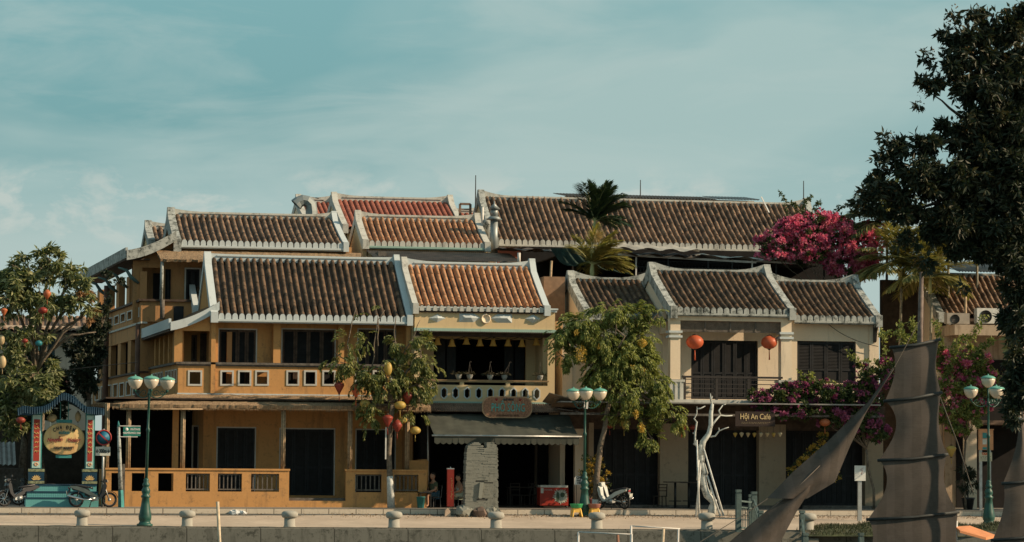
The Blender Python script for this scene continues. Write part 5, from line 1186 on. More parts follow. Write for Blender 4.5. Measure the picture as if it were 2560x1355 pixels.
# ---- red banner column
YB2=-5.0; x=wx(1126,YB2,1220); zb_=gz(x,YB2); m0=thing('banner_stand','slim red vertical banner stand with gold script, left of the brick monument','banner',(x,YB2,zb_),world=True)
m=MB(); m.box(x-.12,x+.12,YB2-.1,YB2+.1,wz(1266,YB2,1126),wz(1173,YB2,1126)); m.build('panel',plain('banner_red',(.50,.055,.035),.6,var=.12),m0)
m=MB(); zt_=wz(1173,YB2,1126); m.box(x-.13,x+.13,YB2-.11,YB2+.11,zt_,zt_+.04); m.tube([(x,YB2,zt_+.04),(x,YB2,zt_+.09)],.02,6); m.build('cap',WPIPE,m0)
m=MB(); 
for dx in(-.09,.03,.1): m.beam((x+dx,YB2,zb_),(x+dx,YB2,wz(1266,YB2,1126)),.02)
m.build('legs',GREENP,m0)
m=MB(); rr=random.Random(3)
for q in range(13):
    cz=wz(1196+q*4.2,YB2,1126); m.tube([(x+.03+rr.uniform(-.045,.045),YB2-.106,cz+rr.uniform(-.025,.025)) for _ in range(4)],.009,4)
m.build('lettering',GOLD,m0)
x=wx(1119,-5.2,1280); z_=gz(x,-5.2); m=MB(); m.prism([(x-.12,z_),(x+.1,z_),(x+.09,z_+.2),(x+.02,z_+.30),(x-.03,z_+.33),(x-.1,z_+.22)],-5.3,-5.1); one('spirit_house','tiny painted shrine box standing on the road at the foot of the red banner','shrine',m,plain('shrine_cream',(.5,.38,.28),.7))
# ---- brick monument
YM=-5.1; BRK=stucco('monument_stone',(.225,.23,.20),stain=(.10,.10,.085),amt=.6,sc_=2.5,streak=.5)
MO=thing('brick_monument','tall rough column of stacked thin stone courses, with a notched top and a carved slit','monument',(wx(1200,YM,1280),YM,gz(18,YM)),world=True)
prof=[(1106,1181,1196,1214,1232),(1112,1169,1202,1213,1239),(1118,1166,1241,None,None),(1130,1164,1242,None,None),(1180,1161,1242,None,None),(1240,1160,1242,None,None),(1275,1159,1244,None,None)]
m=MB(); rr=random.Random(9); y=1106.0
def prow(y):
    for a,b in zip(prof,prof[1:]):
        if a[0]<=y<=b[0]:
            t=(y-a[0])/(b[0]-a[0]); return [a[1]+(b[1]-a[1])*t, (a[2]+(b[2]-a[2])*t) , a[3], a[4] if a[4] is None else a[4]+((b[4] or 1241)-a[4])*t, a,b]
    return [prof[-1][1],prof[-1][2],None,None,None,None]
while y<1274:
    h=rr.uniform(2.0,2.9); r=prow(y)
    segs=[(r[0],r[1])] if r[2] is None else [(r[0],min(r[1],1206)),(1214,r[3])]
    for a,b in segs:
        a+=rr.uniform(-1.2,1.2); b+=rr.uniform(-1.8,1.2); x=wx(a,YM,y); xe=wx(b,YM,y)
        while x<xe-.03:
            L=min(rr.uniform(.16,.5),xe-x)
            if not ((1190<1160+(x-wx(1160,YM,y))*65+8<1212) and (1200<y<1206 or 1243<y<1249)):
                dy=rr.uniform(-.016,.004); m.box(x+.002,x+L-.002,YM-.27+dy,YM+.27,wz(y+h-.35,YM,1200),wz(y,YM,1200))
            x+=L
    y+=h
m.build('brick_courses',BRK,MO)
m=MB(); m.box(wx(1163,YM,1200),wx(1239,YM,1200),YM-.25,YM+.22,gz(18,YM),wz(1120,YM,1200)); m.build('core',plain('core_mortar',(.07,.072,.065),.9),MO)
m=MB(); m.prism([(wx(1196,YM,1206),wz(1206,YM,1200)),(wx(1206,YM,1206),wz(1206,YM,1200)),(wx(1200,YM,1245),wz(1246,YM,1200)),(wx(1194,YM,1245),wz(1246,YM,1200)),(wx(1192,YM,1245),wz(1243,YM,1200))],YM-.36,YM-.2); m.build('carved_nose',BRK,MO)
def rock(px,py,rp,seed,mat,Y,par,sy=1,name='foot_rock'):
    rr=random.Random(seed); m=MB(); s=sc(Y,px); m.ball((wx(px,Y,py),Y,wz(py,Y,px)),rp/s,10,7,sy=sy,sz=.75); m.v=[(a+rr.uniform(-.06,.06),b+rr.uniform(-.06,.06),max(c+rr.uniform(-.05,.05),-.45)) for a,b,c in m.v]; m.sm=[False]*len(m.f); return m.build(name,mat,par)
rock(1160,1279,21,1,BRK,YM-.2,MO); rock(1200,1282,20,2,plain('rock_brown',(.14,.10,.08),.9,var=.3),YM-.2,MO); rock(1228,1281,18,3,BRK,YM-.2,MO); rock(1243,1282,10,4,BRK,YM-.3,MO)
# ---- seated people
def skin_body(name,joints,edges,radii,mat,par,sub=1):
    me=bpy.data.meshes.new(name); me.from_pydata(joints,edges,[]); o=bpy.data.objects.new(name,me); COL.objects.link(o); o.parent=par
    me.materials.append(mat); sk=o.modifiers.new('skin','SKIN'); sk.use_smooth_shade=True
    for v,r in zip(me.skin_vertices[0].data,radii): v.radius=(r,r)
    me.skin_vertices[0].data[0].use_root=True
    ss=o.modifiers.new('sub','SUBSURF'); ss.levels=sub; ss.render_levels=sub; return o
def person(lab,loc,rz,shirt,shorts,cross=True,tank=False,s=1.0):
    o=thing('person',lab,'person',loc,rz)      # faces +x locally, seat height .45
    hip=.5
    J=[(0,0,hip),(0,0,.72),(.03,0,.95),(.04,0,1.03),(.06,0,1.14),
       (.02,.19,.93),(.1,.25,.70),(.30,.16,.62),(.38,.13,.62),
       (.02,-.19,.93),(.1,-.25,.70),(.30,-.16,.60),(.38,-.12,.60),
       (.02,.10,.49),(.43,.16,.50),(.40,.17,.10),(.52,.19,.05),
       (.02,-.10,.49),(.42,-.17,.56)]+([(.40,.15,.62),(.36,.30,.60)] if cross else [(.45,-.18,.10),(.57,-.2,.05)])
    E=[(0,1),(1,2),(2,3),(3,4),(2,5),(5,6),(6,7),(7,8),(2,9),(9,10),(10,11),(11,12),(0,13),(13,14),(14,15),(15,16),(0,17),(17,18),(18,19),(19,20)]
    Rr=[.15,.15,.13,.06,.055,.065,.05,.038,.028,.065,.05,.038,.028,.10,.07,.045,.04,.10,.07,.045,.04]
    skin_body('body',J,E,Rr,SKIN,o)
    m=MB(); m.ball((.075,0,1.20),.108,12,9,sx=1.0,sy=.86,sz=1.2); m.ball((.175,0,1.21),.02,6,4); m.ball((.06,.092,1.21),.025,6,4,sx=.8,sy=.4); m.ball((.06,-.092,1.21),.025,6,4,sx=.8,sy=.4); m.build('head',SKIN,o)
    m=MB(); m.ball((.155,.035,1.235),.014,6,4); m.ball((.155,-.035,1.235),.014,6,4); m.build('eyes',IRON,o)
    m=MB(); m.ball((.05,0,1.255),.112,12,8,sx=1.0,sy=.92,sz=1.05); m.v=[(a-.012 if a>.1 else a,b,max(c,1.20 if a<.03 else 1.275)) for a,b,c in m.v]; m.build('hair',plain('black_hair',(.015,.012,.01),.6),o)
    sj=[(0,0,.46),(0,0,.72),(.03,0,.94),(.02,.18,.94),(.075,.235,.77),(.02,-.18,.94),(.075,-.235,.77)]
    if tank: skin_body('tank_top',sj[:3]+[(.02,.1,.98),(.02,-.1,.98)],[(0,1),(1,2),(2,3),(2,4)],[.165,.165,.145,.05,.05],shirt,o)
    else: skin_body('shirt',sj,[(0,1),(1,2),(2,3),(3,4),(2,5),(5,6)],[.17,.17,.15,.08,.07,.08,.07],shirt,o)
    skin_body('shorts',[(0,0,.5),(.02,.1,.495),(.33,.15,.50),(.02,-.1,.495),(.32,-.16,.54)],[(0,1),(1,2),(0,3),(3,4)],[.165,.12,.095,.12,.095],shorts,o)
    m=MB()
    for sx_ in(1,-1):                 # hands with fingers
        bx,by,bz=(.40,.13*sx_,.61 if sx_>0 else .59); m.cbox((bx+.03,by,bz),.08,.075,.03)
        for q in range(4): m.tube([(bx+.065,by+(-.03+.02*q),bz),(bx+.10+.006*(q%3),by+(-.03+.02*q),bz-.012),(bx+.12,by+(-.03+.02*q),bz-.03)],.009,5)
        m.tube([(bx+.01,by-.035*sx_,bz),(bx+.05,by-.06*sx_,bz-.01)],.011,5)
    m.build('hands',SKIN,o)
    # plastic chair is separate
    o.scale=(s,)*3; return o
person('seated person in dark green shirt and blue shorts, legs crossed, left of the red banner',(wx(1086,-1.6,1250),-1.5,0),radians(205),plain('green_shirt',(.075,.085,.05),.9),plain('blue_shorts',(.03,.075,.11),.9),s=1.03)
person('seated person in a white tank top and pale shorts behind the red banner',(wx(1149,-1.3,1250),-1.3,0),radians(196),plain('white_cloth',(.5,.5,.45),.9),plain('pale_shorts',(.36,.38,.28),.9),tank=True,s=.98)
def chair(lab,loc,rz,mat=BLACKP,s=1):
    o=thing('chair',lab,'chair',loc,rz); m=MB(); m.box(-.2,.2,-.21,.21,.40,.43); m.build('seat',mat,o)
    for a,b in((-.17,-.18),(-.17,.18),(.17,-.18),(.17,.18)): m=MB(); m.beam((a,b,0),(a*.95,b*.95,.40),.03); m.build('leg',mat,o)
    m=MB(); m.beam((-.19,-.18,.43),(-.24,-.18,.88),.03); m.beam((-.19,.18,.43),(-.24,.18,.88),.03)
    for z in(.62,.74,.86): m.beam((-.22,-.18,z),(-.22,.18,z),.03)
    m.build('backrest',mat,o); o.scale=(s,)*3; return o
def table(lab,loc,rz,w=.7,h=.72,mat=BROWNW,pedestal=False):
    o=thing('table',lab,'table',loc,rz); m=MB(); m.box(-w/2,w/2,-.3,.3,h-.04,h); m.build('tabletop',mat,o)
    if pedestal:
        m=MB(); m.tube([(0,0,.04),(0,0,h-.04)],.05,8); m.build('pedestal',IRON,o); m=MB(); m.cbox((0,0,.02),.5,.06,.04); m.cbox((0,0,.02),.06,.5,.04); m.tube([(-.25,0,.3),(.25,0,.3)],.02,5);m.build('foot',IRON,o)
    else:
        for a,b in((-w/2+.05,-.25),(-w/2+.05,.25),(w/2-.05,-.25),(w/2-.05,.25)): m=MB(); m.beam((a,b,0),(a,b,h-.04),.04); m.build('leg',mat,o)
    return o
chair('black chair under the person in the green shirt',(wx(1087,-1.6,1250),-1.5,0),radians(205)); chair('black chair under the person in the white tank top',(wx(1150,-1.3,1250),-1.3,0),radians(196))
table('small black folding table at the end of the ochre low wall',(wx(1062,-1.9,1250),-1.9,0),0,.5,.62,IRON)
m=MB(); m.lathe([(.13,0),(.17,.42),(.18,.42),(.18,.44)],(0,0,0),12); o_=m.build('bin',TEALP,None); o_.location=(wx(1052,-2.3,1250),-2.3,0); tag(o_,'small grey-green bin standing under the black folding table','bin')
DKW=plain('dark_chair_wood',(.035,.027,.022),.7)
for i,(px,Y,rz,lab) in enumerate(((1290,.4,1.2,'dark wooden chair inside the restaurant, just right of the monument'),(1318,.2,2.6,'dark wooden chair inside the restaurant, left of the red freezer'),(1340,1.2,.3,'dark wooden chair behind the left end of the red freezer'),(1650,-.9,4.0,'dark chair leaning among stacked ones by the café left pier'))): chair(lab,(wx(px,Y,1250),Y,.05),rz,DKW,1.05)
table('dark wooden table inside the restaurant between the monument and the freezer',(wx(1305,1.0,1250),1.0,.05),0,1.2,.76,DKW)
table('tall narrow bar table on one leg against the café left pier',(wx(1688,-1.3,1250),-1.3,0),0,.85,1.08,DKW,True)
table('second tall bar table, right of the first and half behind the bare tree',(wx(1722,-.9,1250),-.9,0),0,.6,1.06,DKW,True)
# ---- red freezer
YF=-1.1; x0=wx(1350,YF,1240); x1=wx(1421,YF,1240); z0=.1; z1=wz(1213,YF,1385)
FZ=thing('chest_freezer','red chest freezer with white lid edge and a white splash picture at the shop mouth','freezer',((x0+x1)/2,YF,0),world=True)
m=MB(); m.box(x0,x1,YF,YF+.6,z0,z1-.09); m.build('cabinet',plain('freezer_red',(.34,.035,.02),.45,var=.1),FZ); m=MB(); m.box(x0+.02,x1-.02,YF-.01,YF+.6,z1-.09,z1); m.build('lid',MC['sign_white'],FZ)
m=MB(); cx=x0+(x1-x0)*.73; cz=z0+(z1-z0)*.46; V=[(cx,YF-.012,cz)]; rr=random.Random(4); n=44
for k in range(n): r=(.34 if k%2 else .24)*rr.uniform(.85,1.1); a=2*pi*k/n; V.append((min(max(cx+r*cos(a),x0+.02),x1-.01),YF-.012,min(max(cz+r*.95*sin(a),z0+.02),z1-.1)))
m.add(V,[(0,1+k,1+(k+1)%n) for k in range(n)]); m.build('splash_picture',plain('splash_white',(.48,.50,.42),.6,var=.35,scale=14),FZ)
m=MB(); m.add([(cx-.12+.07*cos(a*pi/6),YF-.018,cz-.02+.2*sin(a*pi/6)) for a in range(12)],[tuple(range(12))]); m.add([(cx+.07+.1*cos(a*pi/6),YF-.018,cz+.05+.1*sin(a*pi/6)) for a in range(12)],[tuple(range(12))]); m.build('picture_figures',plain('splash_green',(.06,.10,.06),.6),FZ)
m=MB(); m.tube([(x0+.1+.03*q,YF-.012,z0+.62+.035*sin(q*2.3)) for q in range(14)],.009,4); m.build('script_mark',MC['sign_white'],FZ)
m=MB(); m.box(x0+.03,x0+.14,YF-.014,YF-.002,z1-.32,z1-.12); m.build('sticker',MC['sign_white'],FZ)
for sx_ in(x0+.06,x1-.06): m=MB(); m.lathe([(.05,-.02),(.05,.02)],(sx_,YF+.08,.05),10,'y'); m.build('castor',IRON,FZ)
# ---- price sign
YP=-2.4; x=wx(1446,YP,1200); PS=thing('price_sign','white round-shouldered price board on thin legs, left half showing beside the lamp base','sign',(x,YP,0),world=True)
z0=wz(1212,YP,1447); z1=wz(1190,YP,1447); m=MB(); m.prism([(x-.16,z0),(x+.22,z0),(x+.22,z1-.08),(x+.16,z1),(x-.10,z1),(x-.16,z1-.08)],YP-.01,YP+.01); b_o=m.build('board',WPIPE,PS)
txt(b_o,'CHÈ',BLK,.12,(x+.03,YP-.018,z1-.07),bold=.006); txt(b_o,'PHỞ',MC['sign_red'] and BLK,.085,(x+.02,YP-.018,z1-.18),bold=.003); txt(b_o,'15k',BLK,.12,(x+.03,YP-.018,z0+.07),bold=.005)
m=MB(); m.beam((x-.08,YP,0),(x-.08,YP,z0),.02); m.beam((x+.14,YP,0),(x+.14,YP,z0),.02); m.build('legs',IRON,PS)
# ---- stools and basins
YEP=plain('yellow_plastic',(.78,.47,.10),.5,var=.08)
def stool(lab,px,Y):
    x=wx(px,Y,1280); z=gz(x,Y); o=thing('plastic_stool',lab,'stool',(x,Y,z)); m=MB(); m.box(-.15,.15,-.15,.15,.32,.345); m.build('seat',YEP,o)
    for a in(-1,1):
        for b in(-1,1): m=MB(); m.beam((a*.19,b*.19,0),(a*.13,b*.13,.32),.055,.035); m.build('leg',YEP,o)
    m=MB()
    for a in(-1,1): m.box(a*.15-.01,a*.15+.01,-.14,.14,.18,.31); m.box(-.14,.14,a*.15-.01,a*.15+.01,.18,.31)
    m.build('apron',YEP,o); return (x,Y,z)
def basin(lab,loc,mat,r=.25):
    m=MB(); m.lathe([(r*.72,0),(r*.86,.02),(r*.97,.13),(r*1.04,.15),(r*1.04,.165),(r*.95,.16),(r*.8,.04),(0.01,.03)],n=24); o=m.build('basin',mat,None); o.location=loc; tag(o,lab,'basin')
a=stool('yellow plastic stool under the green basin, left of the lamp base',1441,-5.4); basin('round green plastic basin on the left yellow stool',(a[0],a[1],a[2]+.345),plain('green_plastic',(.04,.30,.12),.4,var=.05))
a=stool('pale yellow plastic stool under the red basin, right of the lamp base',1486,-5.4); basin('round brownish-red basin on the right yellow stool',(a[0],a[1],a[2]+.345),plain('redbrown_plastic',(.28,.12,.09),.5,var=.1))
# ---- white board on a post
YQ=-7.0; x=wx(2149,YQ,1200); zq=gz(x,YQ); SB=thing('post_box_sign','blank white board with faint red scribble on a single steel post, between the two sails','sign',(x,YQ,zq),world=True)
m=MB(); m.box(x-.22,x+.22,YQ-.08,YQ-.04,wz(1202,YQ,2149),wz(1164,YQ,2149)); bo=m.build('board',plain('board_white',(.62,.63,.60),.6,var=.08),SB)
m=MB(); m.box(x-.075,x+.075,YQ-.04,YQ+.08,zq,wz(1176,YQ,2149)); m.build('post',METAL,SB)
m=MB(); rr=random.Random(2); m.tube([(x+.06+rr.uniform(-.05,.05),YQ-.085,wz(1169+2*q,YQ,2149)) for q in range(10)],.006,4); m.build('red_scribble',plain('faded_red',(.5,.14,.1),.7),bo)
# ---- info board and taxi plate
YI=-2.6; x0=wx(2446,YI,1100); x1=wx(2481,YI,1100); IB=thing('information_board','orange-pink information cabinet over a taxi price plate on two posts, behind the right lamp post','sign',((x0+x1)/2,YI,0),world=True)
m=MB(); m.box(x0,x1,YI-.1,YI+.05,wz(1125,YI,2464),wz(1075,YI,2464)); m.box(x0-.02,x1+.02,YI-.12,YI+.06,wz(1075,YI,2464),wz(1072.5,YI,2464)); cb_=m.build('cabinet',plain('salmon_paint',(.58,.28,.14),.6,var=.12),IB)
m=MB(); m.box(x0+.14,x0+.32,YI-.11,YI-.101,wz(1096,YI,2464),wz(1082,YI,2464)); m.build('teal_notice',TEALP,cb_); m=MB(); m.box(x0+.14,x0+.32,YI-.11,YI-.101,wz(1124,YI,2464),wz(1118,YI,2464)); m.build('teal_notice',TEALP,cb_); m=MB(); m.box(x0+.14,x0+.32,YI-.11,YI-.101,wz(1111,YI,2464),wz(1098,YI,2464)); m.build('paper',MC['sign_white'],cb_)
m=MB(); m.box(x0,wx(2478,YI,1140),YI-.1,YI-.08,wz(1153,YI,2464),wz(1131,YI,2464)); tp=m.build('taxi_plate',plain('plate_yellowish',(.56,.52,.38),.6,var=.1),IB)
txt(tp,'TAXI',plain('orange_lettering',(.5,.10,.03),.6),.13,((x0+x1)/2-.05,YI-.105,wz(1135,YI,2464)),bold=.008)
m=MB(); rr=random.Random(8)
for q in range(4):
    xx=x0+.05
    while xx<x1-.12: l=rr.uniform(.03,.08); m.box(xx,xx+l,YI-.106,YI-.101,wz(1141+q*3,YI,2464)-.008,wz(1141+q*3,YI,2464)+.008); xx+=l+.03
m.build('small_print',BLK,tp)
m=MB(); m.box(x0+.02,x0+.14,YI-.05,YI+.03,0,wz(1125,YI,2464)); m.box(x1-.2,x1-.08,YI-.05,YI+.03,0,wz(1125,YI,2464)); m.build('posts',METAL,IB)
# ---- restaurant name board
YS=-1.85; x0=wx(1205,YS,1018); x1=wx(1330,YS,1018); z0=wz(1045,YS,1268); z1=wz(991,YS,1268)
def rrect(x0,x1,z0,z1,r,n=8):
    P=[]
    for cx,cz,a0 in((x1-r,z1-r,0),(x0+r,z1-r,90),(x0+r,z0+r,180),(x1-r,z0+r,270)):
        for q in range(n+1): a=radians(a0+90*q/n); P.append((cx+r*cos(a),cz+r*sin(a)))
    return P
SGN=thing('restaurant_sign','brown rounded signboard with teal PHỐ SÔNG letters over the canvas awning','sign',((x0+x1)/2,YS,z0),world=True)
m=MB(); m.prism(rrect(x0,x1,z0,z1,.36),YS-.05,YS+.05); m.build('frame',plain('sign_frame',(.42,.27,.16),.6),SGN)
m=MB(); m.prism(rrect(x0+.04,x1-.04,z0+.04,z1-.04,.33),YS-.06,YS-.045); bo=m.build('board',plain('speckled_board',(.30,.155,.095),.8,var=.4,scale=18),SGN)
xm=(x0+x1)/2; zm=(z0+z1)/2; CY=plain('sign_teal_letters',(.06,.36,.33),.5)
txt(bo,'PHỐ',CY,.46,(xm-.37,YS-.068,zm-.03),sx=.62,bold=.0); txt(bo,'SÔNG',CY,.46,(xm+.36,YS-.068,zm-.03),sx=.56,bold=.0)
txt(bo,'NHÀ HÀNG',BLK,.11,(xm+.04,YS-.068,z1-.13),sx=.72,bold=.005)
txt(bo,'15 NGUYỄN PHÚC CHU - HỘI AN',plain('sign_brown_letters',(.09,.05,.03),.7),.075,(xm+.02,YS-.068,z0+.1),sx=.8)
m=MB(); m.lathe([(.05,0),(.001,-.006)],(xm-.44,YS-.062,z1-.13),8,'y'); m.build('red_emblem',MC['sign_red'],bo); m=MB(); m.lathe([(.05,0),(.001,-.006)],(xm+.52,YS-.062,z1-.13),8,'y'); m.build('red_emblem',MC['sign_red'],bo)
m=MB(); m.beam((x0+.4,YS+.05,zm+.2),(x0+.4,YC,zm+.3),.04); m.beam((x1-.4,YS+.05,zm+.2),(x1-.4,YC,zm+.3),.04); m.build('bracket',IRON,SGN)
# ---- cafe board
YK=-2.75; x0=wx(1838,YK,1050); x1=wx(1937,YK,1050); z0=wz(1066,YK,1887); z1=wz(1029,YK,1887)
CF=thing('cafe_sign','dark brown board with gold Hội An Café letters under the bougainvillea','sign',((x0+x1)/2,YK,z0),world=True)
m=MB(); m.box(x0,x1,YK-.03,YK+.03,z0,z1); bo=m.build('board',plain('board_brown',(.03,.018,.014),.6),CF)
GL=plain('gold_letters',(.50,.38,.20),.5); txt(bo,'Hội An Café',GL,.31,((x0+x1)/2,YK-.04,wz(1042,YK,1887)),sx=.80,bold=.004)
m=MB(); rr=random.Random(5)
for q,(a,b) in enumerate(((.15,.85),(.15,.8))):
    xx=x0+(x1-x0)*a
    while xx<x0+(x1-x0)*b: l=rr.uniform(.03,.09); m.box(xx,xx+l,YK-.036,YK-.031,wz(1056+q*3,YK,1887)-.007,wz(1056+q*3,YK,1887)+.007); xx+=l+.025
m.build('small_print',plain('dim_gold',(.22,.17,.10),.6),bo)
# ---- lanterns
LM={}
def lmat(name,c):
    if name in LM: return LM[name]
    m,t,b=base('lantern_silk_'+name,.45,0,.4); b.inputs['Base Color'].default_value=(*c,1); tr=t.nodes.new('ShaderNodeBsdfTranslucent'); tr.inputs[0].default_value=(*c,1); mx=t.nodes.new('ShaderNodeMixShader'); mx.inputs[0].default_value=.3
    t.links.new(b.outputs[0],mx.inputs[1]); t.links.new(tr.outputs[0],mx.inputs[2]); t.links.new(mx.outputs[0],t.nodes['Material Output'].inputs[0]); LM[name]=m; return m
LC=dict(red=(.32,.06,.04),orange=(.55,.17,.07),yellow=(.52,.37,.10),beige=(.6,.46,.26),teal=(.03,.22,.26),copper=(.62,.14,.06),darkred=(.30,.045,.03),pale=(.62,.55,.38))
def lantern(px,py,rp,kind,col,Y,lab,group=None,tassel=True,line=.5):
    s=sc(Y,px); r=rp/s; x=wx(px,Y,py); z=wz(py,Y,px); o=thing('lantern',lab,'lantern',(x,Y,z),R_.uniform(0,1),group)
    m=MB(); h=r
    if kind=='round': h=r*.8; m.ball((0,0,0),r,24,10,sz=.8,ribs=12,rib=.05)
    elif kind=='oval': h=r*.7; m.ball((0,0,0),r,20,10,sz=.7,ribs=10,rib=.06)
    elif kind=='long': h=r*1.6; m.ball((0,0,0),r,16,10,sz=1.6,ribs=10,rib=.06)
    elif kind=='cone': h=r*1.15; m.lathe([(r*.45,h*.9),(r*.85,h*.7),(r,h*.5),(r*.92,h*.3),(r*.5,-h*.4),(r*.14,-h)],n=14)
    elif kind=='diamond': h=r*1.2; m.lathe([(r*.3,h),(r*.8,h*.55),(r,h*.15),(r*.8,-h*.25),(r*.2,-h)],n=14)
    m.build('shade',lmat(col,LC[col]),o)
    m=MB(); m.lathe([(r*.28,h*.92),(r*.3,h*1.05),(r*.05,h*1.15)],n=10); m.build('end_cap',BROWNW,o); m=MB(); m.lathe([(r*.05,-h*1.15),(r*.2,-h*1.05),(r*.2,-h*.95)],n=10); m.build('end_cap',BROWNW,o)
    m=MB(); m.tube([(0,0,h*1.1),(0,0,h*1.1+line)],.006,4); m.build('cord',IRON,o)
    if tassel: m=MB(); m.tube([(0,0,-h*1.1),(.01,0,-h*1.1-r*1.2)],[r*.05,r*.1],6); m.build('tassel',lmat(col,LC[col]),o)
    return o
YTB=-2.3; g='silk lanterns hung in the small trunk-side tree'
for a in ((848,970,13,'cone','red',YTB,'dusky red cone lantern at the far left tip of the small lantern tree'),(890,977,15,'cone','copper',YTB,'copper cone lantern, second from the left under the small tree'),(913,1009,14,'oval','yellow',YTB,'yellow oval lantern hanging left of the trunk over the awning edge'),
  (1019,993,14,'diamond','red',YTB,'pleated red lantern right of the trunk beside the cream balcony'),(1000,1013,15,'oval','yellow',YTB-.4,'bright yellow oval lantern just right of the trunk, before the thatch'),(969,1052,14,'cone','red',YTB-.5,'red cone lantern directly before the trunk'),
  (1005,1050,13,'oval','yellow',YTB+.3,'dim yellow oval lantern behind the red one right of the trunk'),(993,1065,13,'diamond','red',YTB-.2,'red diamond lantern lowest beside the trunk'),(1038,1076,14,'oval','yellow',YTB,'yellow oval lantern hanging lowest right, before the pier of the ochre house'),(970,922,11,'long','yellow',YTB-.3,'tall yellow lantern in the middle of the small tree crown')):
    lantern(*a,group='silk lanterns hung in the small street tree')
YTA=-1.2
for a in ((10,780,9,'cone','orange',YTA-1,'orange heart-shaped lantern at the left picture edge in the big leafy tree'),(107,776,12,'oval','darkred',YTA-1.6,'wide dull red lantern in the middle of the big leafy tree'),(118,736,10,'diamond','orange',YTA-1.2,'orange paper lantern high in the big leafy tree'),(62,852,8,'oval','darkred',YTA-1,'small red lantern low in the big leafy tree'),
  (97,858,9,'round','teal',YTA-1.4,'teal lantern low in the big leafy tree'),(4,850,8,'long','beige',YTA-1,'yellow lantern cut by the left picture edge'),(6,905,10,'long','beige',YTA-1.6,'long pale yellow lantern below the other at the left edge')): lantern(*a,group='lanterns in the big leafy tree')
lantern(52,1050,12,'oval','red',-2.6,'dim red lantern hanging off the left eave of the market gate'); lantern(130,1045,13,'round','beige',-1.9,'round beige lantern hanging under the gate roof'); lantern(195,1042,8,'long','beige',-1.9,'slim beige lantern under the right side of the gate roof')
lantern(1737,855,22,'round','copper',-1.15,'big copper-red lantern, left of the pair over the café balcony',line=.45); lantern(1923,856,21,'round','copper',-1.15,'big copper-red lantern, right of the pair over the café balcony',line=.45)
for a in ((1560,1060,12,'cone','yellow',-2.2,'yellow cone lantern under the flowering tree, over the dark café door'),(1524,1062,13,'oval','red',-1.5,'dim red lantern beside the flowering tree trunk'),(1704,1068,13,'oval','copper',-2.0,'copper lantern under the canopy left of the bare white tree'),(1732,1068,9,'oval','red',-1.6,'small red lantern close behind the bare white tree'),(2062,1056,14,'oval','orange',-2.4,'orange lantern under the purple blossoms right of the café sign'),(2195,1084,11,'oval','copper',-2.0,'copper lantern almost hidden by the sail'),(2378,1128,13,'cone','yellow',-2.8,'yellow cone lantern right of the tall brown sail')): lantern(*a)
for k in range(8): lantern(1838+k*16,1087,5.5,'cone',['yellow','pale','beige','yellow','pale','beige','yellow','pale'][k],-2.2,'small pale cone lantern in the row hanging below the café sign','row of small lanterns below the café sign',tassel=False,line=.25)
# bells
BELL=lmat('bell',(.74,.42,.10)); 
bl=['first from the left, by the small tree','second from the left, hanging lowest on that side','third from the left','fourth from the left','middle one of nine','sixth from the left','seventh, against the cream inner wall','eighth, half covered by the flowering tree','last on the right, beside the balcony pillar']
for k,(px,py) in enumerate(((1094,853),(1130,857),(1166,852),(1200,856),(1233,856),(1270,856),(1305,858),(1341,854),(1370,853))):
    Y=.1; x=wx(px,Y,py); z=wz(py,Y,px); o=thing('bell_lantern','yellow bell-shaped lantern over the cream balcony, '+bl[k],'lantern',(x,Y,z),group='yellow bell lanterns over the cream balcony')
    m=MB(); m.lathe([(.03,.16),(.07,.12),(.09,.02),(.11,-.06),(.165,-.15)],n=14); m.f=m.f[:-2]; m.sm=m.sm[:-2]; m.mi=m.mi[:-2]; m.build('shade',BELL,o)
    m=MB(); m.tube([(0,0,.14),(0,0,.5)],.008,5); m.build('cord',IRON,o)
m=MB(); pts=[]
for k in range(41): px=1090+k*7; pts.append((wx(px,.12,845),.12,wz(842,.12,px)-.12*abs(sin(k*pi/10))))
m.tube(pts,.015,5); one('light_string','thin string of small lights looping behind the bell lanterns','light string',m,IRON)
# ---- hanging pots on the cream balcony rail
pl_=['first white plant pot on the cream balcony rail, without a hook','second white plant pot on the balcony rail, its hook standing straight','middle white plant pot with a hook on the balcony rail','fourth white plant pot, its wire hook leaning right','bushy plant pot at the right end of the balcony rail, before the cream inner wall']
for k,(px,hk) in enumerate(((1146,0),(1174,1),(1225,1),(1261,2),(1350,1))):
    Y=-.2; x=wx(px,Y,950); z=zp1+.05; r=random.Random(300+k); o=thing('plant_pot',pl_[k],'plant pot',(x,Y,z),group='pots on the cream balcony rail')
    m=MB(); m.lathe([(.06,0),(.11,.10),(.13,.19),(.135,.21),(.1,.2)],n=14); m.build('pot',plain('pot_grey_white',(.38,.38,.35),.6),o)
    m=MB()
    for _ in range(60): d=rvec(r); d.z=abs(d.z)*.6; leaf(m,Vector((0,0,.2))+d*.05+Vector((r.uniform(-.22,.22),r.uniform(-.08,.08),r.uniform(-.02,.06))),(d+Vector((0,0,-.1))).normalized(),rvec(r),.15,.03)
    m.build('foliage',leafmat('pot_plant',[(.03,.04,.02),(.08,.07,.04),(.14,.10,.06)],.2) if k==0 else MC['pot_plant'],o)
    if hk:
        tp=Vector((.0 if hk==1 else .2,0,.66)); m=MB()
        for a in (0,2.1,4.2): m.tube([(.12*cos(a),.12*sin(a),.2),tp],.004,4)
        m.tube([tp,tp+Vector((0,0,.05)),tp+Vector((.04,0,.09)),tp+Vector((.07,0,.05))],.008,5); m.build('hanger',WOODG,o)
m=MB(); Y=-2.0
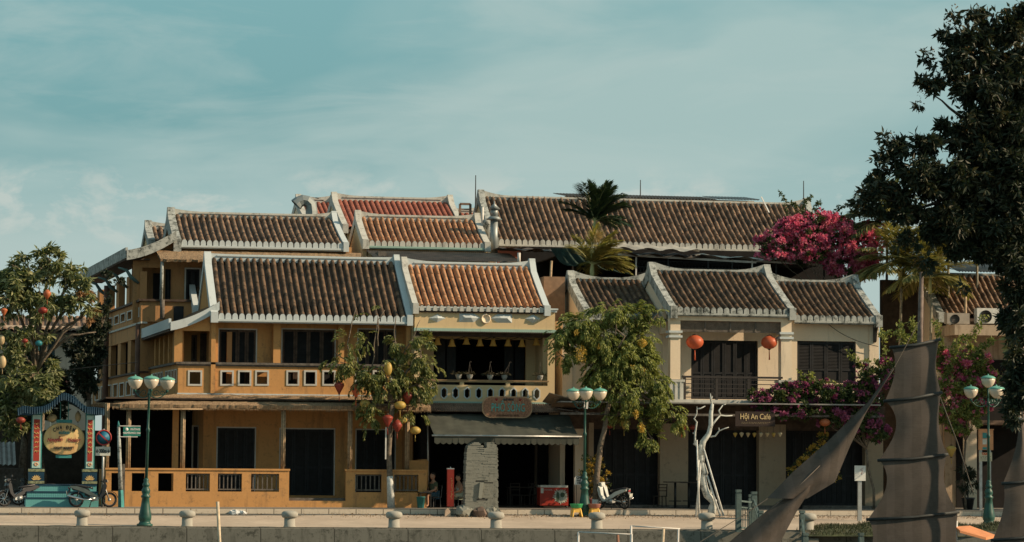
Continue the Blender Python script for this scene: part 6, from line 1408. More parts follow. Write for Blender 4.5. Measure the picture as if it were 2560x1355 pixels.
for k,(px,py,a) in enumerate(((1390,1000,.25),(1410,1004,-.12),(1428,1006,.05))): m.cbox((wx(px,Y,py),Y+.2*k,wz(py,Y,px)),.85,1.0,.03,Matrix.Rotation(a,3,'Y')@Matrix.Rotation(-.35,3,'X'))
one('loose_boards','loose brown boards tilted on the canopy between the restaurant and the café','boards',m,plain('board_tan',(.26,.18,.12),.85))
for lab,pts,Y in (('sagging overhead cable across the café left bay',((1394,1022),(1560,1046),(1700,1050)),-2.9),('thin overhead cable crossing the left street end to the ochre house',((-60,950),(160,925),(345,905)),-.8),('thin cable from the café right wall down to the balcony side',((2060,800),(2110,850),(2195,866)),.3)):
    m=MB(); P=[at(a,b,Y) for a,b in pts]; Q=[P[0].lerp(P[1],t)*(1-t)+P[1].lerp(P[2],t)*t for t in [i/16 for i in range(17)]]; m.tube(Q,.014,4); one('cable',lab,'cable',m,IRON)
# ---- poles and pipes in the river foreground
YW=-20
def pole(lab,p0,p1,r,mat,Y=YW,name='bamboo_pole',cat='pole'):
    a=at(*p0,Y); b=at(*p1,Y); d=(b-a).normalized(); a=a-d*((a.z+3)/d.z if d.z else 0) if a.z>-3 else a; m=MB(); m.tube([a,b],[r*1.1,r],8); one(name,lab,cat,m,mat)
pole('pale bamboo mooring pole rising from the water, left of centre',(549,1355),(544,1254),.052,plain('pale_bamboo',(.55,.45,.32),.7,var=.2,scale=6))
pole('short reddish stake in the water inside the white pipe frame',(1545,1355),(1544,1337),.05,plain('red_stake',(.28,.14,.09),.8))
pole('pale forked stake in the water right of the white pipe frame',(1657,1355),(1659,1322),.05,MC['pale_bamboo']); pole('thin white stake in the water, rightmost near the pipe frame',(1695,1355),(1696,1322),.035,WPIPE)
PF=thing('pipe_railing','white pipe railing of a landing stage at the bottom edge','railing',(at(1446,1355,YW).x,YW,-2.3),world=True)
for px,py in((1446,1330),(1578,1314),(1579,1335)):
    m=MB(); a=at(px,py,YW+(0 if py!=1335 else -1)); m.tube([(a.x,a.y,-2.6),a],.035,8); m.build('post',WPIPE,PF)
m=MB(); m.tube([at(1446,1330,YW),at(1579,1336,YW-1)],.025,6); m.tube([at(1578,1315,YW),at(1700,1322,YW)],.025,6); m.build('rail',WPIPE,PF)
m=MB(); m.box(at(1446,1355,YW).x,at(1700,1355,YW).x,YW-.5,YW+3,-1.6,-1.5); m.build('deck',WOODG,PF)
# ---- green balustrade down to the jetty
GB=plain('greygreen_paint',(.085,.125,.12),.7,var=.25,scale=5); BL=thing('green_balustrade','grey-green painted stair balustrade going down to the landing, left of the furled sail','balustrade',(wx(1850,-13.2,1320),-13.3,-.6),world=True)
def bpost(px,y0,y1,Y,wp=13):
    s=sc(Y,px); x=wx(px,Y,y1); w_=wp/s; m=MB(); zt_=wz(y0,Y,px); zb_=min(wz(y1,Y,px),-.5); m.box(x-w_/2,x+w_/2,Y-w_/2,Y+w_/2,zb_,zt_-.14); m.box(x-w_/2+.025,x+w_/2-.025,Y-w_/2+.025,Y+w_/2-.025,zt_-.14,zt_-.1); m.box(x-w_/2,x+w_/2,Y-w_/2,Y+w_/2,zt_-.1,zt_); m.build('post',GB,BL); return Vector((x,Y,zt_))
a=bpost(1846,1224,1330,-13.6); b=bpost(1885,1229,1320,-12.4); c=bpost(1876,1236,1320,-11.6,9); d=bpost(1902,1276,1340,-14.8,12); e=bpost(2005,1276,1345,-13.4,12); f_=bpost(2013,1332,1400,-15,14); h_=bpost(2153,1332,1400,-15.5,12)
def brail(p,q,n=6,drop=.4):
    m=MB(); P=p-Vector((0,0,drop)); Q=q-Vector((0,0,drop)); m.beam(P,Q,.07,.06); m.beam(P-Vector((0,0,.22)),Q-Vector((0,0,.22)),.05,.05); m.beam(P-Vector((0,0,.95)),Q-Vector((0,0,.95)),.06,.06)
    for k in range(1,n): t_=P.lerp(Q,k/n); m.beam(t_-Vector((0,0,.95)),t_-Vector((0,0,.22)),.03)
    m.build('railing_panel',GB,BL)
brail(a,b,7); brail(b,d,5,.3); brail(e,f_,6,.3)
k1=bpost(1945,1255,1330,-12.6,6); m=MB(); m.beam(k1-Vector((0,0,.1)),at(1958,1262,-12.6),.06); m.build('rail',GB,BL)
ST=MB()
for k in range(8): ST.box(wx(1890,-12.6,1330),wx(2008,-12.6,1330),-13.8-.35*(k+1),-13.8-.35*k,-2.6,-.62-.2*k)
struct('landing_steps',ST,CONC)
# ================================================================== vegetation
def rosette(mb,c,n,L,W,r,droop=.5,out=None):
    for k in range(n):
        d=rvec(r); 
        if out is not None: d=(d+out*.8).normalized()
        d=(d+Vector((0,0,-droop))).normalized(); leaf(mb,c+d*L*.1,d,rvec(r),L*r.uniform(.7,1.2),W*r.uniform(.8,1.2))
def spray(mb,c,d,r,n,L,W,length,droop=.5):
    """a drooping twig with paired leaflets"""
    p=c.copy(); d=d.normalized(); st=length/n
    for k in range(n):
        d=(d+Vector((0,0,-droop*.25))).normalized(); p=p+d*st
        sd=d.cross(Vector((0,0,1))); sd=sd.normalized() if sd.length>1e-3 else Vector((1,0,0))
        for s in(-1,1):
            ld=(d*.7+sd*s*.8+Vector((0,0,-.35-droop*.3))+rvec(r)*.25).normalized(); leaf(mb,p,ld,Vector((0,0,1))+rvec(r)*.5,L*r.uniform(.75,1.15),W)
def blob(px,py,rx,ry,Y,depth=.8,w=1):
    s=sc(Y,px); return (at(px,py,Y),rx/s,max(rx,ry)/s*depth,ry/s,w)
def crown(mb,blobs,count,fn,r,shell=.45,lump=True,dens=16,cr=.22):
    tot=sum(b[4]*b[1]*b[3] for b in blobs)
    for c,rx,ry,rz,w in blobs:
        n=int(count*w*rx*rz/tot)
        subs=[]
        if lump:
            for _ in range(max(5,n//dens)):
                v=rvec(r)*(r.random()**shell); subs.append(Vector((v.x*rx,v.y*ry,v.z*rz))+c)
        for _ in range(n):
            if lump and r.random()<.82:
                b=subs[int(r.random()*len(subs))]; v=rvec(r)*r.random()**.6; p=b+Vector((v.x*rx,v.y*ry,v.z*rz))*cr
            else: v=rvec(r)*(r.random()**shell); p=c+Vector((v.x*rx,v.y*ry,v.z*rz))
            out=(p-c); out=Vector((out.x/rx,out.y/ry,out.z/rz)); fn(mb,p,out.normalized() if out.length>.01 else Vector((0,0,1)),r)
def limb(mb,pts,r0,r1,r,n=6,wob=.04):
    P=[Vector(p) for p in pts]; Q=[P[0]]
    for a,b in zip(P,P[1:]):
        for k in range(1,4): Q.append(a.lerp(b,k/3)+(rvec(r)*wob*(b-a).length if k<3 else Vector((0,0,0))))
    mb.tube(Q,[r0+(r1-r0)*i/(len(Q)-1) for i in range(len(Q))],n)
def branches(mb,root,blobs,r,r0,per=4,twig=.02):
    for c,rx,ry,rz,w in blobs:
        mid=root.lerp(c,.5)+Vector((0,0,.15*(c-root).length)); limb(mb,[root,mid,c],r0,r0*.45,r)
        for k in range(per):
            v=rvec(r); e=c+Vector((v.x*rx,v.y*ry,v.z*rz))*.85; limb(mb,[c.lerp(mid,r.random()*.6),c.lerp(e,.5)+rvec(r)*.1,e],r0*.35,twig*.6,r,5,.08)
LG=leafmat('leaf_lantern_tree',[(.035,.06,.025),(.12,.15,.06),(.25,.27,.13),(.38,.37,.20)],.36)
LB_=leafmat('leaf_small_tree',[(.035,.055,.022),(.12,.15,.045),(.25,.26,.09),(.42,.39,.17)],.36)
LC_=leafmat('leaf_golden_tree',[(.04,.06,.02),(.14,.18,.05),(.28,.31,.09),(.42,.43,.16)],.38)
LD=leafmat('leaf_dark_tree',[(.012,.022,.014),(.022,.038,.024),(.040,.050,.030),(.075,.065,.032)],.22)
LV=leafmat('leaf_vine',[(.02,.04,.015),(.06,.09,.03),(.13,.15,.045)],.3)
YFL=leafmat('yellow_blossom',[(.38,.24,.04),(.55,.37,.07),(.62,.46,.12)],.3)
PK=leafmat('pink_blossom',[(.42,.07,.17),(.66,.15,.28),(.78,.28,.38),(.78,.38,.38)],.4,tc=(1,.6,.7))
PU=leafmat('purple_blossom',[(.15,.045,.09),(.30,.08,.16),(.44,.14,.24)],.33,tc=(1,.6,.9))
DRY=leafmat('dry_leaf',[(.22,.12,.05),(.38,.20,.09),(.30,.20,.10)],.3)
# ---- big lantern tree at the left (behind and beside the gate)
r=random.Random(21); YA=-.6
tA=thing('lantern_tree','big leafy street tree full of silk lanterns at the left edge, over the market gate','tree',(wx(95,1.4,1200),1.4,0),world=True)
bA=[blob(60,690,55,60,YA),blob(125,665,45,45,YA),blob(180,690,50,45,YA),blob(20,740,40,80,YA),blob(95,745,70,60,YA,1,1),blob(185,750,45,45,YA,.8,.7),blob(20,860,50,70,YA,.8,.8),blob(80,830,45,50,YA,.8,.35),blob(60,970,95,60,YA+.5,.9,1.1),blob(20,1040,60,50,YA+.8,.9,.9),blob(120,950,50,45,YA+1,.8,.6),blob(228,775,16,20,YA,.8,.5)]
m=MB(); fA=lambda mb,p,o,r: rosette(mb,p,6,.30,.10,r,.75,o*.5); crown(m,bA,1900,fA,r,.6); m.build('crown',LG,tA)
m=MB(); root=at(90,930,.3); limb(m,[(wx(95,1.4,1260),1.4,0),at(100,1060,1.0),root],.22,.15,r); branches(m,root,bA,r,.08,4)
for a,b in (((90,930),(225,770)),((120,880),(240,830)),((110,860),(200,800))): limb(m,[at(*a,.0),at((a[0]+b[0])/2,(a[1]+b[1])/2-18,YA),at(*b,YA)],.07,.02,r)
m.build('trunk',BARK,tA)
m=MB(); crown(m,[blob(220,745,28,22,YA),blob(232,790,12,22,YA)],60,lambda mb,p,o,r: rosette(mb,p,5,.28,.08,r,.9,o*.5),r); m.build('dry_leaves',DRY,tA)
# ---- dark climbing tree against the ochre flank
r=random.Random(22); YV=3.0
tV=thing('flank_tree','dark small-leaved tree climbing the shaded flank of the ochre houses','tree',(wx(228,YV,1200),YV,0),world=True)
bV=[blob(215,900,45,60,YV,.7),blob(240,850,32,60,YV,.6),blob(255,800,20,40,YV,.6,.9),blob(215,960,32,40,YV,.7),blob(190,860,30,30,YV,.7,.6),blob(265,760,14,30,YV,.6,.5),blob(300,700,10,18,YV+3,.6,.5),blob(270,690,12,22,YV+3,.6,.4)]
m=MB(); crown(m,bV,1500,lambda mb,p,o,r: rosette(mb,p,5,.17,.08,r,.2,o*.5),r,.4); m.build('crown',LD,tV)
m=MB(); root=at(222,1000,YV); limb(m,[(wx(228,YV,1260),YV,0),root],.14,.1,r); branches(m,root,bV[:6],r,.06,5); limb(m,[root,at(205,880,YV),at(175,850,YV)],.05,.02,r); m.build('trunk',BARK,tV)
# ---- dark mass behind gate
r=random.Random(23); tW=thing('lane_tree','dark low tree filling the lane behind the market gate','tree',(wx(60,5,1200),5,0),world=True)
bW=[blob(30,930,50,40,4,.7,.9),blob(90,900,50,36,4,.7,.8),blob(40,1020,70,60,4.6,.7),blob(110,1000,60,50,5,.7),blob(150,960,40,30,5.5,.7,.6)]
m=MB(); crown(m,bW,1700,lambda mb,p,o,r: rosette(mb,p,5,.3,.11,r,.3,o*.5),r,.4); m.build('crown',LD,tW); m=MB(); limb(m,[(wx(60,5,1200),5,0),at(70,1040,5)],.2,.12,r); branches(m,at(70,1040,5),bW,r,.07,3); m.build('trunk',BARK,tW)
# ---- small lantern tree in front of the ochre house
r=random.Random(31); YT1=-2.2
tB=thing('small_lantern_tree','slender street tree with whitewashed foot and hanging lanterns, before the ochre house','tree',(wx(978,YT1,1262),YT1,0),world=True)
bB=[blob(1055,890,28,42,YT1,.8,1.5),blob(1000,860,28,28,YT1,.8,1.0),blob(950,915,50,26,YT1,.9,.8),blob(850,905,36,40,YT1,.7,.55),blob(905,950,45,32,YT1,.8,.9),blob(1010,960,60,36,YT1,.8,1.3),blob(1050,960,30,38,YT1,.7,.9),blob(920,1010,20,20,YT1,.7,.8),blob(925,1050,16,34,YT1,.7,.9),blob(1030,1030,26,18,YT1,.7,.4),blob(868,860,28,32,YT1,.7,.35),blob(915,850,8,20,YT1,1,.9),blob(965,955,50,26,YT1-.2,.8,1),blob(895,790,14,10,YT1,1,.25),blob(965,780,14,12,YT1,1,.25),blob(1080,930,14,30,YT1,.7,.6)]
m=MB(); crown(m,bB,1000,lambda mb,p,o,r: spray(mb,p,o+Vector((0,0,.1)),r,6,.16,.07,.40,1.0),r,.6); m.build('crown',LB_,tB)
m=MB(); tr=[at(978,1262,YT1),at(975,1200,YT1),at(972,1130,YT1),at(976,1060,YT1),at(981,1010,YT1)]; tr[0].z=0
m.tube([tr[0],tr[0].lerp(tr[1],.55),tr[1],tr[2],tr[3],tr[4]],[.15,.125,.12,.10,.10,.11],10)
root=at(981,1005,YT1); branches(m,root,[bB[i] for i in (0,1,2,4,5,6,7)],r,.06,4)
for pts in (((981,1000),(940,960),(885,915),(835,880)),((981,1000),(990,930),(1000,880)),((885,915),(868,860),(890,770)),((930,950),(935,860),(945,790)),((1000,900),(985,830),(990,790)),((1000,900),(1030,850),(1050,800)),((885,915),(850,905)),((945,865),(945,800),(962,775))):
    limb(m,[at(a,b,YT1) for a,b in pts],.06 if pts[0][0]==981 else .03,.014,r)
m.build('trunk',BARK,tB)
m=MB(); m.tube([tr[0]+Vector((0,0,.0)),tr[0].lerp(tr[1],1.0),tr[1].lerp(tr[2],.0)+Vector((0,0,.15))],[.158,.128,.124],10); m.build('limewash_band',LIME,tB)
m=MB(); x=wx(964,YT1-.1,1110); m.box(x-.03,x+.02,YT1-.2,YT1-.16,wz(1148,YT1,964),wz(1068,YT1,964)); one('tube_light','long thin white tube light fixed upright to the lantern tree trunk','lamp',m,WPIPE)
# ---- golden shower tree in the middle
r=random.Random(32); YT2=-2.6
tC=thing('golden_shower_tree','big pale green street tree with yellow blossom clusters, before the café left bay','tree',(wx(1490,YT2,1262),YT2,0),world=True)
bC=[blob(1400,840,28,30,YT2,.8,.9),blob(1450,815,48,32,YT2,.8,1.2),blob(1530,780,50,26,YT2,.8,1.2),blob(1590,790,35,28,YT2,.8,1.0),blob(1410,885,30,24,YT2,.7,1),blob(1500,850,50,40,YT2,.9,1.1),blob(1600,850,36,36,YT2,.8,1.0),blob(1560,900,60,50,YT2,.9,1.3),blob(1510,920,45,50,YT2,.9,1.1),blob(1605,920,42,40,YT2,.8,1.1),blob(1640,960,36,30,YT2,.8,1.1),blob(1550,980,60,36,YT2,.9,1.2),blob(1620,1000,50,28,YT2,.8,1.1),blob(1665,1025,42,22,YT2,.7,1),blob(1560,1035,40,20,YT2,.8,.8),blob(1608,1060,20,20,YT2,.8,1),blob(1630,1098,26,14,YT2,.7,1),blob(1645,785,16,12,YT2,.8,.4),blob(1475,965,18,30,YT2,.8,.6),blob(1690,1050,26,16,YT2,.7,.8)]
m=MB(); crown(m,bC,4300,lambda mb,p,o,r: spray(mb,p,o+Vector((0,0,.05)),r,6,.14,.062,.38,.9),r,.5); m.build('crown',LC_,tC)
m=MB(); pts=[at(1488,1262,YT2),at(1492,1190,YT2),at(1500,1120,YT2),at(1512,1070,YT2),at(1517,1030,YT2),at(1530,980,YT2)]; pts[0].z=0; m.tube(pts,[.15,.12,.115,.10,.10,.09],10)
branches(m,pts[-1],bC,r,.05,3); limb(m,[at(1545,870,YT2-.6),at(1562,840,YT2-.7),at(1540,822,YT2-.7)],.04,.02,r); limb(m,[at(1538,840,YT2-.6),at(1540,810,YT2-.6),at(1555,770,YT2-.5)],.025,.01,r); m.build('trunk',BARK,tC)
m=MB(); m.tube([pts[0],pts[0].lerp(pts[1],.42)],[.155,.135],10); m.build('limewash_band',LIME,tC)
m=MB(); 
for (px,py,rx,ry,w) in ((1452,885,17,24,1.6),(1440,832,8,8,.5),(1607,858,14,10,1),(1582,918,6,6,.4),(1606,925,8,8,.6),(1590,1035,7,12,.8),(1604,1070,9,14,.9),(1500,868,8,6,.4),(1655,1020,6,6,.3)):
    for _ in range(int(110*w)):
        v=rvec(r)*r.random()**.5; s=sc(YT2-.6,px); c=at(px,py,YT2-.6)+Vector((v.x*rx/s,v.y*.2,v.z*ry/s)); leaf(m,c,rvec(r),rvec(r),.075,.06)
m.build('yellow_blossoms',YFL,tC)
# ---- yellow shrubs
def shrub(lab,px,py,Y,blobs,n,cols,seed,L=.09,W=.05,name='flowering_shrub',pot=None,mat=None,leaves=.4,cat='shrub'):
    r=random.Random(seed); o=thing(name,lab,cat,(wx(px,Y,py),Y,gz(0,Y)),world=True); m=MB(); crown(m,blobs,n,lambda mb,p,o_,r: rosette(mb,p,4,L,W,r,-.1,o_),r,.6); m.build('blossoms',mat or YFL,o)
    m=MB(); crown(m,blobs,int(n*leaves),lambda mb,p,o_,r: rosette(mb,p,4,L*1.2,W,r,.1,o_),r,.7); m.build('crown',LV,o)
    m=MB(); rt=Vector((wx(px,Y,py),Y,gz(0,Y)+.3)); 
    for c,rx,ry,rz,w in blobs:
        for k in range(3): limb(m,[rt,rt.lerp(c,.5)+rvec(r)*.08,c+rvec(r)*rx*.6],.02,.008,r,5)
    m.build('stems',BARK,o)
    if pot: m=MB(); m.lathe([(.16,0),(.22,.34),(.25,.36),(.25,.4),(.2,.4)],(rt.x,rt.y,gz(0,Y)),14); m.build('pot',pot,o)
    return o
shrub('orange-yellow flowering shrub at the golden tree foot, behind the lamp post',1470,1255,-2.0,[blob(1480,1150,34,16,-2.0),blob(1490,1175,36,22,-2.0),blob(1465,1185,28,20,-2),blob(1500,1205,30,22,-2),blob(1480,1228,22,20,-2)],520,None,41,pot=plain('maroon_pot',(.12,.03,.03),.6),leaves=.3)
shrub('leaning yellow blossom spray in a dark pot, behind the furled sail',1996,1250,-1.6,[blob(1990,1180,24,16,-1.6),blob(2010,1155,24,18,-1.6),blob(2035,1125,22,18,-1.6),blob(2055,1100,14,18,-1.6),blob(2075,1165,24,18,-1.6,1,.5),blob(2095,1190,10,14,-1.6,1,.4),blob(2062,1088,7,10,-1.6)],620,None,42,pot=IRON,leaves=.35)
# potted dark palm at right
r=random.Random(43); o=thing('potted_plant','dark bushy potted plant behind the right sail rope, near the taxi plate','potted plant',(wx(2420,-1.6,1260),-1.6,0),world=True); m=MB(); crown(m,[blob(2415,1190,22,26,-1.6),blob(2425,1215,28,14,-1.6)],150,lambda mb,p,o_,r: rosette(mb,p,5,.24,.05,r,.2,o_),r); m.build('crown',LD,o); m=MB(); c=Vector((wx(2420,-1.6,1260),-1.6,0)); m.lathe([(.18,0),(.26,.42),(.29,.44),(.29,.5),(.2,.5)],c,14); m.tube([c+Vector((0,0,.4)),c+Vector((0,0,1.2))],.03,5); m.build('pot',BLACKP,o)
# ---- bougainvilleas
def boug(lab,px,py,Y,blobs,n,mat,seed,leafy=.35,z0=0,L=.12,lm=None,trunkpts=None,name='bougainvillea'):
    r=random.Random(seed); o=thing(name,lab,'bougainvillea',(wx(px,Y,py),Y,z0),world=True)
    m=MB(); crown(m,blobs,n,lambda mb,p,o_,r: rosette(mb,p,5,L,L*.8,r,-.1,o_*.8),r,.28); m.build('blossoms',mat,o)
    m=MB(); crown(m,blobs,int(n*leafy),lambda mb,p,o_,r: rosette(mb,p,5,L*1.25,L*.6,r,.1,o_*.5),r,.5); m.build('crown',lm or LV,o)
    m=MB(); rt=Vector((wx(px,Y,py),Y,z0)); c0=sum((b[0] for b in blobs),Vector())/len(blobs); kn=rt.lerp(c0,.55)
    kn.x=rt.x+(kn.x-rt.x)*.3; limb(m,[rt,kn],.06,.05,r); branches(m,kn,blobs,r,.02,2); m.build('trunk',BARK,o); return o,r
YP1=6.5
bt=[blob(1945,600,40,34,YP1,1,.8),blob(1990,575,48,36,YP1,1),blob(2045,560,48,36,YP1,1),blob(2095,590,52,50,YP1,1),blob(2150,620,40,52,YP1,1),blob(2100,660,44,34,YP1,1),blob(2165,665,38,36,YP1,1),blob(1935,635,44,16,YP1,1,.8),blob(2010,635,60,26,YP1,1),blob(2140,690,22,16,YP1,1),blob(2195,600,18,40,YP1,1,.8),blob(1910,605,26,18,YP1,1,.5),blob(1965,560,30,20,YP1,1,.5),blob(2020,600,60,36,YP1,1,.8),blob(2180,570,22,20,YP1,1,.5)]
o,r=boug('huge magenta bougainvillea spilling over the roof terrace',2120,900,YP1,bt,5200,PK,51,.32,z0=0,L=.13)
m=MB()
for pts in (((1975,570),(1968,520),(1950,480)),((2000,560),(2010,510),(2030,490)),((1985,560),(1995,520),(1975,505)),((2085,545),(2095,520),(2125,508)),((2110,560),(2130,530),(2150,520)),((2035,545),(2040,515),(2050,505))):
    P=[at(a,b,YP1) for a,b in pts]
    for k in range(40): t_=k/39; q=(P[0].lerp(P[1],t_*2) if t_<.5 else P[1].lerp(P[2],t_*2-1)); rosette(m,q+rvec(r)*.12*(1-t_),3,.15,.07,r,0)
m.build('upper_sprays',LV,o)
YP2=-2.2
b2=[blob(1905,1000,36,30,YP2),blob(1960,985,40,28,YP2),blob(2010,975,36,30,YP2),blob(2060,985,40,36,YP2),blob(2120,990,44,40,YP2),blob(2170,985,36,44,YP2),blob(1930,1035,44,18,YP2,1,.5),blob(2010,1025,50,24,YP2,1,.8),blob(2080,1045,40,26,YP2,1,.7),blob(2140,1060,44,34,YP2),blob(2190,1070,30,40,YP2,1,.8),blob(2215,930,24,40,YP2,1,.6),blob(2160,930,30,20,YP2,1,.5)]
o,r=boug('purple bougainvillea hedge trailing along the café canopy to the tall sail',2185,1260,YP2,b2,1900,PU,52,2.0)
m=MB()
for pts in (((2090,960),(2010,950),(2000,930)),((2170,940),(2140,900),(2120,880)),((2150,905),(2195,905),(2200,910)),((2210,900),(2215,850),(2200,830)),((2025,970),(2030,945),(2025,935))):
    P=[at(a,b,YP2) for a,b in pts]
    for k in range(36): t_=k/35; q=(P[0].lerp(P[1],t_*2) if t_<.5 else P[1].lerp(P[2],t_*2-1)); rosette(m,q+rvec(r)*.1,3,.14,.07,r,0)
m.build('upper_sprays',LC_,o)
YP3=-1.8
b3=[blob(2385,900,44,36,YP3),blob(2430,900,44,34,YP3),blob(2365,960,40,44,YP3),blob(2420,960,44,40,YP3),blob(2470,950,30,40,YP3,1,.8),blob(2370,1030,36,40,YP3),blob(2420,1030,40,40,YP3),blob(2400,1070,30,20,YP3),blob(2450,900,30,20,YP3),blob(2340,880,30,26,YP3,1,.8),blob(2465,1010,16,30,YP3)]
o,r=boug('sunlit rose-pink bougainvillea between the tall sail and the right lamp post',2415,1260,YP3,b3,1150,PK,53,2.7,lm=LC_)
m=MB()
for pts in (((2350,860),(2345,830),(2340,800)),((2420,870),(2440,830),(2460,790)),((2300,860),(2260,840),(2200,825)),((2255,855),(2252,835),(2248,810)),((2280,850),(2285,820),(2278,800)),((2380,870),(2400,850),(2430,840)),((2450,870),(2470,860),(2480,850))):
    P=[at(a,b,YP3) for a,b in pts]
    for k in range(44): t_=k/43; q=(P[0].lerp(P[1],t_*2) if t_<.5 else P[1].lerp(P[2],t_*2-1)); rosette(m,q+rvec(r)*.12,3,.16,.08,r,0)
m.build('upper_sprays',LC_,o)
# ---- palms
def palm(lab,base,top,nf,FL,wind,seed,mat,blow=.7,trunk_r=.09,up=.9,shaft=True,name='palm_tree',lw=.05,ll=.62):
    r=random.Random(seed); o=thing(name,lab,'palm',(base.x,base.y,base.z),world=True)
    m=MB(); n=10; P=[base.lerp(top,k/n)+Vector((.05*sin(k*.8),0,0)) for k in range(n+1)]; m.tube(P,[trunk_r*(1-.35*k/n)*(1.06 if k%2 else 1) for k in range(n+1)],8); m.build('trunk',plain('palm_trunk',(.26,.24,.18),.85,var=.35,scale=10),o)
    if shaft: m=MB(); m.tube([top,top+Vector((0,0,.45)),top+Vector((.02,0,.8))],[trunk_r*.95,trunk_r*1.0,trunk_r*.5],8); m.build('crownshaft',plain('palm_shaft',(.42,.42,.20),.6),o)
    t0=top+Vector((0,0,.7 if shaft else 0)); ms=MB(); ml=MB()
    for k in range(nf):
        a=2*pi*k/nf+r.uniform(-.3,.3); el=r.uniform(.1,1.35)*up; d=Vector((cos(a)*cos(el),sin(a)*cos(el),sin(el))); d=(d+wind*blow*r.uniform(.6,1.2)).normalized()
        L=FL*r.uniform(.8,1.1); p=t0.copy(); st=L/12; pts=[p.copy()]
        for q in range(12):
            d=(d+Vector((0,0,-.085))+wind*.035).normalized(); p=p+d*st; pts.append(p.copy())
            if q>=1:
                sd=d.cross(Vector((0,0,1))); sd=sd.normalized() if sd.length>1e-3 else Vector((1,0,0)); lf=ll*sin(pi*min(.95,(q+1.2)/14))
                for h in(0,.33,.66):
                    pp=pts[-2].lerp(p,h)
                    for s in(-1,1):
                        ld=(d*.75+sd*s*.75+Vector((0,0,-.30))+wind*.35+rvec(r)*.14).normalized(); leaf(ml,pp,ld,Vector((0,0,1))+rvec(r)*.3,lf*r.uniform(.85,1.15),lw,.1)
        ms.tube(pts,[.022*(1-k2/14) for k2 in range(len(pts))],5)
    ml.build('fronds',mat,o); ms.build('frond_ribs',MC['palm_shaft'],o); return o
LP=leafmat('palm_leaf',[(.025,.05,.02),(.08,.11,.04),(.20,.20,.08),(.36,.32,.14)],.33)
LPD=leafmat('palm_leaf_dark',[(.015,.035,.02),(.03,.06,.03),(.06,.085,.04)],.25)
LPY=leafmat('palm_leaf_gold',[(.08,.10,.035),(.27,.25,.08),(.46,.38,.16)],.38)
W_=Vector((.8,.1,.12))
Yp=4.6
b0=Vector((wx(1478,Yp,1000),Yp,0))
palm('windblown palm rising above the wide brown roof, taller of the two in the middle',Vector((wx(1483,6.2,1000),6.2,0)),at(1486,594,6.2),30,1.8,Vector((.45,0,.45)),61,LPD,.45,.09,1.25,ll=.8,lw=.10)
palm('shorter windblown palm in the middle with a pale seed tuft, before the terrace net',b0,at(1480,703,Yp),30,1.75,Vector((.75,0,.25)),62,LPY,.55,.1,1.15,ll=.7,lw=.09)
palm('little palm top just over the ridge of the café left roof',Vector((wx(1479,3.9,1000),3.9,0)),at(1480,755,3.9),8,.45,W_,63,LPY,.2,.07,.6,shaft=False,ll=.3)
r=random.Random(65); m=MB(); c=at(1488,590,4.5)
for _ in range(420): d=rvec(r); d.z-=.35; d.normalize(); leaf(m,c+d*.05,d,rvec(r),.5*r.uniform(.6,1),.016)
one('palm_seed_tuft','straw-yellow brush of palm seed strands at the neck between the two palms','seed tuft',m,plain('straw',(.52,.40,.18),.8))
Yq=3.4
for i,(px,py,yy,n,L,lab,mt,bs,wd) in enumerate((
 (2250,700,4.2,34,2.3,'golden-green palm right beside the magenta bougainvillea',LPY,.5,.1),(2325,735,3.0,30,2.1,'low golden palm left of the dark mast top',LPY,.5,.15),(2215,600,6.5,24,2.1,'palm behind the magenta bougainvillea, under the dark branches',LP,.6,.0),
 (2440,650,5.2,20,1.8,'slim palm before the right house roof, half under the dark branches',LP,.6,.2),(2368,640,4.4,12,1.4,'thin-stemmed palm whose top is lost in the dark branches',LP,.6,.1))):
    palm(lab,Vector((wx(px+4,yy,1000),yy,0)),at(px,py,yy),n,L,Vector((wd,0,.05)),70+i,mt,.2,.085,1.1,ll=.95,lw=.10)
m=MB(); m.tube([(wx(2413,2,900),2,wz(860,2,2413)-2),at(2414,742,2)],.06,6); one('thin_pole','bare pale pole standing before the right house roof','pole',m,BAMB)
# ---- bare white painted tree
Yw_=-5.3; z0=gz(28,Yw_); tw=thing('bare_white_tree','leafless whitewashed crooked tree propped by stakes, before the café','tree',(wx(1777,Yw_,1288),Yw_,z0),world=True)
m=MB(); r=random.Random(81)
def chain(pts,r0,r1,dy=0):
    P=[at(a,b,Yw_+dy*(i/len(pts))) for i,(a,b) in enumerate(pts)]; m.tube(P,[r0+(r1-r0)*i/(len(P)-1)*(1+.0) + .012*sin(i*2.1)*r0/.2 for i in range(len(P))],9)
tp=[(1777,1291),(1781,1270),(1784,1254),(1768,1238),(1760,1217),(1757,1194),(1762,1183),(1753,1157),(1752,1126),(1754,1112)]
chain(tp,.16,.12); chain([(1752,1140),(1757,1105),(1772,1084),(1777,1063),(1777,1034),(1781,1010)],.125,.065); chain([(1781,1014),(1777,1000),(1776,984)],.04,.02); chain([(1777,1002),(1781,990)],.03,.015)
chain([(1750,1124),(1737,1110),(1738,1081),(1742,1055),(1735,1047),(1742,1034),(1742,1016)],.045,.022,-.2); chain([(1742,1022),(1752,1021),(1763,1015)],.03,.018); chain([(1737,1112),(1733,1109)],.03,.02); chain([(1735,1084),(1732,1082)],.03,.02)
chain([(1780,1063),(1790,1050),(1801,1038),(1815,1040),(1831,1039)],.042,.018,.3); chain([(1801,1038),(1797,1026),(1807,1013)],.035,.018); chain([(1807,1013),(1815,1010)],.018,.01)
chain([(1774,1092),(1788,1090),(1798,1077),(1810,1072),(1822,1068)],.036,.015,-.3); chain([(1798,1077),(1797,1069)],.02,.012); chain([(1768,1236),(1777,1232),(1779,1224)],.08,.05); chain([(1777,1042),(1772,1041)],.05,.03)
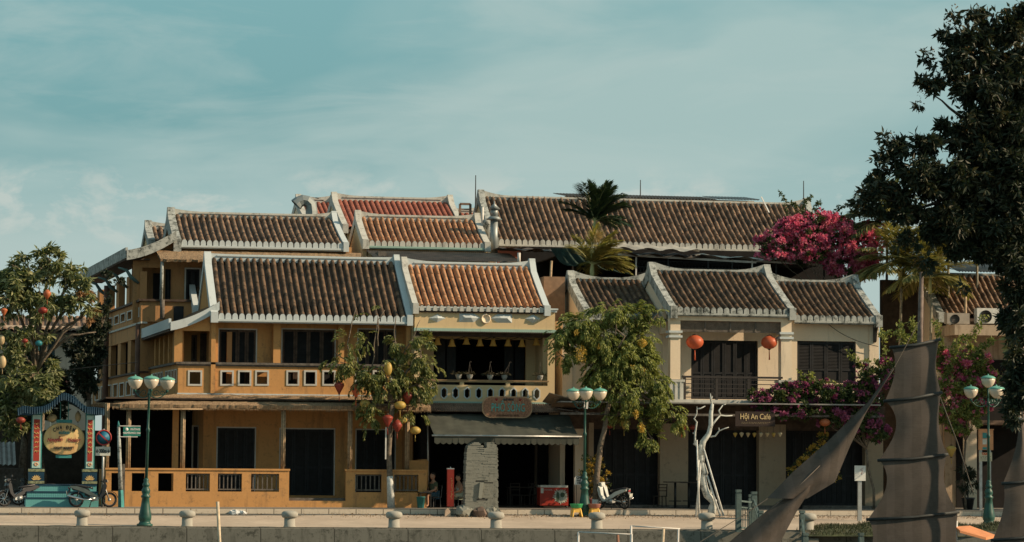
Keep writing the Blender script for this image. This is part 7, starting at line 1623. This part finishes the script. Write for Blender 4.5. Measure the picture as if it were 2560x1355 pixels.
m.build('trunk',stucco('limed_bark',(.50,.52,.49),stain=(.07,.07,.06),amt=.85,sc_=7,streak=.5),tw)
for a,b in (((1752,1157),(1740,1291)),((1760,1123),(1809,1290)),((1768,1189),(1801,1290)),((1747,1150),(1744,1200)),((1742,1100),(1748,1290))):
    s=MB(); P=at(a[0],a[1],Yw_-.1); Q=at(b[0],b[1],Yw_-.3); s.tube([P,Q],[.03,.045],6); s.build('stake',LIME,tw)
# ---- grass at the quay
r=random.Random(91); m=MB()
GRS=leafmat('grass_blade',[(.02,.03,.014),(.045,.055,.022),(.09,.09,.04)],.15)
gm=MB(); nx=30
for i in range(nx+1):
    px=2010+i*22; 
    for j in range(6):
        Y=-14.6+j*1.15; x=wx(px,Y,1320); h=.30*sin(pi*min(1,j/5))*min(1,i/4)*(.8+.3*sin(i*.9)); gm.v.append((x,Y-.0,-.64+h+(.0 if j else -.1)))
for i in range(nx):
    for j in range(5): a=i*6+j; gm.f.append((a,a+6,a+7,a+1)); gm.sm.append(True); gm.mi.append(0)
struct('grass_bank_ground',gm,plain('bank_soil',(.06,.07,.03),.95,var=.4,scale=2))
for i in range(9000):
    u=r.random()*(nx-1); v=r.random()*4.6; a=gm.v[int(u)*6+int(v)]; b=gm.v[(int(u)+1)*6+int(v)+1]; s=r.random(); q=r.random(); p=Vector((a[0]+(b[0]-a[0])*s,a[1]+(b[1]-a[1])*q,a[2]+(b[2]-a[2])*(s+q)/2-.02)); leaf(m,p,(Vector((0,0,1))+rvec(r)*.6).normalized(),rvec(r),r.uniform(.08,.2),.025)
g=m.build('grass',GRS,None); tag(g,'dark green grass on the quay bank around the base of the sails','grass',kind='stuff')
m=MB()
for px in range(1395,1545,3):
    b=at(px+r.uniform(-2,2),1360,-11.2); d=Vector((r.uniform(-.15,.5),0,1)).normalized(); L=r.uniform(.3,.85)
    leaf(m,b+Vector((0,-.4,-.1)),d,rvec(r),L,.03)
for px in range(1045,1200,4):
    b=at(px+r.uniform(-2,2),1362,-10.9); leaf(m,b+Vector((0,-.4,-.1)),Vector((r.uniform(-.3,.3),0,1)).normalized(),rvec(r),r.uniform(.15,.35),.03)
tag(m.build('reed_grass',GRS,None),'thin reedy grass growing out of the quay wall above the pipe railing','reeds',kind='stuff')
# ---- big dark foreground tree (near bank)
r=random.Random(101); YZ=-71
tz_=thing('foreground_tree','large dark leafy tree filling the right edge, close to the viewer','tree',(at(2760,1300,YZ).x,YZ,-.7),world=True)
bz=[blob(2420,110,80,60,YZ,.8,.75),blob(2500,70,70,60,YZ,.8,.9),blob(2370,170,60,55,YZ,.8,.6),blob(2330,210,36,34,YZ,.8,.55),blob(2460,210,90,80,YZ,.9,1),blob(2540,180,70,90,YZ,.9,1.1),blob(2500,330,95,90,YZ,.9,1.3),blob(2400,330,60,60,YZ,.9,.9),blob(2290,370,80,36,YZ,.8,.7),blob(2230,400,55,32,YZ,.8,.55),blob(2200,470,50,34,YZ,.8,.6),blob(2300,450,90,60,YZ,.9,1.1),blob(2420,460,110,80,YZ,.9,1.4),blob(2530,480,90,120,YZ,.9,1.4),blob(2180,510,36,30,YZ,.8,.6),blob(2260,520,60,40,YZ,.8,1),blob(2370,560,80,55,YZ,.9,1.4),blob(2470,590,90,60,YZ,.9,1.4),blob(2550,650,50,90,YZ,.9,1.4),blob(2400,620,50,30,YZ,.8,.9),blob(2550,800,44,90,YZ,.8,1.3),blob(2555,930,50,80,YZ,.8,1.1),blob(2535,1020,36,50,YZ,.7,.7),blob(2410,720,14,12,YZ,.8,.5),blob(2430,30,40,22,YZ,.8,.5),blob(2315,140,20,30,YZ,.8,.18),blob(2295,250,14,24,YZ,.8,.16),blob(2385,40,18,24,YZ,.8,.2),blob(2210,345,26,14,YZ,.8,.22),blob(2145,520,20,26,YZ,.8,.3),blob(2265,600,40,24,YZ,.8,.4),blob(2310,650,30,24,YZ,.8,.3),blob(2560,40,40,40,YZ,.8,.9),blob(2480,400,100,100,YZ+1,.9,1),blob(2150,490,18,22,YZ,.8,.4),blob(2560,400,60,200,YZ+1.5,.8,1.2),blob(2470,640,50,30,YZ,.8,.7)]
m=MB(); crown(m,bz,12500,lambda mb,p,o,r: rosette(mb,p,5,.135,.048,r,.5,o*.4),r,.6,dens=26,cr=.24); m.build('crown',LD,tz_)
m=MB(); base_=Vector((at(2760,1300,YZ).x,YZ,-.7)); fk=at(2700,800,YZ); limb(m,[base_,fk,at(2640,500,YZ)],.28,.16,r,10)
for c in ((2500,330),(2420,460),(2540,600),(2555,850),(2540,180)):
    limb(m,[fk if c[1]>500 else at(2640,500,YZ),at((c[0]+2640)/2,(c[1]+480)/2,YZ),at(*c,YZ)],.10,.04,r)
for pts in (((2500,330),(2400,345),(2320,365),(2260,385)),((2420,460),(2300,440),(2200,420)),((2500,300),(2430,180),(2350,170)),((2540,200),(2440,110),(2410,40)),((2420,470),(2300,520),(2180,490)),((2540,640),(2450,620),(2380,600)),((2500,330),(2400,290),(2330,235)),((2560,250),(2500,120),(2480,40))): limb(m,[at(a,b,YZ) for a,b in pts],.04,.008,r)
m.build('trunk',plain('dark_bark',(.06,.05,.04),.9,var=.3),tz_)
m=MB(); 
for b in bz:
    for _ in range(3):
        v=rvec(r); c=b[0]+Vector((v.x*b[1],v.y*b[2],v.z*b[3]))*.7
        for k in range(14): leaf(m,c+rvec(r)*.08,rvec(r),rvec(r),.035,.03)
m.build('seed_clusters',leafmat('rusty_clusters',[(.10,.055,.02),(.17,.10,.04)],.2),tz_)
# near-bank wooden post edge at the lower right
# ---- sail boats
SAIL,t_,b_=base('brown_sailcloth',.9,0,.1); v_=coords(t_,(1,1,1)); v2=coords(t_,(1.2,1.2,26)); n1=noise(t_,v_,1.1,4,.6); n2=noise(t_,v2,3,3,.6)
c_=ramp(t_,n1,[(.3,(.095,.082,.070)),(.7,(.135,.115,.10))]); c_=mixc(t_,ramp(t_,n2,[(.4,0),(.7,.35)]),c_,(.062,.054,.047)); wv=N(t_,'ShaderNodeTexWave',Scale=.55,Distortion=.6); t_.links.new(coords(t_,(1,0,.06)),wv.inputs['Vector']); c_=mixc(t_,ramp(t_,wv.outputs[0],[(.55,0),(.6,.35),(.95,.35)]),c_,(.155,.13,.115)); fn_=noise(t_,v_,.9,6,.75); c_=mixc(t_,ramp(t_,fn_,[(.52,0),(.68,.5)]),c_,(.06,.052,.045))
t_.links.new(c_,b_.inputs['Base Color']); bump(t_,n2,.5,.015,b_)
tr=t_.nodes.new('ShaderNodeBsdfTranslucent'); t_.links.new(c_,tr.inputs[0]); mx=t_.nodes.new('ShaderNodeMixShader'); mx.inputs[0].default_value=.35; t_.links.new(b_.outputs[0],mx.inputs[1]); t_.links.new(tr.outputs[0],mx.inputs[2]); t_.links.new(mx.outputs[0],t_.nodes['Material Output'].inputs[0])
BAT=plain('dark_spar',(.03,.035,.035),.6,var=.3); MAST=plain('mast_wood',(.16,.12,.10),.7,var=.35,scale=5)
def hull(par,x,y,z,L,mat,rz=0,name='hull'):
    m=MB(); n=14; V=[]
    for i in range(n+1):
        t_=-1+2*i/n; w_=.75*max(0,1-abs(t_)**2.6)+.03; zz=.32*abs(t_)**2.4
        for a,b in((-w_,.62+zz),(-w_*.75,.15+zz*.8),(0,-.08+zz),(w_*.75,.15+zz*.8),(w_,.62+zz),(w_*.85,.56+zz),(0,.35+zz),(-w_*.85,.56+zz)): V.append((t_*L/2,a,b))
    m.add(V,[(8*i+j,8*(i+1)+j,8*(i+1)+(j+1)%8,8*i+(j+1)%8) for i in range(n) for j in range(8)]); M=Matrix.Translation((x,y,z))@Matrix.Rotation(rz,4,'Z'); m.xf(M); return m.build(name,mat,par)
def junk(par,Y,bt,curveL,curveR,n=14):
    """panels between battens given as ((xL,yL),(xR,yR)) pixels"""
    for k in range(len(bt)-1):
        (a,b),(c,d)=bt[k],bt[k+1]; m=MB(); nv=12
        for j in range(nv+1):
            s=j/nv; L=(a[0]+(c[0]-a[0])*s+curveL[k]*sin(pi*s**.8), a[1]+(c[1]-a[1])*s); Rr=(b[0]+(d[0]-b[0])*s-curveR[k]*sin(pi*s),b[1]+(d[1]-b[1])*s)
            for i in range(n+1):
                u=i/n; p=at(L[0]+(Rr[0]-L[0])*u,L[1]+(Rr[1]-L[1])*u,Y); p.y+=-.10*sin(pi*s)*sin(pi*u)+.008*sin(u*9+k*2)+.015*sin(s*7+u*4); m.v.append(tuple(p))
        for j in range(nv):
            for i in range(n): q=j*(n+1)+i; m.f.append((q,q+1,q+n+2,q+n+1)); m.sm.append(True); m.mi.append(0)
        m.build('sail_panel',SAIL,par)
    for (a,b) in bt:
        m=MB(); P=at(a[0]-4,a[1]+1,Y-.06); Q=at(b[0]+4,b[1]-1,Y-.06); Mi=P.lerp(Q,.5)-Vector((0,0,.05)); m.tube([P,Mi,Q],.05,7); m.build('batten',BAT,par)
YS1=-26
S1=thing('sailboat','moored boat with a tall brown battened sail and a furled headsail, right of centre','sailboat',(at(2290,1355,YS1).x,YS1,-2.3),world=True)
junk(S1,YS1,[((2228,868),(2347,850)),((2213,1002),(2352,982)),((2198,1150),(2366,1137)),((2170,1298),(2394,1281)),((2145,1440),(2410,1425))],[16,34,30,22],[9,12,18,10])
m=MB(); mt=at(2304,680,YS1+.25); mb_=at(2288,1355,YS1+.25); dd=(mb_-mt); mb_=mt+dd*((mt.z+2.0)/-dd.z); mb_.z=-2.0; m.tube([mt,mt.lerp(mb_,.06),mt.lerp(mb_,.061),mt.lerp(mb_,.25),mb_],[.07,.07,.085,.095,.13],10); m.build('mast',MAST,S1)
hull(S1,at(2290,1355,YS1).x-.5,YS1+.1,-2.45,8.5,plain('hull_brown',(.16,.10,.06),.7,var=.3))
def ribbon(par,A,B,Y,name,n=24,fold=.12,mat=None):
    """cloth between two pixel polylines"""
    def samp(P,s):
        q=s*(len(P)-1); i=min(int(q),len(P)-2); t_=q-i; return (P[i][0]+(P[i+1][0]-P[i][0])*t_,P[i][1]+(P[i+1][1]-P[i][1])*t_)
    m=MB(); k_=8
    for i in range(n+1):
        s=i/n; a=samp(A,s); b=samp(B,s)
        for j in range(k_+1):
            u=j/k_; p=at(a[0]+(b[0]-a[0])*u,a[1]+(b[1]-a[1])*u,Y); p.y+=fold*sin(u*7+s*2)*min(1,s*3)-.3*sin(pi*u)*s; m.v.append(tuple(p))
    for i in range(n):
        for j in range(k_): q=i*(k_+1)+j; m.f.append((q,q+1,q+k_+2,q+k_+1)); m.sm.append(True); m.mi.append(0)
    return m.build(name,mat or SAIL,par)
ribbon(S1,[(2233,918),(2172,1003),(2070,1105),(1985,1180),(1920,1246)],[(2236,922),(2178,1012),(2128,1115),(2090,1205),(2020,1246)],YS1-.3,'headsail')
ribbon(S1,[(2050,1166),(1995,1218),(1915,1280),(1838,1345),(1790,1385)],[(2052,1172),(2026,1228),(1994,1280),(1956,1350),(1930,1400)],YS1-.5,'headsail')
m=MB(); m.tube([at(2050,1164,YS1-.55),at(1995,1217,YS1-.6),at(1838,1344,YS1-.6)],.011,6); m.build('rigging',plain('rope',(.15,.125,.10),.9),S1); m=MB(); m.tube([at(1920,1246,YS1-.35),at(1855,1290,YS1-.4),at(1750,1355,YS1-.4)],.012,5); m.build('rigging',plain('rope',(.15,.125,.10),.9),S1); m=MB(); m.tube([at(2236,918,YS1-.2),at(2300,800,YS1)],.012,5); m.build('rigging',plain('rope',(.15,.125,.10),.9),S1); m=MB(); m.tube([at(2347,985,YS1+.1),at(2395,1110,YS1+.1),at(2432,1230,YS1+.1)],.018,5); m.build('rigging',plain('rope',(.15,.125,.10),.9),S1)
YS2=-28
S2=thing('sailboat','second boat with a brown battened sail, cut by the right edge','sailboat',(at(2580,1355,YS2).x,YS2,-2.3),world=True)
junk(S2,YS2,[((2546,1048),(2554,1046)),((2508,1208),(2592,1196)),((2482,1350),(2625,1332)),((2470,1470),(2640,1455))],[10,12,8],[6,10,10])
m=MB(); m.tube([at(2547,975,YS2+.2),at(2551,1060,YS2+.15),at(2570,1250,YS2+.2),at(2580,1500,YS2+.2)],[.03,.05,.06,.08],8); m.build('mast',plain('pale_spar',(.45,.38,.30),.7,var=.2),S2)
m=MB(); a=at(2556,690,YS2+1); b=at(2556,1480,YS2+1); m.tube([a,b],.075,8); m.build('rear_mast',MAST,S2)
hull(S2,at(2600,1355,YS2).x,YS2+.4,-2.5,7.5,MC['hull_brown'])
OB_=thing('orange_boat','small boat with a bright orange bow cover, tied between the two brown sails','boat',(at(2440,1340,-19).x,-19,-1.9),world=True)
m=MB(); P=[at(2388,1316,-19),at(2425,1314,-18.4),at(2491,1338,-19),at(2465,1344,-19.6),at(2400,1326,-19.6)]; m.add([tuple(p) for p in P]+[(p.x,p.y,p.z-.08) for p in P],[(0,1,2,3,4),(9,8,7,6,5)]+[(i,5+i,5+(i+1)%5,(i+1)%5) for i in range(5)]); m.build('bow_cover',plain('orange_paint',(.66,.27,.12),.5,var=.1),OB_); hull(OB_,at(2430,1340,-19).x+1.0,-19,-2.35,4.6,MC['greygreen_paint'])
m=MB(); p=at(2391,1302,-19); m.tube([(p.x,p.y,-2),p],.045,6); m.build('stem_post',WPIPE,OB_)
# litter on the pavement
m=MB(); r=random.Random(6); Y=-4.35; x=wx(592,Y,1275)
for k,(dx,s_) in enumerate(((-.1,.22),(.2,.18),(.0,.16))): m.ball((x+dx,Y-.2,gz(x,Y-.2)+.04),s_,9,6,sz=.45)
m.v=[(a+r.uniform(-.04,.04),b+r.uniform(-.04,.04),c+r.uniform(-.02,.05)) for a,b,c in m.v]; m.sm=[False]*len(m.f); one('plastic_bag','crumpled white plastic bag in the gutter before the ochre low wall','bag',m,plain('bag_white',(.6,.62,.62),.5))
# trees farther right along the quay, outside the frame: they throw the dappled shade
for i,(px,Y,z_,s_) in enumerate(((2840,-6.5,8.6,2.7),(3080,-7.5,10.5,3.0),(3300,-6,9.0,2.8),(2700,-4.5,6.3,2.6),(2930,-5.4,9.0,3.0))):
    r=random.Random(200+i); x=at(px,1000,Y).x; o=thing('quay_tree','leafy quay tree standing beyond the right edge, stem %s past the right lamp'%(['two','three','four','one','five'][i]),'tree',(x,Y,-.4),world=True,group='trees along the quay')
    bb=[(Vector((x+r.uniform(-1,1)*s_*.6,Y+r.uniform(-1,1)*s_*.4,z_+r.uniform(-.6,.6)*s_)),s_*.62,s_*.6,s_*.5,1) for _ in range(6)]
    m=MB(); crown(m,bb,900,lambda mb,p,o_,r: rosette(mb,p,6,.42,.17,r,.3,o_*.4),r,.5); m.build('crown',LG,o); m=MB(); limb(m,[(x,Y,-.4),(x,Y,z_-s_)],.25,.18,r); branches(m,Vector((x,Y,z_-s_)),bb,r,.1,2); m.build('trunk',BARK,o)
